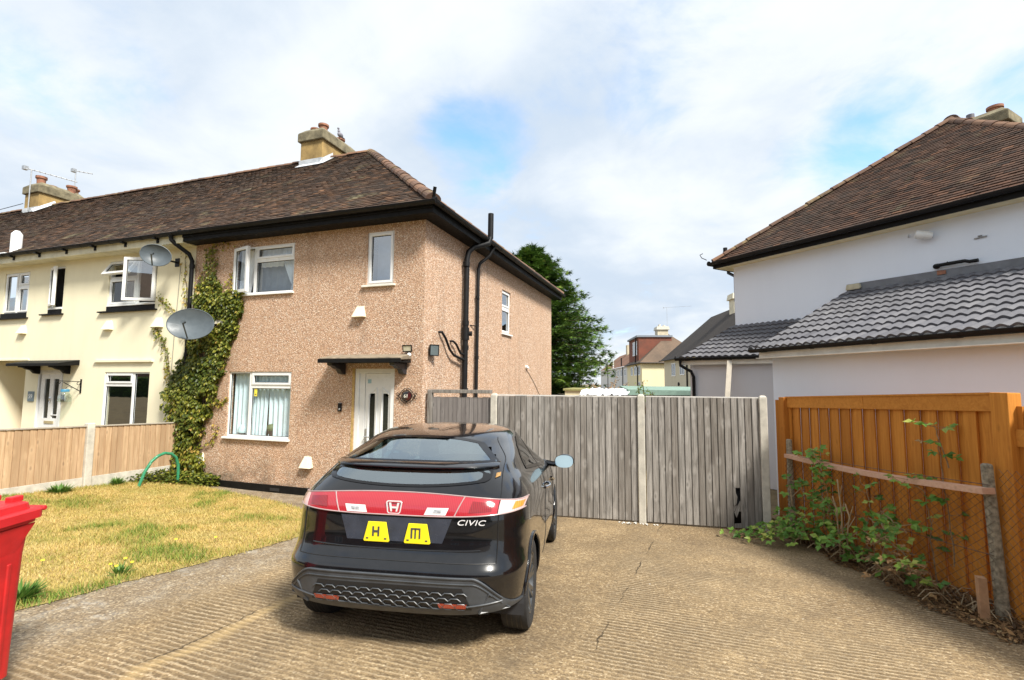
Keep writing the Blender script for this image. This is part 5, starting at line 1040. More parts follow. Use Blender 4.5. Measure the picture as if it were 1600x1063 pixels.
ov_ = .38; ap = (3.23, 3.23, 8.02); zE = 5.06; run = ap[1]+ov_; SR = (ap[2]-zE)/run; hyp = run*math.hypot(1, SR)
t = MB(); ey = (RN+Vector((0, 0, SR))).normalized()
tile_slope(t, r3(0, -ov_, zE), RD, ey, hyp, lambda v: -ov_+(ap[0]+ov_)*v/hyp, lambda v: 6.46+ov_-(6.46+ov_-ap[0])*v/hyp, tw=.165, g=.10, thick=.02)
t.add((r3(-ov_, -ov_, zE-.02), r3(6.46+ov_, -ov_, zE-.02), r3(*ap[:2], ap[2]-.02)), ((0, 1, 2),), 0, .2)
t.quad(r3(-ov_, -ov_, zE), r3(*ap), r3(3.23, 12, ap[2]), r3(-ov_, 12.3, zE), 0, .3); t.quad(r3(6.46+ov_, -ov_, zE), r3(*ap), r3(3.23, 12, ap[2]), r3(6.46+ov_, 12.3, zE), 0, .3)
rroof = t.build('roof', TILE2, white)
t = MB(); ridge_run(t, r3(-ov_+.05, -ov_+.05, zE+.09), r3(ap[0], ap[1], ap[2]+.04), .10, .30); ridge_run(t, r3(6.46+ov_-.05, -ov_+.05, zE+.03), r3(ap[0], ap[1], ap[2]+.02), .105, .34); ridge_run(t, r3(ap[0], ap[1], ap[2]+.04), r3(3.23, 12, ap[2]+.04), .13); t.build('ridge_tiles', RIDGE, rroof)
k = MB(); k.tube([r3(-ov_-.05, -ov_-.05, zE+.1), r3(-ov_-.13, -ov_-.13, zE+.16), r3(-ov_-.16, -ov_-.16, zE+.24), r3(-ov_-.11, -ov_-.11, zE+.27)], .010, 6); k.build('hip_iron', BLACKP, rroof)
k = MB(); k.hexa([r3(-ov_+.04, -ov_+.06, 4.93), r3(6.46+ov_, -ov_+.06, 4.93), r3(6.46+ov_, -ov_+.09, 4.93), r3(-ov_+.04, -ov_+.09, 4.93), r3(-ov_+.04, -ov_+.06, zE+.03), r3(6.46+ov_, -ov_+.06, zE+.03), r3(6.46+ov_, -ov_+.09, zE+.03), r3(-ov_+.04, -ov_+.09, zE+.03)]); k.hexa([r3(-ov_+.04, -ov_+.09, 4.93), r3(-ov_+.07, -ov_+.09, 4.93), r3(-ov_+.07, 12, 4.93), r3(-ov_+.04, 12, 4.93), r3(-ov_+.04, -ov_+.09, zE+.03), r3(-ov_+.07, -ov_+.09, zE+.03), r3(-ov_+.07, 12, zE+.03), r3(-ov_+.04, 12, zE+.03)]); k.build('fascia', BLACKP, white)
k = MB(); k.hexa([r3(-ov_+.07, -ov_+.09, 4.935), r3(6.46+ov_, -ov_+.09, 4.935), r3(6.46+ov_, .02, 4.935), r3(-ov_+.07, .02, 4.935), r3(-ov_+.07, -ov_+.09, 4.955), r3(6.46+ov_, -ov_+.09, 4.955), r3(6.46+ov_, .02, 4.955), r3(-ov_+.07, .02, 4.955)]); k.hexa([r3(-.31, .02, 4.935), r3(.0, .02, 4.935), r3(0, 12, 4.935), r3(-.31, 12, 4.935), r3(-.31, .02, 4.955), r3(0, .02, 4.955), r3(0, 12, 4.955), r3(-.31, 12, 4.955)]); k.build('soffit', plain('yellowed_soffit', (.72, .64, .42), .7, .15, 4), white)
gutter(white, r3(-ov_-.04, -ov_-.0, zE+.01), r3(6.46+ov_, -ov_-.0, zE+.02), .062); gutter(white, r3(-ov_-.0, 12, zE), r3(-ov_-.0, -ov_-.04, zE), .06)
k = MB(); k.tube([r3(-ov_, .3, zE-.05), r3(-ov_, .3, zE-.15), r3(-.10, .18, zE-.30), r3(-.05, .12, zE-.42), r3(-.05, .1, .1)], .038, 10); k.build('downpipe', BLACKPL, white, smooth=True)
k = MB(); k.tube([r3(-.22, .0, 5.0), r3(-.22, .0, 5.48)], .05, 12); k.build('vent_pipe', BLACKPL, white, smooth=True)
chimney(white, 1.85, 3.50, 5.55, 6.30, 7.2, 8.52, 8.92, [(3.2, 5.95, .28), (2.72, 5.95, .16), (2.02, 6.0, .26)], mp=r3, potr=.15, mat=CEMENT2)
k = MB(); c_ = Vector(r3(2.72, 5.95, 8.80)); k.tube([c_, c_+Vector((0, 0, .34))], .085, 14); k.build('metal_flue', plain('grey_flue', (.12, .12, .14), .5), white, smooth=True)
def onwall(px): return px
k = MB(); k.tube([rp(3.99, 4.14, .06), rp(3.99, 4.16, -.02)], .045, 10); k.tube([rp(3.98, 4.15, .07), rp(4.38, 4.155, .07), rp(4.44, 4.13, .07), rp(4.55, 4.13, .07)], .030, 10); k.tube([rp(4.16, 4.15, .0), rp(4.16, 4.18, .09)], .01, 6); k.build('overflow_pipe', BLACKPL, white, smooth=True)
k = MB(); k.tube([rp(4.50, 4.50, .01), rp(4.66, 4.51, .02)], .012, 6); k.tube([rp(4.55, 4.53, .03), rp(4.60, 4.53, .01)], .012, 6); k.build('cable_clip', STEEL, white)
# grey concrete tiles of the lean-to
def roman_roof(mb, a0, a1, b0, b1, ncol, nrow, thick=.040, hgt=.030, dn=8):
    """a0-a1 top edge, b0-b1 eave; double roman profile"""
    a0, a1, b0, b1 = map(Vector, (a0, a1, b0, b1)); nz = ((b1-b0).cross(a0-b0)).normalized()
    if nz.z < 0: nz = -nz
    prof = []
    for q_ in range(ncol*dn+1):
        f_ = (q_ % dn)/dn; prof.append(hgt*(.5-.5*math.cos(2*math.pi*f_))**.7 if True else 0)
    pt = lambda u, v, h: (b0.lerp(b1, u)).lerp(a0.lerp(a1, u), v)+nz*h
    for j in range(nrow):
        v0 = j/nrow-.012; v1 = (j+1)/nrow+.01
        for c_ in range(ncol):
            off = random.uniform(-.002, .002); tn = min(1, max(0, random.gauss(.5, .2))); lo, hi, lp = [], [], []
            for q_ in range(dn+1):
                i = c_*dn+q_; u = i/(ncol*dn); lo.append(pt(u, v0, prof[i]+thick+off)); hi.append(pt(u, v1, prof[i]+.004)); lp.append(pt(u, v0, prof[i]+thick+off-.03))
            mb.grid([lo, hi], 0, tn); mb.grid([lp, lo], 0, tn*.7)
t = MB(); E0 = Vector((5.40, 1.78, 2.70)); E1 = Vector((7.40, -1.20, 2.70)); E2 = E0+(E1-E0)*1.14; T0 = Vector(r3(2.55, 0, 3.93)); T1 = Vector(r3(7.0, 0, 3.93))
roman_roof(t, T0, T1, E0, E2, 29, 10)
eroof = t.build('extension_roof', TILE3, white)
k = MB(); k.beam(T0+Vector((0, 0, .06))-RN*.02, T1+Vector((0, 0, .06))-RN*.02, .05, .16); k.build('lead_flashing', plain('dark_lead', (.16, .17, .19), .55, .2, 6), eroof)
k = MB(); k.hexa([r3(2.55, -.11, 3.94), r3(2.82, -.11, 3.94), r3(2.82, -.0, 4.0), r3(2.55, .0, 4.0), r3(2.57, -.10, 4.06), r3(2.80, -.10, 4.06), r3(2.80, .0, 4.06), r3(2.57, .0, 4.06)]); k.build('mortar_block', plain('pale_mortar', (.50, .46, .33), .9, .2, 12), eroof, bevel=.02)
k = MB(); k.hexa([r3(4.0, -.06, 3.99), r3(4.12, -.06, 3.99), r3(4.12, .0, 3.99), r3(4.0, .0, 3.99), r3(4.0, -.06, 4.07), r3(4.12, -.06, 4.05), r3(4.12, 0, 4.06), r3(4.0, 0, 4.08)]); k.build('tile_offcut', TERRA, eroof)
ex_ = (E2-E0).normalized(); en_ = Vector((ex_.y, -ex_.x, 0)); 
if en_.dot(Vector((4.2, -7.5, 0))-E0) < 0: en_ = -en_
W0e = E0-en_*.22+ex_*.10; W1e = E2-en_*.22
k = MB(); k.quad(W0e-Vector((0, 0, 2.75)), W1e-Vector((0, 0, 2.75)), W1e-Vector((0, 0, .08)), W0e-Vector((0, 0, .08))); q1 = Vector(r3(2.62, 0, 0)); k.quad(W0e-Vector((0, 0, 2.75)), q1-Vector((0, 0, .05)), q1+Vector((0, 0, 3.85)), W0e-Vector((0, 0, .08))); k.build('extension_wall', WHITER, white)
k = MB(); k.beam(E0-en_*.06-Vector((0, 0, .08)), E2-en_*.06-Vector((0, 0, .08)), .03, .17); k.beam(E0-en_*.075-Vector((0, 0, .155)), E2-en_*.075-Vector((0, 0, .155)), .20, .012); k.build('extension_fascia', WHITEP, white)
gutter(white, E0+en_*.02-ex_*.12-Vector((0, 0, .005)), E2+en_*.02-Vector((0, 0, .005)), .055)
# lower rear lean-to
t = MB(); F0 = Vector((4.15, 4.50, 2.68)); F1 = Vector((5.86, 3.70, 2.68)); F2 = F0+(F1-F0)*1.5; G0 = Vector(r3(-.05, -.0, 3.49)); G1 = Vector(r3(2.7, 0, 3.49))
roman_roof(t, G0, G1, F0, F2, 20, 8); r2_ = t.build('rear_lean_to_roof', TILE3, white)
fx_ = (F2-F0).normalized(); fn_ = Vector((fx_.y, -fx_.x, 0)); V0 = F0-fn_*.2+fx_*.15; V1 = F2-fn_*.2
k = MB(); k.quad(V0-Vector((0, 0, 2.7)), V1-Vector((0, 0, 2.7)), V1-Vector((0, 0, .06)), V0-Vector((0, 0, .06))); q1 = Vector(r3(.1, 0, 0)); k.quad(V0-Vector((0, 0, 2.7)), q1, q1+Vector((0, 0, 3.4)), V0-Vector((0, 0, .06))); k.build('rear_lean_to_wall', m_render('grey_white_render', (.66, .67, .71), (.55, .56, .6), .3), white)
k = MB(); k.beam(F0-fn_*.06-Vector((0, 0, .075)), F2-fn_*.06-Vector((0, 0, .075)), .03, .15); k.build('rear_fascia', WHITEP, white)
gutter(white, F0+fn_*.02-fx_*.1, F2+fn_*.02, .055)
k = MB(); e_ = F0+fn_*.02+fx_*.02; k.tube([e_-Vector((0, 0, .04)), e_-Vector((0, 0, .16)), e_+fx_*.20-fn_*.12-Vector((0, 0, .30)), e_+fx_*.23-fn_*.17-Vector((0, 0, .42)), e_+fx_*.23-fn_*.17-Vector((0, 0, 2.6))], .036, 10); k.build('downpipe', BLACKPL, white, smooth=True)
cc = thing('security_light', 'white bullet shaped security light on the wall under the eaves of the right hand house', 'security light', rp(3.80, 4.72, 0))
k = MB(); a_ = Vector(rp(3.86, 4.72, .12)); ax_ = (Vector(rp(3.62, 4.80, .22))-a_).normalized(); k.lathe([(0, -.14), (.055, -.13), (.07, -.05), (.075, .10), (.05, .105), (0, .09)], a_, ax_, 18); k.build('lamp_body', UPVC, cc, smooth=True)
k = MB(); k.tube([rp(3.90, 4.70, 0), rp(3.90, 4.72, .10)], .025, 8); k.tube([rp(3.60, 4.76, .0), rp(3.66, 4.78, .12)], .012, 6); k.lathe([(.048, 0), (.0, .02)], a_+ax_*.09, ax_, 14); k.build('mount', STEEL, cc)

# ------------------------------------------------------------------ behind the grey fence
k = MB(); a_ = Vector((4.93, 4.30, 0)); k.beam(Vector((4.92, 3.55, .2)), Vector((5.16, 3.98, 2.60)), .10, .03, (0, 1, 0)); o = k.build('leaning_plank', plain('pale_plank', (.55, .50, .42), .85, .15, 8), None, bevel=.003); tag(o, 'pale timber plank leaning against the low white wall behind the grey fence', 'plank')
sh = thing('green_shed', 'low shed with a green grey felt roof just showing above the grey fence', 'shed', (3.7, 9.2, 0))
k = MB(); k.hexa([(2.55, 8.75, 1.72), (5.0, 9.55, 1.72), (4.6, 11.2, 1.72), (2.1, 10.3, 1.72), (2.55, 8.75, 1.90), (5.0, 9.55, 1.86), (4.6, 11.2, 1.98), (2.1, 10.3, 2.0)]); k.build('roof', plain('green_felt', (.20, .30, .25), .9, .15, 8), sh)
k = MB(); k.hexa([(2.65, 8.9, 0), (4.9, 9.65, 0), (4.5, 11.1, 0), (2.2, 10.2, 0), (2.65, 8.9, 1.72), (4.9, 9.65, 1.72), (4.5, 11.1, 1.72), (2.2, 10.2, 1.72)]); k.build('wall', WEATH, sh)
k = MB(); c_ = Vector((4.72, 8.9, 1.86)); k.lathe([(.05, 0), (.09, .02), (.10, .1), (.06, .16), (.0, .17)], c_-Vector((0, 0, .05)), (.2, -.6, .5), 12); k.build('roof_vent', STEEL, sh, smooth=True)
tp = thing('tarpaulin_heap', 'crumpled white plastic sheet heaped on a low roof beside the green shed', 'plastic sheet', (2.0, 8.4, 0))
P = [[(1.05+1.5*i/40+.25*j/14, 8.1+.35*i/40+1.6*j/14, 1.72+.17*sst(0, .35, j/14)+.07*mnoise.noise((i*.42, j*.5, 2))+.05*mnoise.noise((i*.9, j*.8, 5))) for i in range(41)] for j in range(15)]
k = MB(); k.grid(P); k.build('plastic_sheet', plain('white_plastic', (.58, .60, .63), .35, .06, 10), tp); k = MB(); k.hexa([(1.0, 8.1, 0), (2.6, 8.5, 0), (2.8, 10, 0), (1.2, 9.7, 0), (1.0, 8.1, 1.7), (2.6, 8.5, 1.7), (2.8, 10, 1.7), (1.2, 9.7, 1.7)]); k.build('stack', WEATH, tp)
lr = thing('lichen_ridge', 'small mossy cap of an outbuilding just above the fence beside the house', 'outbuilding', (.55, 9.6, 0))
k = MB(); k.hexa([(.35, 9.3, 0), (1.1, 9.3, 0), (1.1, 11, 0), (.35, 11, 0), (.35, 9.3, 1.83), (1.1, 9.3, 1.83), (1.1, 11, 1.83), (.35, 11, 1.83)]); k.build('wall', CREAM2, lr); k = MB(); k.hexa([(.3, 9.25, 1.83), (1.15, 9.25, 1.83), (1.15, 11, 1.83), (.3, 11, 1.83), (.3, 9.25, 1.90), (1.15, 9.25, 1.88), (1.15, 11, 1.9), (.3, 11, 1.92)]); k.build('roof', plain('mossy_roof', (.30, .29, .12), .9, .4, 12), lr)
def leafy(name, lab, c, sc_, n_, mat, mean=.5, grp=None):
    t_ = thing(name, lab, 'plant', c, group=grp); it = []; st = MB()
    for i in range(max(3, n_//40)):
        e_ = Vector(c)+Vector((random.gauss(0, sc_[0]), random.gauss(0, sc_[0]), sc_[1]*random.uniform(.5, 1))); b_ = Vector(c); st.tube([b_, b_.lerp(e_, .5)+Vector((random.gauss(0, .05), 0, .05)), e_], .012, 4)
        for j in range(40):
            p = b_.lerp(e_, random.uniform(.35, 1.0))+Vector((random.gauss(0, .07), random.gauss(0, .07), random.gauss(0, .05))); nd = np.array([random.gauss(0, .5), random.gauss(-.4, .5), 1]); nd /= np.linalg.norm(nd); dv = np.array([random.gauss(0, 1), random.gauss(0, 1), 0]); dv -= nd*dv.dot(nd); dv /= np.linalg.norm(dv); s_ = random.uniform(.05, .11); it.append((leaf_tris(np.array(p), nd, dv, s_, s_*.6), min(1, max(0, random.gauss(mean, .2)))))
    st.build('stem', STEMM, t_); leaves_object('leaves', it, mat, t_)
leafy('shrub', 'wispy green sapling top rising behind the grey fence before the far cream wall', (3.15, 7.6, 1.2), (.14, 1.0), 160, BRM, .75)
leafy('shrub', 'brown withered shrub behind the white plastic sheet', (1.6, 10.6, 1.3), (.38, 1.0), 420, DRY, .55)

# ------------------------------------------------------------------ houses in the next street
def far_frame(o_, g): 
    g = Vector((g[0], g[1], 0)).normalized(); r_ = Vector((-g.y, g.x, 0)); o_ = Vector(o_)
    return lambda a, b, z: tuple(o_+g*a+r_*b+Vector((0, 0, z)))
FARC = m_render('far_cream', (.78, .70, .46), (.6, .52, .36), .2, .5); FARW = m_render('far_white', (.70, .70, .68), (.5, .48, .44), .3, .5)
TROOF = m_tile('far_brown_roof', [(0, (.10, .07, .05)), (.5, (.15, .105, .075)), (1, (.20, .14, .10))], (.25, .2, .12), .3); DORM = m_tile('red_hung_tiles', [(0, (.13, .045, .03)), (.5, (.21, .075, .05)), (1, (.28, .11, .07))], (.2, .1, .07), .2)
fh = thing('dormer_house', 'distant cream house with red tile hung dormer and brown hipped roof', 'house', (0, 70, 0)); F_ = far_frame((-1.31, 67.1, 0), (.97, .25))
k = MB(); LR = 50
k.quad(F_(0, 0, 0), F_(10, 0, 0), F_(10, 0, 4.95), F_(0, 0, 4.95)); k.quad(F_(0, 0, 0), F_(0, 14, 0), F_(0, 14, 4.95), F_(0, 0, 4.95)); k.build('wall', FARC, fh)
k = MB(); hz_ = 9.75; k.add((F_(-.4, -.4, 4.95), F_(10.4, -.4, 4.95), F_(5, 5, hz_)), ((0, 1, 2),), 0, .5); k.quad(F_(-.4, -.4, 4.95), F_(5, 5, hz_), F_(5, 14, hz_), F_(-.4, 14, 4.95), 0, .35); k.quad(F_(10.4, -.4, 4.95), F_(5, 5, hz_), F_(5, 14, hz_), F_(10.4, 14, 4.95), 0, .5)
fr2 = k.build('roof', TROOF, fh)
k = MB(); b0 = 3.6; k.quad(F_(.2, b0, 4.9), F_(5.2, b0, 4.9), F_(5.2, b0, 9.1), F_(.2, b0, 9.1), 0, .5); k.quad(F_(.2, b0, 4.9), F_(.2, 13, 4.9), F_(.2, 13, 9.1), F_(.2, b0, 9.1), 0, .4); dm_ = k.build('dormer', DORM, fr2)
k = MB(); k.hexa([F_(-.1, b0-.2, 9.1), F_(5.3, b0-.2, 9.1), F_(5.3, 13, 9.1), F_(-.1, 13, 9.1), F_(-.1, b0-.2, 9.38), F_(5.3, b0-.2, 9.38), F_(5.3, 13, 9.38), F_(-.1, 13, 9.38)]); k.build('dormer_roof', plain('grey_felt_edge', (.20, .23, .27), .7), fr2)
def fwin(par, mp, u0, u1, z0, z1):
    k = MB(); ring(k, mp, u0, u1, z0, z1, .10, .0, .06); um = (u0+u1)/2; k.mbox(mp, um-.05, um+.05, z0+.1, z1-.1, 0, .06); wn_ = k.build('window', UPVC, par); k = MB(); k.quad(mp(u0+.1, z0+.1, .02), mp(u1-.1, z0+.1, .02), mp(u1-.1, z1-.1, .02), mp(u0+.1, z1-.1, .02)); k.build('pane', plain('far_dark_pane', (.16, .19, .23), .15), wn_)
lm = lambda u, z, d: F_(-d, u, z)
for u0, u1, z0, z1 in ((1.2, 3.0, 3.2, 4.6), (4.2, 6.6, 3.2, 4.6), (8, 10, 3.2, 4.6), (1.2, 3.0, .9, 2.2)): fwin(fh, lm, u0, u1, z0, z1)
fwin(fh, lambda u, z, d: F_(.2-d, u, z), 5.0, 9.0, 6.4, 8.6)
k = MB(); k.tube([F_(-.35, 3.3, 4.8), F_(-.1, 3.3, 4.4), F_(-.1, 3.3, 0)], .09, 6); k.tube([F_(.0, 5, 9.2), F_(-.1, 5, 5)], .10, 6); k.tube([F_(-.45, -.4, 4.95), F_(-.45, 14, 4.95)], .10, 6); k.tube([F_(-.45, -.45, 4.95), F_(10, -.45, 4.95)], .09, 6); k.build('downpipe', BLACKPL, fh)
k = MB(); k.hexa([F_(3.2, 4.0, 8.3), F_(4.8, 4.0, 8.3), F_(4.8, 6.0, 8.3), F_(3.2, 6, 8.3), F_(3.2, 4.0, 10.3), F_(4.8, 4, 10.3), F_(4.8, 6, 10.3), F_(3.2, 6, 10.3)]); fch = k.build('chimney', plain('far_chimney_render', (.50, .44, .32), .9, .2, 2), fr2); k = MB(); k.hexa([F_(3.0, 3.8, 10.3), F_(5.0, 3.8, 10.3), F_(5.0, 6.2, 10.3), F_(3.0, 6.2, 10.3), F_(3.1, 3.9, 10.8), F_(4.9, 3.9, 10.8), F_(4.9, 6.1, 10.8), F_(3.1, 6.1, 10.8)]); k.tube([F_(3.7, 5, 10.8), F_(3.7, 5, 11.2)], .2, 8); k.tube([F_(4.4, 5, 10.8), F_(4.4, 5, 11.1)], .2, 8); k.build('cap', CONC, fch)
aerial('distant television aerial above the dormer house chimney', F_(4.9, 5, 8.6), 5.3, (1, -.15, 0), 4.2, 7).scale = (1, 1, 1)
fw2 = thing('terraced_houses', 'distant pale terraced row with brown roof left of the dormer house', 'house', F_(0, 30, 0))
k = MB(); k.quad(F_(0, 14.05, 0), F_(0, 60, 0), F_(0, 60, 4.95), F_(0, 14.05, 4.95)); k.quad(F_(0, 14.05, 0), F_(10, 14.05, 0), F_(10, 14.05, 4.9), F_(0, 14.05, 4.9)); k.build('wall', FARW, fw2)
k = MB(); k.quad(F_(-.4, 14.02, 4.95), F_(5, 14.02, 9.0), F_(5, 60, 9.0), F_(-.4, 60, 4.95), 0, .8); k.quad(F_(10.4, 14.02, 4.95), F_(5, 14.02, 9.0), F_(5, 60, 9.0), F_(10.4, 60, 4.95), 0, .8); frr = k.build('roof', m_tile('far_red_roof', [(0, (.15, .08, .05)), (1, (.26, .13, .08))], (.2, .15, .1), .3), fw2)
for b_ in (24, 40):
    k = MB(); k.hexa([F_(4, b_, 8), F_(6, b_, 8), F_(6, b_+2, 8), F_(4, b_+2, 8), F_(4, b_, 10.6), F_(6, b_, 10.6), F_(6, b_+2, 10.6), F_(4, b_+2, 10.6)]); k.build('chimney', bpy.data.materials['far_chimney_render'], frr)
for i in range(7): fwin(fw2, lm, 15.5+i*4.5, 17.5+i*4.5, 3.2, 4.5)
for b_ in (19, 31, 43):
    k = MB(); k.tube([F_(-.1, b_, 4.9), F_(-.1, b_, 0)], .08, 6); k.tube([F_(-.3, b_, 5.1), F_(-.3, b_, 6.6)], .12, 6, t=.5); k.build('downpipe', UPVC if b_ == 31 else BLACKPL, fw2)
nh = thing('dark_roofed_house', 'middle distance cream house with a long dark roof, partly behind the white house', 'house', (6, 56, 0)); H_ = far_frame((2.0, 61.5, 0), (.252, -.968))
k = MB(); k.quad(H_(0, 0, 0), H_(24, 0, 0), H_(24, 0, 4.95), H_(0, 0, 4.95)); k.quad(H_(0, 0, 0), H_(0, 9, 0), H_(0, 9, 4.95), H_(0, 0, 4.95)); k.build('wall', m_render('far_dull_cream', (.60, .55, .42), (.45, .4, .3), .3, .5), nh)
k = MB(); k.quad(H_(-.5, -.5, 4.95), H_(25, -.5, 4.95), H_(19, 4.8, 10.3), H_(4.6, 4.8, 10.3), 0, .15); k.add((H_(-.5, -.5, 4.95), H_(4.6, 4.8, 10.3), H_(-.5, 10, 4.95)), ((0, 1, 2),), 0, .2); k.quad(H_(-.5, 10, 4.95), H_(25, 10, 4.95), H_(19, 4.8, 10.3), H_(4.6, 4.8, 10.3), 0, .2); nr_ = k.build('roof', m_tile('dark_slate_brown', [(0, (.035, .03, .028)), (1, (.075, .06, .052))], (.12, .1, .08), .2), nh)
nm = lambda u, z, d: H_(u, -d, z)
for u0, u1, z0, z1 in ((4, 6, 2.9, 4.5), (8, 10, 3.0, 4.5)): fwin(nh, nm, u0, u1, z0, z1)
k = MB(); k.tube([H_(11.2, -.1, 4.9), H_(11.2, -.1, 0)], .09, 6); k.tube([H_(-.5, -.55, 4.95), H_(24, -.55, 4.95)], .09, 6); k.build('downpipe', BLACKPL, nh)
k = MB(); k.lathe([(.0, 0), (.22, .0), (.22, .1), (0, .12)], H_(7.5, -.05, 1.95), H_(0, -1, 0) if False else tuple(Vector(H_(0, -1, 0))-Vector(H_(0, 0, 0))), 12); k.build('wall_vent', BLACKPL, nh)
k = MB(); k.hexa([H_(13.4, 3.9, 8), H_(14.8, 3.9, 8), H_(14.8, 5.6, 8), H_(13.4, 5.6, 8), H_(13.4, 3.9, 10.9), H_(14.8, 3.9, 10.9), H_(14.8, 5.6, 10.9), H_(13.4, 5.6, 10.9)]); nc_ = k.build('chimney', plain('pale_chimney', (.62, .57, .44), .9, .2, 2), nr_); k = MB(); k.hexa([H_(13.2, 3.7, 10.9), H_(15.0, 3.7, 10.9), H_(15, 5.8, 10.9), H_(13.2, 5.8, 10.9), H_(13.3, 3.8, 11.5), H_(14.9, 3.8, 11.5), H_(14.9, 5.7, 11.5), H_(13.3, 5.7, 11.5)]); k.tube([H_(14, 4.5, 11.5), H_(14, 4.5, 11.7)], .2, 8); k.tube([H_(14.3, 5.2, 11.5), H_(14.3, 5.2, 11.75)], .2, 8); k.build('cap', bpy.data.materials['pale_chimney'], nc_)

# unseen black lump added behind the broken board so the hole reads dark
sk = thing('hole_darkener', 'black lump added behind the hole in the grey fence, so the hole reads dark', 'added backing', (5.0, .95, 0))
bmx = bmesh.new(); bmesh.ops.create_icosphere(bmx, subdivisions=4, radius=.36)
for v_ in bmx.verts: v_.co *= 1+.16*mnoise.noise(v_.co*5); v_.co.z = max(v_.co.z*1.05+.34, .01)
me_ = bpy.data.meshes.new('dark_lump'); bmx.to_mesh(me_); bmx.free(); me_.materials.append(BLACKPL); me_.polygons.foreach_set('use_smooth', [True]*len(me_.polygons)); o = bpy.data.objects.new('dark_lump', me_); col.objects.link(o); o.parent = sk

# ------------------------------------------------------------------ the other side of the road, which the windows and the car reflect
def hedge(lab, x0, x1, y, h, dp):
    t_ = thing('hedge', lab, 'hedge', ((x0+x1)/2, y, .67)); it = []
    for i in range(int((x1-x0)*200)):
        x = random.uniform(x0, x1); f_ = random.random(); 
        if f_ < .65: p = (x, y+dp/2+random.gauss(0, .05), .7+h*random.random()); nd = np.array([random.gauss(0, .5), 1, random.gauss(.2, .5)])
        else: p = (x, y+random.uniform(-dp/2, dp/2), .7+h+random.gauss(0, .05)); nd = np.array([random.gauss(0, .5), random.gauss(0, .5), 1])
        nd /= np.linalg.norm(nd); dv = np.array([random.gauss(0, 1), random.gauss(0, 1), random.gauss(0, 1)]); dv -= nd*dv.dot(nd); dv /= np.linalg.norm(dv); s_ = random.uniform(.10, .18); it.append((leaf_tris(p, nd, dv, s_, s_*.7), random.random()*.7))
    k = MB(); k.box(x0, x1, y-dp/2+.05, y+dp/2-.06, .5, .68+h); k.build('hedge_core', plain('hedge_shade', (.02, .035, .012), .95, .3, 8), t_); leaves_object('leaves', it, CONM, t_)
hedge('clipped green hedge across the road to the left', -48, 1.0, -19.2, 1.5, .9); hedge('clipped green hedge across the road to the right', 3.2, 20, -19.2, 1.35, .9)
op = thing('opposite_house', 'brick terraced house across the road', 'house', (0, -27, .6)); BRK = M('red_brick'); bt = BRK.n('ShaderNodeTexBrick'); BRK.ln(BRK.mapping((1, 1, 1), (R(90), 0, 0)), bt.inputs[0]); bt.inputs['Color1'].default_value = (.26, .11, .07, 1); bt.inputs['Color2'].default_value = (.18, .075, .05, 1); bt.inputs['Mortar'].default_value = (.32, .28, .24, 1); bt.inputs['Scale'].default_value = 4; BRK.color(bt.outputs[0]).set(rough=.9)
bw = lambda u, z, d: (u, -24+d, z); hls = [(x, x+1.6, z0, z0+1.2) for x in (-62, -55, -48, -41, -34, -27, -22, -17, -12, -7, -2, 3, 8, 13, 18) for z0 in (1.6, 4.2)]
k = MB(); wall(k, bw, -70, 24, .3, 6.0, hls); k.quad((-70, -33, .3), (24, -33, .3), (24, -33, 6), (-70, -33, 6)); k.quad((-70, -24, .3), (-70, -33, .3), (-70, -33, 6), (-70, -24, 6)); k.quad((24, -24, .3), (24, -33, .3), (24, -33, 6), (24, -24, 6)); k.build('wall', BRK.m, op)
k = MB(); k.quad((-70.4, -23.5, 5.9), (24.4, -23.5, 5.9), (20, -28.5, 9.4), (-66, -28.5, 9.4)); k.quad((-70.4, -33.5, 5.9), (24.4, -33.5, 5.9), (20, -28.5, 9.4), (-66, -28.5, 9.4)); k.add(((-70.4, -23.5, 5.9), (-70.4, -33.5, 5.9), (-66, -28.5, 9.4)), ((0, 1, 2),)); k.add(((24.4, -23.5, 5.9), (24.4, -33.5, 5.9), (20, -28.5, 9.4)), ((0, 1, 2),)); k.build('roof', TROOF, op)
for a, b, c_, d_ in hls:
    k = MB(); ring(k, bw, a, b, c_, d_, .07, -.08, -.02); k.mbox(bw, (a+b)/2-.03, (a+b)/2+.03, c_+.07, d_-.07, -.08, -.02); wn_ = k.build('window', UPVC, op); k = MB(); k.quad(bw(a+.06, c_+.06, -.05), bw(b-.06, c_+.06, -.05), bw(b-.06, d_-.06, -.05), bw(a+.06, d_-.06, -.05)); k.build('pane', bpy.data.materials['far_dark_pane'], wn_)

# ------------------------------------------------------------------ the car (local frame: x right, y forward from the rear axle, z up)
PAINT = M('black_car_paint'); PAINT.color(PAINT.mix(PAINT.mr(PAINT.noise(9, 6, .7), .5, .8), (.003, .0032, .0045), (.008, .008, .010))).set(rough=.2, coat=1, coatr=.025, spec=.3); PAINT = PAINT.m
TRIM = plain('grey_bumper_plastic', (.052, .058, .066), .42, .25, 7); DTRIM = plain('black_trim', (.010, .010, .011), .45, .2, 12); GLOSSB = plain('gloss_black_glass_edge', (.006, .006, .007), .06, .1, 5)
CGL = m_glass('tinted_car_glass', (.50, .62, .64), .30, gcol=(.86, .96, 1.0)); CGS = m_glass('dark_car_side_glass', (.26, .32, .30), .20)
def lens(name, c, c2, rough=.12):
    q = M(name); v_ = q.n('ShaderNodeTexWave'); q.ln(q.co(), v_.inputs[0]); v_.inputs['Scale'].default_value = 26; v_.inputs['Distortion'].default_value = 1.5
    q.color(q.mix(q.math('MULTIPLY', v_.outputs['Fac'], .45), c, c2)).set(rough=rough, coat=1, coatr=.04); return q.m
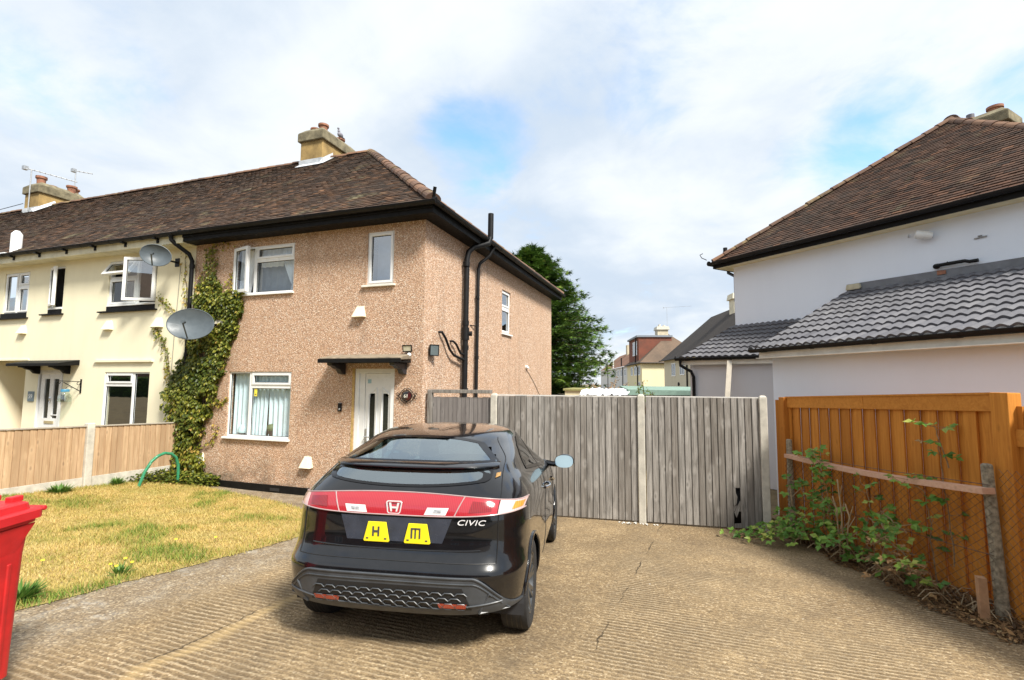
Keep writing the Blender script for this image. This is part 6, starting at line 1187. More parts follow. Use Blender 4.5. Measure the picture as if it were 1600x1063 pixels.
REDL = lens('red_lens', (.33, .012, .022), (.50, .045, .06)); CLRL = lens('clear_pink_lens', (.66, .40, .38), (.80, .62, .60)); AMBL = lens('amber_lens', (.85, .22, .03), (.95, .42, .12)); WHTL = lens('white_lens', (.70, .68, .68), (.82, .82, .82))
LEDGE = plain('pale_lens_edge', (.40, .30, .30), .25)
TYRE = plain('tyre_rubber', (.018, .018, .019), .8, .3, 14, .3, 80, .003); RIM = plain('dark_alloy', (.10, .105, .11), .32, .2, 10, metal=.7); SEATM = plain('dark_seat_cloth', (.10, .10, .115), .95, .2, 10); INTM = plain('dark_interior', (.025, .025, .028), .9)
car = thing('parked_car', 'shiny black hatchback with a full width red tail light bar, parked on the drive', 'car', (2.2338, -3.922, .2960), (R(-3.966), 0, R(10.1)))
LV = [  # z, half width, rear y, rear n, front y
 (.19, .790, -.40, 4.6, 3.20), (.24, .825, -.545, 5, 3.34), (.29, .852, -.650, 5, 3.42), (.36, .870, -.695, 5, 3.47), (.45, .878, -.715, 5, 3.50), (.525, .882, -.730, 5, 3.51), (.555, .882, -.728, 5, 3.51), (.60, .876, -.700, 5, 3.50), (.66, .872, -.672, 5, 3.47), (.74, .872, -.655, 5, 3.42), (.82, .872, -.652, 5, 3.34), (.88, .868, -.650, 5, 3.20),
 (.93, .860, -.642, 5, 3.02), (.98, .848, -.625, 4.8, 2.80), (1.02, .833, -.602, 4.6, 2.62), (1.06, .810, -.572, 4.4, 2.46), (1.10, .785, -.540, 4.2, 2.34), (1.14, .748, -.503, 4.1, 2.23), (1.18, .724, -.462, 4, 2.12), (1.212, .706, -.425, 3.9, 2.02), (1.26, .679, -.315, 3.8, 1.88), (1.30, .655, -.222, 3.6, 1.76), (1.34, .629, -.128, 3.5, 1.63), (1.378, .602, -.040, 3.4, 1.52), (1.408, .576, .065, 3.3, 1.43), (1.433, .545, .20, 3.2, 1.34), (1.456, .49, .40, 3.0, 1.24), (1.472, .42, .60, 2.8, 1.15), (1.484, .29, .80, 2.6, 1.07), (1.488, .14, .92, 2.6, 1.03), (1.489, .02, .96, 2.4, 1.0)]
_z = np.array([l[0] for l in LV]); _dz = np.linspace(_z[0], _z[-1], 1400)
def _sm(a, s_=14):
    d_ = np.interp(_dz, _z, a); k_ = np.exp(-.5*(np.arange(-3*s_, 3*s_+1)/s_)**2); k_ /= k_.sum(); p_ = np.concatenate([2*d_[0]-d_[1:3*s_+1][::-1], d_, 2*d_[-1]-d_[-3*s_-1:-1][::-1]]); o_ = np.convolve(p_, k_, 'valid'); f_ = np.clip((_z[-1]-_dz)/.05, 0, 1); return o_*f_+d_*(1-f_)
PW, PR, PN, PF = [_sm(np.array([l[i] for l in LV])) for i in (1, 2, 3, 4)]
def prof(z): return np.interp(z, _dz, PW), np.interp(z, _dz, PR), np.interp(z, _dz, PN), np.interp(z, _dz, PF)
def taper(y): return 1-.045*((y-1.1)/2.0)**2*(1 if y > 1.1 else .55)
LR_, LF_ = .90, 1.05
def lens_len(z): 
    W_, r_, n_, f_ = prof(z); t_ = f_-r_; return min(LR_, t_*.5), min(LF_, t_*.5)
def S_rear(x, z):
    W_, r_, n_, f_ = prof(z); l_, _ = lens_len(z); a_ = min(.99999, abs(x)/W_); y = r_+l_-l_*(1-a_**n_)**(1/n_); return Vector((x*taper(y), y, z))
def S_front(x, z):
    W_, r_, n_, f_ = prof(z); _, l_ = lens_len(z); a_ = min(.99999, abs(x)/W_); y = f_-l_+l_*(1-a_**2.6)**(1/2.6); return Vector((x*taper(y), y, z))
def S_side(y, z, s_=1):
    W_, r_, n_, f_ = prof(z); lr, lf = lens_len(z); x = W_
    if y < r_+lr: d_ = min(.99999, (r_+lr-y)/lr); x = W_*(1-d_**n_)**(1/n_)
    elif y > f_-lf: d_ = min(.99999, (y-f_+lf)/lf); x = W_*(1-d_**2.6)**(1/2.6)
    return Vector((s_*x*taper(y), y, z))
def off_patch(fn, A, B, o_=.004):   # grid of params (a[i][j], b[i][j]) -> offset points
    P = []
    for ra, rb in zip(A, B):
        row = []
        for a_, b_ in zip(ra, rb):
            p = fn(a_, b_); e_ = .004; n_ = (fn(a_+e_, b_)-fn(a_-e_, b_)).cross(fn(a_, b_+e_)-fn(a_, b_-e_))
            n_ = n_.normalized() if n_.length > 1e-12 else Vector((0, -1, 0))
            c_ = p-Vector((0, 1.2, .7))
            if n_.dot(c_) < 0: n_ = -n_
            row.append(p+n_*o_)
        P.append(row)
    return P
def rect_patch(fn, a0, a1, blo, bhi, na=40, nb=8, o_=.004, ends=None):
    """param patch: a runs a0..a1 (possibly as functions of t), b between curves blo(a), bhi(a)"""
    A, B = [], []
    for j in range(nb+1):
        t_ = j/nb; ra, rb = [], []
        for i in range(na+1):
            s_ = i/na; lo = a0(t_) if callable(a0) else a0; hi = a1(t_) if callable(a1) else a1; a_ = lo+(hi-lo)*s_; ra.append(a_); rb.append(blo(a_)+(bhi(a_)-blo(a_))*t_)
        A.append(ra); B.append(rb)
    return off_patch(fn, A, B, o_)
# glazed areas
UG = dict(lo=lambda x: 1.214+.004*abs(x), hi=lambda x: 1.384-.060*(abs(x)/.52)**2.6, w=lambda t_: .615-.155*t_**1.5)
LGl = dict(lo=lambda x: 1.064+.040*(abs(x)/.6)**2, hi=lambda x: 1.172, w=lambda t_: .60*(1-.06*(2*t_-1)**4))
SWIN = [(.34, 1.125), (2.02, 1.03), (2.12, 1.05), (1.93, 1.17), (1.72, 1.275), (1.50, 1.345), (1.22, 1.385), (.95, 1.385), (.72, 1.36), (.52, 1.295), (.40, 1.21)]
def in_ug(x, z): t_ = (z-1.214)/.170; return 0 < t_ < 1 and UG['lo'](x)+.012 < z < UG['hi'](x)-.012 and abs(x) < UG['w'](t_)-.02
def in_lg(x, z): return LGl['lo'](x)+.012 < z < LGl['hi'](x)-.008 and abs(x) < .575
def in_ws(x, z): return 1.06 < z < 1.40 and abs(x) < prof(z)[0]*.86
def in_sw(y, z): return poly_in([(1.25+(a-1.25)*.965, 1.21+(b-1.21)*.88) for a, b in SWIN], y, z)
def arch(p): return min(math.hypot(p.y, p.z-.318), math.hypot(p.y-2.635, p.z-.318)) < .352 and abs(p.x) > .55
k = MB(); zs = list(np.arange(.19, 1.40, .0125))+[1.41, 1.42, 1.43, 1.44, 1.45, 1.458, 1.466, 1.472, 1.478, 1.482, 1.485, 1.487, 1.489]
rows_, kinds = [], []
NA, NS, NF = 34, 70, 26
for z in zs:
    W_, r_, n_, f_ = prof(z); lr, lf = lens_len(z); half = []
    for i in range(NA+1):
        al = math.pi/2*i/NA; c_, s_ = math.cos(al), math.sin(al); rr = (abs(c_)**n_+abs(s_)**n_)**(-1/n_); y = r_+lr-lr*rr*c_; half.append((W_*rr*s_*taper(y), y, z))
    for i in range(1, NS+1): y = r_+lr+(f_-lf-r_-lr)*i/NS; half.append((W_*taper(y), y, z))
    for i in range(1, NF+1):
        al = math.pi/2*i/NF; c_, s_ = math.cos(al), math.sin(al); rr = (abs(c_)**2.6+abs(s_)**2.6)**(-1/2.6); y = f_-lf+lf*rr*s_; half.append((W_*rr*c_*taper(y), y, z))
    rows_.append(half+[(-p[0], p[1], p[2]) for p in half[-2:0:-1]])
nc = len(rows_[0]); k.v = [p for r_ in rows_ for p in r_]
for j in range(len(rows_)-1):
    for i in range(nc):
        i2 = (i+1) % nc; q_ = [Vector(rows_[j][i]), Vector(rows_[j][i2]), Vector(rows_[j+1][i2]), Vector(rows_[j+1][i])]; c_ = (q_[0]+q_[1]+q_[2]+q_[3])/4
        if arch(c_): continue
        if c_.y < -.25 and c_.z < .270+.05*(abs(c_.x)/.86)**2: continue
        if c_.y < .45 and (in_ug(c_.x, c_.z) or in_lg(c_.x, c_.z)) and abs(c_.x) < .6: continue
        if c_.y > 1.2 and in_ws(c_.x, c_.z) and c_.y > S_side(c_.y, c_.z).y-.01 and abs(c_.x) < abs(S_side(min(c_.y, prof(c_.z)[3]-.02), c_.z).x)+1 and c_.y > prof(c_.z)[3]-.55 and abs(c_.x) < prof(c_.z)[0]*.86: continue
        if in_sw(c_.y, c_.z) and abs(c_.x) > .4 and abs(c_.x) > prof(c_.z)[0]*.80: continue
        k.f.append([j*nc+i, j*nc+i2, (j+1)*nc+i2, (j+1)*nc+i]); k.mi.append(0); k.t.append(.5)
body = k.build('body', PAINT, car, smooth='all', local=True)
def cpart(kk, name, mat, par=None, smooth=True, bevel=0): return kk.build(name, mat, par or car, smooth=smooth, bevel=bevel, local=True)
# wheel arch lips, wheel wells and floor
k = MB()
for wy in (0, 2.635):
    for s_ in (1, -1):
        pts = [S_side(wy+.355*math.cos(a), .318+.355*math.sin(a), s_)+Vector((s_*.002, 0, 0)) for a in np.linspace(-.30, math.pi+.30, 40)]; pts = [p for p in pts if p.z > .2]; k = MB(); k.tube(pts, .013, 8); cpart(k, 'wheel_arch_lip', PAINT)
k = MB(); k.box(-.60, .60, -.38, 3.3, .20, .24); k.box(-.80, .80, .38, 2.25, .18, .22)
for wy in (0, 2.635):
    for s_ in (1, -1):
        P = [[Vector((s_*x, wy+.375*math.cos(a), .318+.375*math.sin(a))) for a in np.linspace(-.3, math.pi+.3, 18)] for x in (.55, .845)]; k.grid(P); k.box(min(s_*.54, s_*.56), max(s_*.54, s_*.56), wy-.3, wy+.3, .34, .66)
cpart(k, 'underbody', INTM, smooth=False)
# glass with black printed borders
def glazing(name, fn, P_in, mat, border=None, par=None):
    g_ = MB(); g_.grid(P_in); o_ = cpart(g_, name, mat, par, 'all')
    if border: b_ = MB(); [b_.grid(x) for x in border]; cpart(b_, 'glass_border', GLOSSB, o_, 'all')
    return o_
def band(fn, outer, inner, o_=.0045): return off_patch(fn, *[[[p[i] for p in outer], [p[i] for p in inner]] for i in (0, 1)], o_)
def loop_of(w_, lo, hi, shrink=0, n_=30):
    L_ = []
    for i in range(n_+1): x = -w_(0)+2*w_(0)*i/n_; x *= 1-shrink*1.6; L_.append((x, lo(x)+shrink*.25))
    for i in range(1, n_): t_ = i/n_; x = w_(t_)*(1-shrink*1.6); L_.append((x, lo(x)+(hi(x)-lo(x))*(shrink*.25/(hi(x)-lo(x))+t_*(1-2*shrink*.25/(hi(x)-lo(x))))))
    for i in range(n_+1): x = w_(1)-2*w_(1)*i/n_; x *= 1-shrink*1.6; L_.append((x, hi(x)-shrink*.25))
    for i in range(1, n_): t_ = 1-i/n_; x = -w_(t_)*(1-shrink*1.6); L_.append((x, lo(x)+(hi(x)-lo(x))*(shrink*.25/(hi(x)-lo(x))+t_*(1-2*shrink*.25/(hi(x)-lo(x))))))
    return L_+[L_[0]]
for nm, D_ in (('rear_window_upper', UG), ('rear_window_lower', LGl)):
    P = rect_patch(S_rear, lambda t_: -D_['w'](t_), lambda t_: D_['w'](t_), D_['lo'], D_['hi'], 40, 10, .003)
    glazing('rear_window', S_rear, P, CGL, [band(S_rear, loop_of(D_['w'], D_['lo'], D_['hi'], -.018), loop_of(D_['w'], D_['lo'], D_['hi'], .045))])
for s_ in (1, -1):
    fn = lambda y, z, s_=s_: S_side(y, z, s_)
    cen = (1.22, 1.22); A, B = [], []
    def dens(P_):
        o_ = []
        for p, q_ in zip(P_, P_[1:]+P_[:1]):
            for t_ in range(6): o_.append((p[0]+(q_[0]-p[0])*t_/6, p[1]+(q_[1]-p[1])*t_/6))
        return o_
    ol = dens(SWIN); ol.append(ol[0])
    for r_ in (0, .25, .5, .75, .9, 1): A.append([1.22+(p[0]-1.22)*r_ for p in ol]); B.append([(1.10+.11*(1 if True else 0))+(p[1]-1.21)*r_ for p in ol])
    P = off_patch(fn, A, B, .003); bd = band(fn, [(1.22+(p[0]-1.22)*1.025, 1.21+(p[1]-1.21)*1.07) for p in ol], [(1.22+(p[0]-1.22)*.955, 1.21+(p[1]-1.21)*.86) for p in ol])
    pil = rect_patch(fn, lambda t_: 1.02-.06*t_, lambda t_: 1.10-.06*t_, lambda a: 1.09, lambda a: 1.385, 4, 8, .005)
    glazing('side_window', fn, P, CGS, [bd, pil])
P = rect_patch(S_front, lambda t_: -.66+.20*t_, lambda t_: .66-.20*t_, lambda a: 1.05, lambda a: 1.405, 30, 10, .003); glazing('windscreen', S_front, P, CGL)
# interior
k = MB()
def seat(x, y, wd, h):
    k.hexa([(x-wd/2, y, .32), (x+wd/2, y, .32), (x+wd/2, y+.5, .38), (x-wd/2, y+.5, .38), (x-wd/2, y, .52), (x+wd/2, y, .52), (x+wd/2, y+.5, .56), (x-wd/2, y+.5, .56)])
    k.hexa([(x-wd/2, y-.02, .45), (x+wd/2, y-.02, .45), (x+wd/2, y+.12, .48), (x-wd/2, y+.12, .48), (x-wd*.42, y-.24, h), (x+wd*.42, y-.24, h), (x+wd*.42, y-.16, h), (x-wd*.42, y-.16, h)])
    k.hexa([(x-.11, y-.27, h+.05), (x+.11, y-.27, h+.05), (x+.11, y-.19, h+.05), (x-.11, y-.19, h+.05), (x-.09, y-.28, h+.22), (x+.09, y-.28, h+.22), (x+.09, y-.21, h+.22), (x-.09, y-.21, h+.22)])
seat(-.36, 1.35, .5, 1.08); seat(.36, 1.35, .5, 1.08); seat(-.36, .55, .55, 1.0); seat(.36, .55, .55, 1.0)
cpart(k, 'seat', SEATM, bevel=.03)
k = MB(); k.box(-.62, .62, -.40, .22, .93, .96); k.box(-.72, .72, 1.9, 2.25, .80, 1.0); k.lathe([(.18, -.012), (.195, 0), (.18, .012), (.165, 0), (.18, -.012)], (.36, 1.83, 1.0), (0, -.9, .35), 24); cpart(k, 'dashboard', INTM, smooth=False)
# spoiler with high brake light
k = MB(); A = []
for i in range(61):
    x = -.64+1.28*i/60; e_ = 1-(abs(x)/.64)**6*.75; b0 = S_rear(x, 1.216); b1 = S_rear(x, 1.172); lip = S_rear(x*.98, 1.19); sh_ = .048*e_*(1-.35*(abs(x)/.7)**2); lift = .006*(abs(x)/.7)**2
    top = [b0+Vector((0, .004, .004)), b0.lerp(Vector((x, lip.y-sh_, 1.200+lift)), .5)+Vector((0, 0, .004)), Vector((x, lip.y-sh_, 1.194+lift)), Vector((x, lip.y-sh_-.003, 1.187+lift)), Vector((x, lip.y-sh_+.008, 1.180+lift)), Vector((x, lip.y-sh_*.35, 1.175)), b1+Vector((0, .01, 0))]
    A.append(top)
k.grid(A); spo = cpart(k, 'spoiler', PAINT, None, True)
k = MB(); B = [[Vector((x, S_rear(x, 1.19).y-.048*(1-(abs(x)/.64)**6*.75)*(1-.35*(abs(x)/.7)**2)+dy, z_+.006*(abs(x)/.7)**2)) for dy, z_ in ((-.005, 1.1865), (.006, 1.1795), (.018, 1.176))] for x in np.linspace(-.42, .42, 30)]; k.grid(B); cpart(k, 'high_brake_light', lens('dark_red_lens', (.06, .008, .008), (.12, .015, .012)), spo)
# tail light bar
LT = lambda x: 1.026-.052*(abs(x)/.84)**2.2; LB = lambda x: .886+.034*(abs(x)/.84)**3
k = MB(); sl_ = lambda xt, xb: (lambda t_: xb+(xt-xb)*t_)
bar = None
def lamp(name, x0, x1, mat, par=None, o_=.010, na=30):
    kk = MB(); P = rect_patch(S_rear, x0, x1, LB, LT, na, 6, o_); kk.grid(P)
    Q = rect_patch(S_rear, x0, x1, LB, LT, na, 6, -.004); kk.grid([P[0], Q[0]]); kk.grid([P[-1], Q[-1]]); kk.grid([[r_[0] for r_ in P], [r_[0] for r_ in Q]]); kk.grid([[r_[-1] for r_ in P], [r_[-1] for r_ in Q]])
    return cpart(kk, name, mat, par)
bar = lamp('tail_light_bar', sl_(-.47, -.41), sl_(.47, .41), REDL, na=44)
for s_ in (1, -1):
    tl = lamp('tail_light', *(sorted((sl_(s_*.478, s_*.418), sl_(s_*.700, s_*.690)), key=lambda f: f(.5))), REDL)
    lamp('clear_lens', *(sorted((sl_(s_*.706, s_*.696), sl_(s_*.846, s_*.838)), key=lambda f: f(.5))), CLRL, tl)
    kk = MB(); P = rect_patch(S_rear, *(sorted((sl_(s_*.790, s_*.775), sl_(s_*.838, s_*.83)), key=lambda f: f(.5))), lambda a: LB(a)+.014, lambda a: LT(a)-.012, 10, 4, .013); kk.grid(P); cpart(kk, 'indicator_lens', AMBL, tl)
    kk = MB(); P = rect_patch(S_rear, *(sorted((sl_(s_*.53, s_*.51), sl_(s_*.665, s_*.655)), key=lambda f: f(.5))), lambda a: LB(a)+.022, lambda a: LT(a)-.024, 10, 4, .0125); kk.grid(P); cpart(kk, 'brake_lamp', lens('deep_red_lamp', (.16, .004, .008), (.46, .012, .02)), tl)
    kk = MB(); P = rect_patch(S_rear, *(sorted((sl_(s_*.225, s_*.205), sl_(s_*.375, s_*.355)), key=lambda f: f(.5))), lambda a: LB(a)+.008, lambda a: LB(a)+.052, 8, 3, .0125); kk.grid(P); cpart(kk, 'reversing_light', WHTL, bar)
    kk = MB(); P = rect_patch(S_rear, *(sorted((sl_(s_*.27, s_*.262), sl_(s_*.33, s_*.322)), key=lambda f: f(.5))), lambda a: LB(a)+.020, lambda a: LB(a)+.040, 6, 2, .0138); kk.grid(P); cpart(kk, 'lens_reflector', plain('dull_lens_reflector', (.32, .33, .35), .4, .6, 60), bar)
kk = MB(); edge_ = lambda f_: [p for p in off_patch(S_rear, [[x for x in np.linspace(-.845, .845, 90)]], [[f_(x) for x in np.linspace(-.845, .845, 90)]], .010)[0]]
kk.tube(edge_(LT), .0045, 6); kk.tube(edge_(LB), .0045, 6)
for s_ in (1, -1): kk.tube(off_patch(S_rear, [[s_*.414, s_*.444, s_*.474]], [[LB(.414), (LB(.444)+LT(.444))/2, LT(.474)]], .011)[0], .0045, 6)
cpart(kk, 'lens_trim', LEDGE, bar)
# maker's emblem: an H in a rounded frame, and the model lettering
SILV = plain('bright_silver_paint', (.78, .78, .80), .3, .04, 9, metal=.25)
kk = MB(); E_ = S_rear(0, .955).y-.018
def rsq(hx, hz, r_, n_=6): return [(cx_*(hx-r_)+r_*math.cos(a), cz_*(hz-r_)+r_*math.sin(a)) for cx_, cz_, a0 in ((1, 1, 0), (-1, 1, math.pi/2), (-1, -1, math.pi), (1, -1, 1.5*math.pi)) for a in [a0+math.pi/2*i/n_ for i in range(n_+1)]]
o1 = rsq(.052, .043, .017); o2 = rsq(.045, .036, .012); n_ = len(o1)
emp = lambda x, z, d: (x*(1+.14*z/.043)-.012, E_-d, .936+z)
for i in range(n_):
    j = (i+1) % n_; kk.add([emp(*o1[i], .0), emp(*o1[j], .0), emp(*o1[j], .006), emp(*o1[i], .006), emp(*o2[i], .0), emp(*o2[j], .0), emp(*o2[j], .006), emp(*o2[i], .006)], ((3, 2, 6, 7), (0, 1, 2, 3), (4, 5, 6, 7)))
for s_ in (1, -1): kk.prism([(s_*.014, -.028), (s_*.026, -.028), (s_*.034, .029), (s_*.021, .029), (s_*.0175, .004), (s_*.0165, -.008)], emp, 0, .006)
kk.prism([(-.0178, .004), (.0178, .004), (.0165, -.008), (-.0165, -.008)], emp, 0, .0055)
cpart(kk, 'maker_emblem', SILV, bar, False)
pc = S_rear(.53, .856); dp = (S_rear(.60, .862)-S_rear(.46, .862)).normalized(); ang = math.atan2(dp.y, dp.x)
text_mesh('model_lettering', 'CIVIC', .048, SILV, car, Matrix.Translation(pc+Vector((0, -.012, 0))) @ Matrix.Rotation(ang, 4, 'Z') @ Matrix.Rotation(R(90), 4, 'X') @ Matrix.Scale(1.5, 4, (1, 0, 0)), .004, .25, 1.05)
# shut lines
for s_ in (1, -1):
    kk = MB(); kk.tube(off_patch(S_rear, [[s_*(.665+.04*sst(1.22, 1.0, z)-.13*sst(1.2, 1.4, z)) for z in np.linspace(.61, 1.38, 50)]], [list(np.linspace(.61, 1.38, 50))], .0005)[0], .0035, 5); cpart(kk, 'panel_gap', DTRIM)
    for yy0, yy1 in ((1.02, .90), (2.0, 2.05)): kk = MB(); kk.tube(off_patch(lambda y, z: S_side(y, z, s_), [[yy1+(yy0-yy1)*t_ for t_ in np.linspace(0, 1, 30)]], [list(np.linspace(.30, 1.09, 30))], .0005)[0], .003, 5); cpart(kk, 'panel_gap', DTRIM)
kk = MB(); kk.tube(off_patch(S_rear, [list(np.linspace(-.70, .70, 60))], [[.608+.004*x*x for x in np.linspace(-.70, .70, 60)]], .0005)[0], .0035, 5); cpart(kk, 'panel_gap', DTRIM)
kk = MB(); kk.tube(off_patch(S_rear, [list(np.linspace(-.60, .60, 50))], [[.672+.012*(abs(x)/.6)**2 for x in np.linspace(-.60, .60, 50)]], .001)[0], .005, 6); cpart(kk, 'tailgate_crease', PAINT)
# recessed panel round the number plates, with the two yellow plates
kk = MB(); P = rect_patch(S_rear, sl_(-.40, -.34), sl_(.40, .34), lambda a: .72, lambda a: .875, 30, 5, .002); kk.grid(P); cpart(kk, 'plate_recess', plain('satin_black_panel', (.035, .04, .055), .22, .2, 8), None, 'all')
YEL = plain('yellow_plate', (.80, .66, .015), .4, .08, 8)
for x0, strokes in ((-.12, ((-.03, -.018, -.030, .032), (.008, .020, -.030, .032), (-.018, .008, -.006, .008))), (.165, ((-.045, -.033, -.032, .034), (-.018, -.008, -.032, .034), (.012, .022, -.032, .034), (-.033, .012, .024, .034)))):
    yb = S_rear(x0, .79).y-.010; pm = lambda x, z, d, x0=x0, yb=yb: (x0+x, yb-d+.02*(z/.06)*0, .778+z)
    kk = MB(); kk.prism([(-.092, -.058), (-.085, -.066), (.085, -.066), (.092, -.058), (.064, .062), (-.064, .062)], pm, 0, .008); pl_ = cpart(kk, 'number_plate', YEL, None, False, .003)
    kk = MB(); [kk.mbox(pm, a, b, c_, d_, .008, .0105) for a, b, c_, d_ in strokes]; prm = plain('grey_black_print', (.05, .05, .055), .5); cpart(kk, 'plate_characters', prm, pl_, False)
    for sx in (-.064, .064): kk = MB(); kk.mbox(pm, sx-.008, sx+.008, -.048, -.040, .008, .0105); cpart(kk, 'plate_screw', prm, pl_, False)
# bumper insert with honeycomb, reflectors and fog lamp pods
BT = lambda x: .535-.195*sst(.56, .86, abs(x)); BB = lambda x: .280+.055*(abs(x)/.86)**2
kk = MB(); P = rect_patch(S_rear, -.85, .85, BB, BT, 90, 14, .012); kk.grid(P); Q = rect_patch(S_rear, -.85, .85, BB, BT, 90, 14, -.01); kk.grid([P[-1], Q[-1]]); kk.grid([P[0], Q[0]]); ins = cpart(kk, 'bumper_insert', TRIM, None, True)
kk = MB()
for f_, r_ in ((lambda x: BT(x)-.004, .007), (lambda x: BT(x)-.036, .0045), (lambda x: BB(x)+.05+.02*(abs(x)/.8)**2, .006)):
    xs_ = np.linspace(-.74, .74, 110); kk.tube(off_patch(S_rear, [list(xs_)], [[f_(x) for x in xs_]], .014)[0], r_, 6)
cpart(kk, 'bumper_ridge', TRIM, ins)
kk = MB(); hl, hh_ = .338, .474; P = rect_patch(S_rear, sl_(-.50, -.56), sl_(.50, .56), lambda a: hl, lambda a: hh_, 40, 6, .0135); kk.grid(P); gri = cpart(kk, 'grille', plain('grille_black', (.012, .013, .015), .5), ins, 'all')
kk = MB(); cwid, chei = .082, .0335; lines = []
for r_ in range(5):
    for c_ in range(-8, 9):
        x = c_*cwid+(r_ % 2)*cwid/2; z = hl+.004+r_*chei
        pts = [(x-cwid*.5, z+chei*.5), (x-cwid*.25, z+chei), (x+cwid*.25, z+chei), (x+cwid*.5, z+chei*.5)]
        if all(abs(p[0]) < .555 and p[1] < hh_+.002 for p in pts): kk.tube(off_patch(S_rear, [[p[0] for p in pts]], [[p[1] for p in pts]], .018)[0], .0042, 5)
        pts = [(x-cwid*.5, z+chei*.5), (x-cwid*.25, z), (x+cwid*.25, z)]
        if r_ == 0 and all(abs(p[0]) < .555 for p in pts): kk.tube(off_patch(S_rear, [[p[0] for p in pts]], [[p[1] for p in pts]], .018)[0], .0042, 5)
cpart(kk, 'honeycomb', TRIM, gri)
REFL = lens('dull_red_reflector', (.30, .03, .015), (.42, .07, .03))
for s_ in (1, -1):
    kk = MB(); P = rect_patch(S_rear, *(sorted((sl_(s_*.34, s_*.35), sl_(s_*.53, s_*.52)), key=lambda f: f(.5))), lambda a: .352, lambda a: .378, 10, 2, .021); kk.grid(P); cpart(kk, 'reflector', REFL, ins, 'all')
    tri_ = [(s_*.60, .315), (s_*.775, .335), (s_*.665, .44)]; kk = MB(); A = off_patch(S_rear, [[p[0] for p in tri_+tri_[:1]]], [[p[1] for p in tri_+tri_[:1]]], .016)[0]; kk.tube(A, .009, 6); kk.add([a_-Vector((0, -.004, 0)) for a_ in A[:3]], ((0, 1, 2),)); cpart(kk, 'exhaust_surround', TRIM, ins)
# side details
for s_ in (1, -1):
    kk = MB(); kk.tube([S_side(1.95, 1.03, s_)-Vector((s_*.03, 0, 0)), Vector((s_*.90, 1.86, 1.02)), Vector((s_*.96, 1.83, 1.03))], [.035, .03, .035], 8)
    hv = Vector((s_*1.015, 1.80, 1.065)); P = []
    for i in range(13):
        a_ = math.pi*i/12-math.pi/2; P.append([hv+Vector((.115*math.cos(b_)*abs(math.cos(a_))**.6 if True else 0, .085*math.sin(a_)+(.0), .078*math.sin(b_)*abs(math.cos(a_))**.6)) for b_ in np.linspace(0, 2*math.pi, 25)])
    for i in range(13):   # flatten the rear face for the glass
        for j, p in enumerate(P[i]): p.y = max(p.y, hv.y-.055)
    kk.grid(P); mi_ = cpart(kk, 'door_mirror', PAINT)
    kk = MB(); kk.add([hv+Vector((.100*math.copysign(abs(math.cos(b_))**.8, math.cos(b_)), -.078+.022*math.sin(b_), .066*math.copysign(abs(math.sin(b_))**.8, math.sin(b_)))) for b_ in np.linspace(0, 2*math.pi, 28)[:-1]], (tuple(range(27)),)); cpart(kk, 'mirror_glass', plain('mirror_glass', (.55, .68, .70), .04, .05, 3, metal=1), mi_, False)
    kk = MB(); h0 = S_side(.98, .88, s_); h1 = S_side(1.20, .90, s_); kk.tube([h0+Vector((s_*.005, 0, 0)), h0.lerp(h1, .3)+Vector((s_*.04, 0, 0)), h0.lerp(h1, .8)+Vector((s_*.04, 0, 0)), h1+Vector((s_*.005, 0, 0))], .013, 8); q_ = S_side(1.86, .86, s_); kk.tube([q_+Vector((s_*.004, -.04, .02)), q_+Vector((s_*.03, 0, 0)), q_+Vector((s_*.004, .04, -.02))], .012, 6); cpart(kk, 'door_handle', CHROME)
kk = MB(); A = [[(.64, 1.118), (.668, 1.128)], [(.638, 1.146), (.662, 1.150)]]; kk.grid(off_patch(S_rear, [[p[0] for p in r_] for r_ in A], [[p[1] for p in r_] for r_ in A], .006)); cpart(kk, 'leaf_sticker', plain('brown_leaf_sticker', (.32, .18, .06), .6, .5, 60), None, False)
# wheels
def wheel(x, y, s_):
    kk = MB(); tp = [(.205, .085), (.235, .098), (.285, .102), (.306, .092), (.314, .070), (.316, .03), (.316, -.03), (.314, -.070), (.306, -.092), (.285, -.102), (.205, -.09)]
    kk.lathe(tp, (x, y, .316), (s_, 0, 0), 56)
    w_ = cpart(kk, 'tyre', TYRE)
    kk = MB()
    for g_ in (-.05, -.018, .018, .05): kk.lathe([(.3163, g_-.004), (.3185, g_-.004) if False else (.3166, g_), (.3163, g_+.004)], (x, y, .316), (s_, 0, 0), 56)
    cpart(kk, 'tread_groove', DTRIM, w_)
    kk = MB(); kk.lathe([(.205, .088), (.212, .092), (.200, .080), (.19, .02), (.19, -.08)], (x, y, .316), (s_, 0, 0), 48); kk.lathe([(.045, .045), (.05, .062), (.03, .068), (0, .068)], (x, y, .316), (s_, 0, 0), 20)
    for i in range(7):
        a_ = 2*math.pi*i/7+.2
        for da in (-.13, .13):
            p0 = Vector((x+s_*.055, y+.04*math.cos(a_), .316+.04*math.sin(a_))); p1 = Vector((x+s_*.078, y+.195*math.cos(a_+da), .316+.195*math.sin(a_+da))); kk.beam(p0, p1, .028, .02, (s_, 0, 0))
    cpart(kk, 'rim', RIM, w_)
    kk = MB(); kk.lathe([(.14, .0), (.14, .02), (0, .02)], (x, y, .316), (s_, 0, 0), 24); cpart(kk, 'brake_disc', STEEL, w_)
for y in (0, 2.635):
    for s_ in (1, -1): wheel(s_*.762, y, s_)

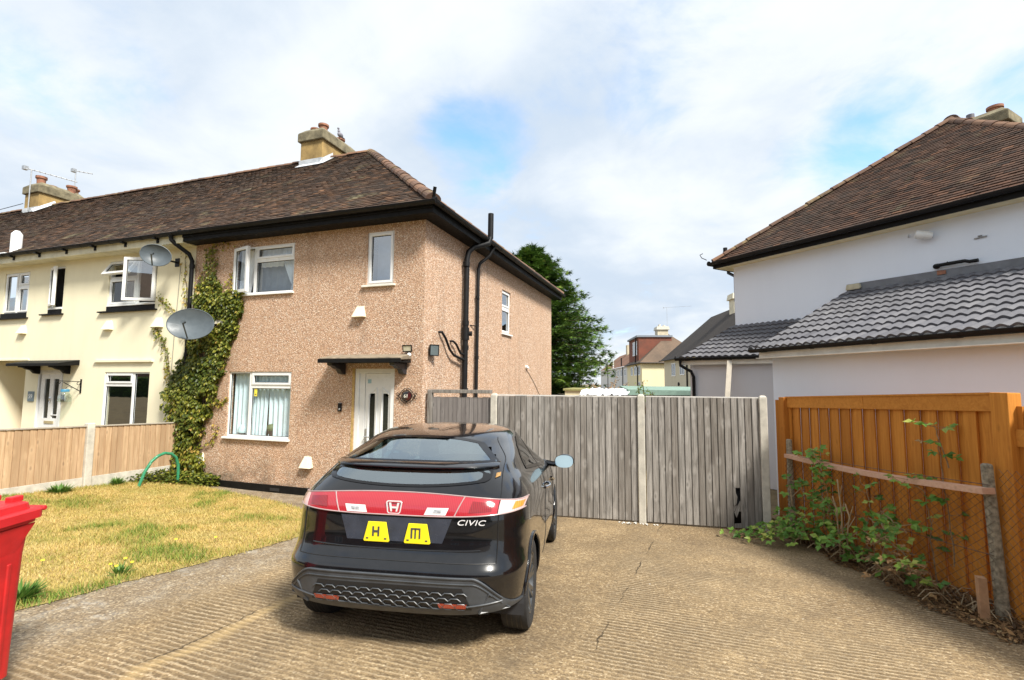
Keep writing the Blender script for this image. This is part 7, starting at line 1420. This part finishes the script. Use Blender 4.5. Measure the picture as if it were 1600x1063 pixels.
# ------------------------------------------------------------------ red wheelie bin
bn = thing('wheelie_bin', 'red plastic wheelie bin at the left edge of the concrete drive', 'wheelie bin', (.52, -5.95, gz(.52, -5.95)), (0, 0, R(20)))
bn.scale = (.9, .9, .9)
REDP = plain('red_bin_plastic', (.52, .018, .022), .42, .10, 4, .15, 90, .003); REDD = plain('red_bin_body', (.46, .016, .016), .48, .28, 5, .15, 120, .003)
kk = MB(); ri = lambda hx, y0, y1, z, r_=.05: [(x, y, z) for x, y in ([(hx-r_+r_*math.cos(a), y1-r_+r_*math.sin(a)) for a in np.linspace(0, math.pi/2, 6)]+[(-hx+r_-r_*math.sin(a), y1-r_+r_*math.cos(a)) for a in np.linspace(0, math.pi/2, 6)]+[(-hx+r_-r_*math.cos(a), y0+r_-r_*math.sin(a)) for a in np.linspace(0, math.pi/2, 6)]+[(hx-r_+r_*math.sin(a), y0+r_-r_*math.cos(a)) for a in np.linspace(0, math.pi/2, 6)])]
rr = [ri(.236, -.27, .262, .06), ri(.239, -.275, .265, .25), ri(.25, -.295, .28, .78), ri(.255, -.315, .30, .955), ri(.272, -.335, .32, .962), ri(.275, -.34, .325, .985)]
kk.grid([r_+[r_[0]] for r_ in rr]); kk.add(rr[0], (tuple(range(len(rr[0]))),)); bb_ = kk.build('bin_body', REDD, bn, smooth=True, local=True)
kk = MB()
for s_ in (1, -1):
    kk.add([(s_*.18, -.345, .955), (s_*.26, -.345, .955), (s_*.235, -.27, .80), (s_*.235, -.27, .80)], ((0, 1, 2),)); kk.hexa([(s_*.245-.006, -.20, .80), (s_*.245+.006, -.20, .80), (s_*.245+.006, .2, .80), (s_*.245-.006, .2, .80), (s_*.262-.006, -.32, .955), (s_*.262+.006, -.32, .955), (s_*.262+.006, .3, .955), (s_*.262-.006, .3, .955)])
kk.build('bin_rib', REDD, bn, local=True)
for y_ in (-.13, .02, .17): kk = MB(); kk.hexa([(.230, y_-.016, .10), (.243, y_-.010, .10), (.243, y_+.010, .10), (.230, y_+.016, .10), (.243, y_-.016, .74), (.2565, y_-.010, .74), (.2565, y_+.010, .74), (.243, y_+.016, .74)]); kk.build('side_rib', REDD, bn, local=True, bevel=.004)
kk = MB(); lid = [ri(.290, -.36, .345, .985), ri(.292, -.362, .347, 1.035), ri(.285, -.355, .34, 1.042), ri(.255, -.31, .30, 1.048), ri(.250, -.30, .29, 1.085), ri(.235, -.28, .27, 1.095)]
kk.grid([r_+[r_[0]] for r_ in lid]); kk.add(lid[-1], (tuple(range(len(lid[-1]))),)); kk.add(lid[0], (tuple(range(len(lid[0])))[::-1],))
ld = kk.build('bin_lid', REDP, bn, smooth=True, local=True)
kk = MB(); [kk.box(x-.022, x+.022, .22, .30, 1.09, 1.125) for x in (-.18, -.10, .02, .16)]; kk.tube([(-.27, .36, 1.03), (.27, .36, 1.03)], .016, 10); kk.build('lid_handle', REDP, ld, bevel=.006, local=True)
for s_ in (1, -1):
    kk = MB(); kk.lathe([(0, -.02), (.09, -.022), (.10, -.015), (.10, .015), (.09, .022), (0, .02)], (s_*.245, -.20, .10), (1, 0, 0), 24); kk.build('bin_wheel', TYRE, bn, smooth=True, local=True)
kk = MB(); kk.box(-.07, .07, -.292, -.286, .70, .80); kk.build('white_label', UPVC, bn, local=True)
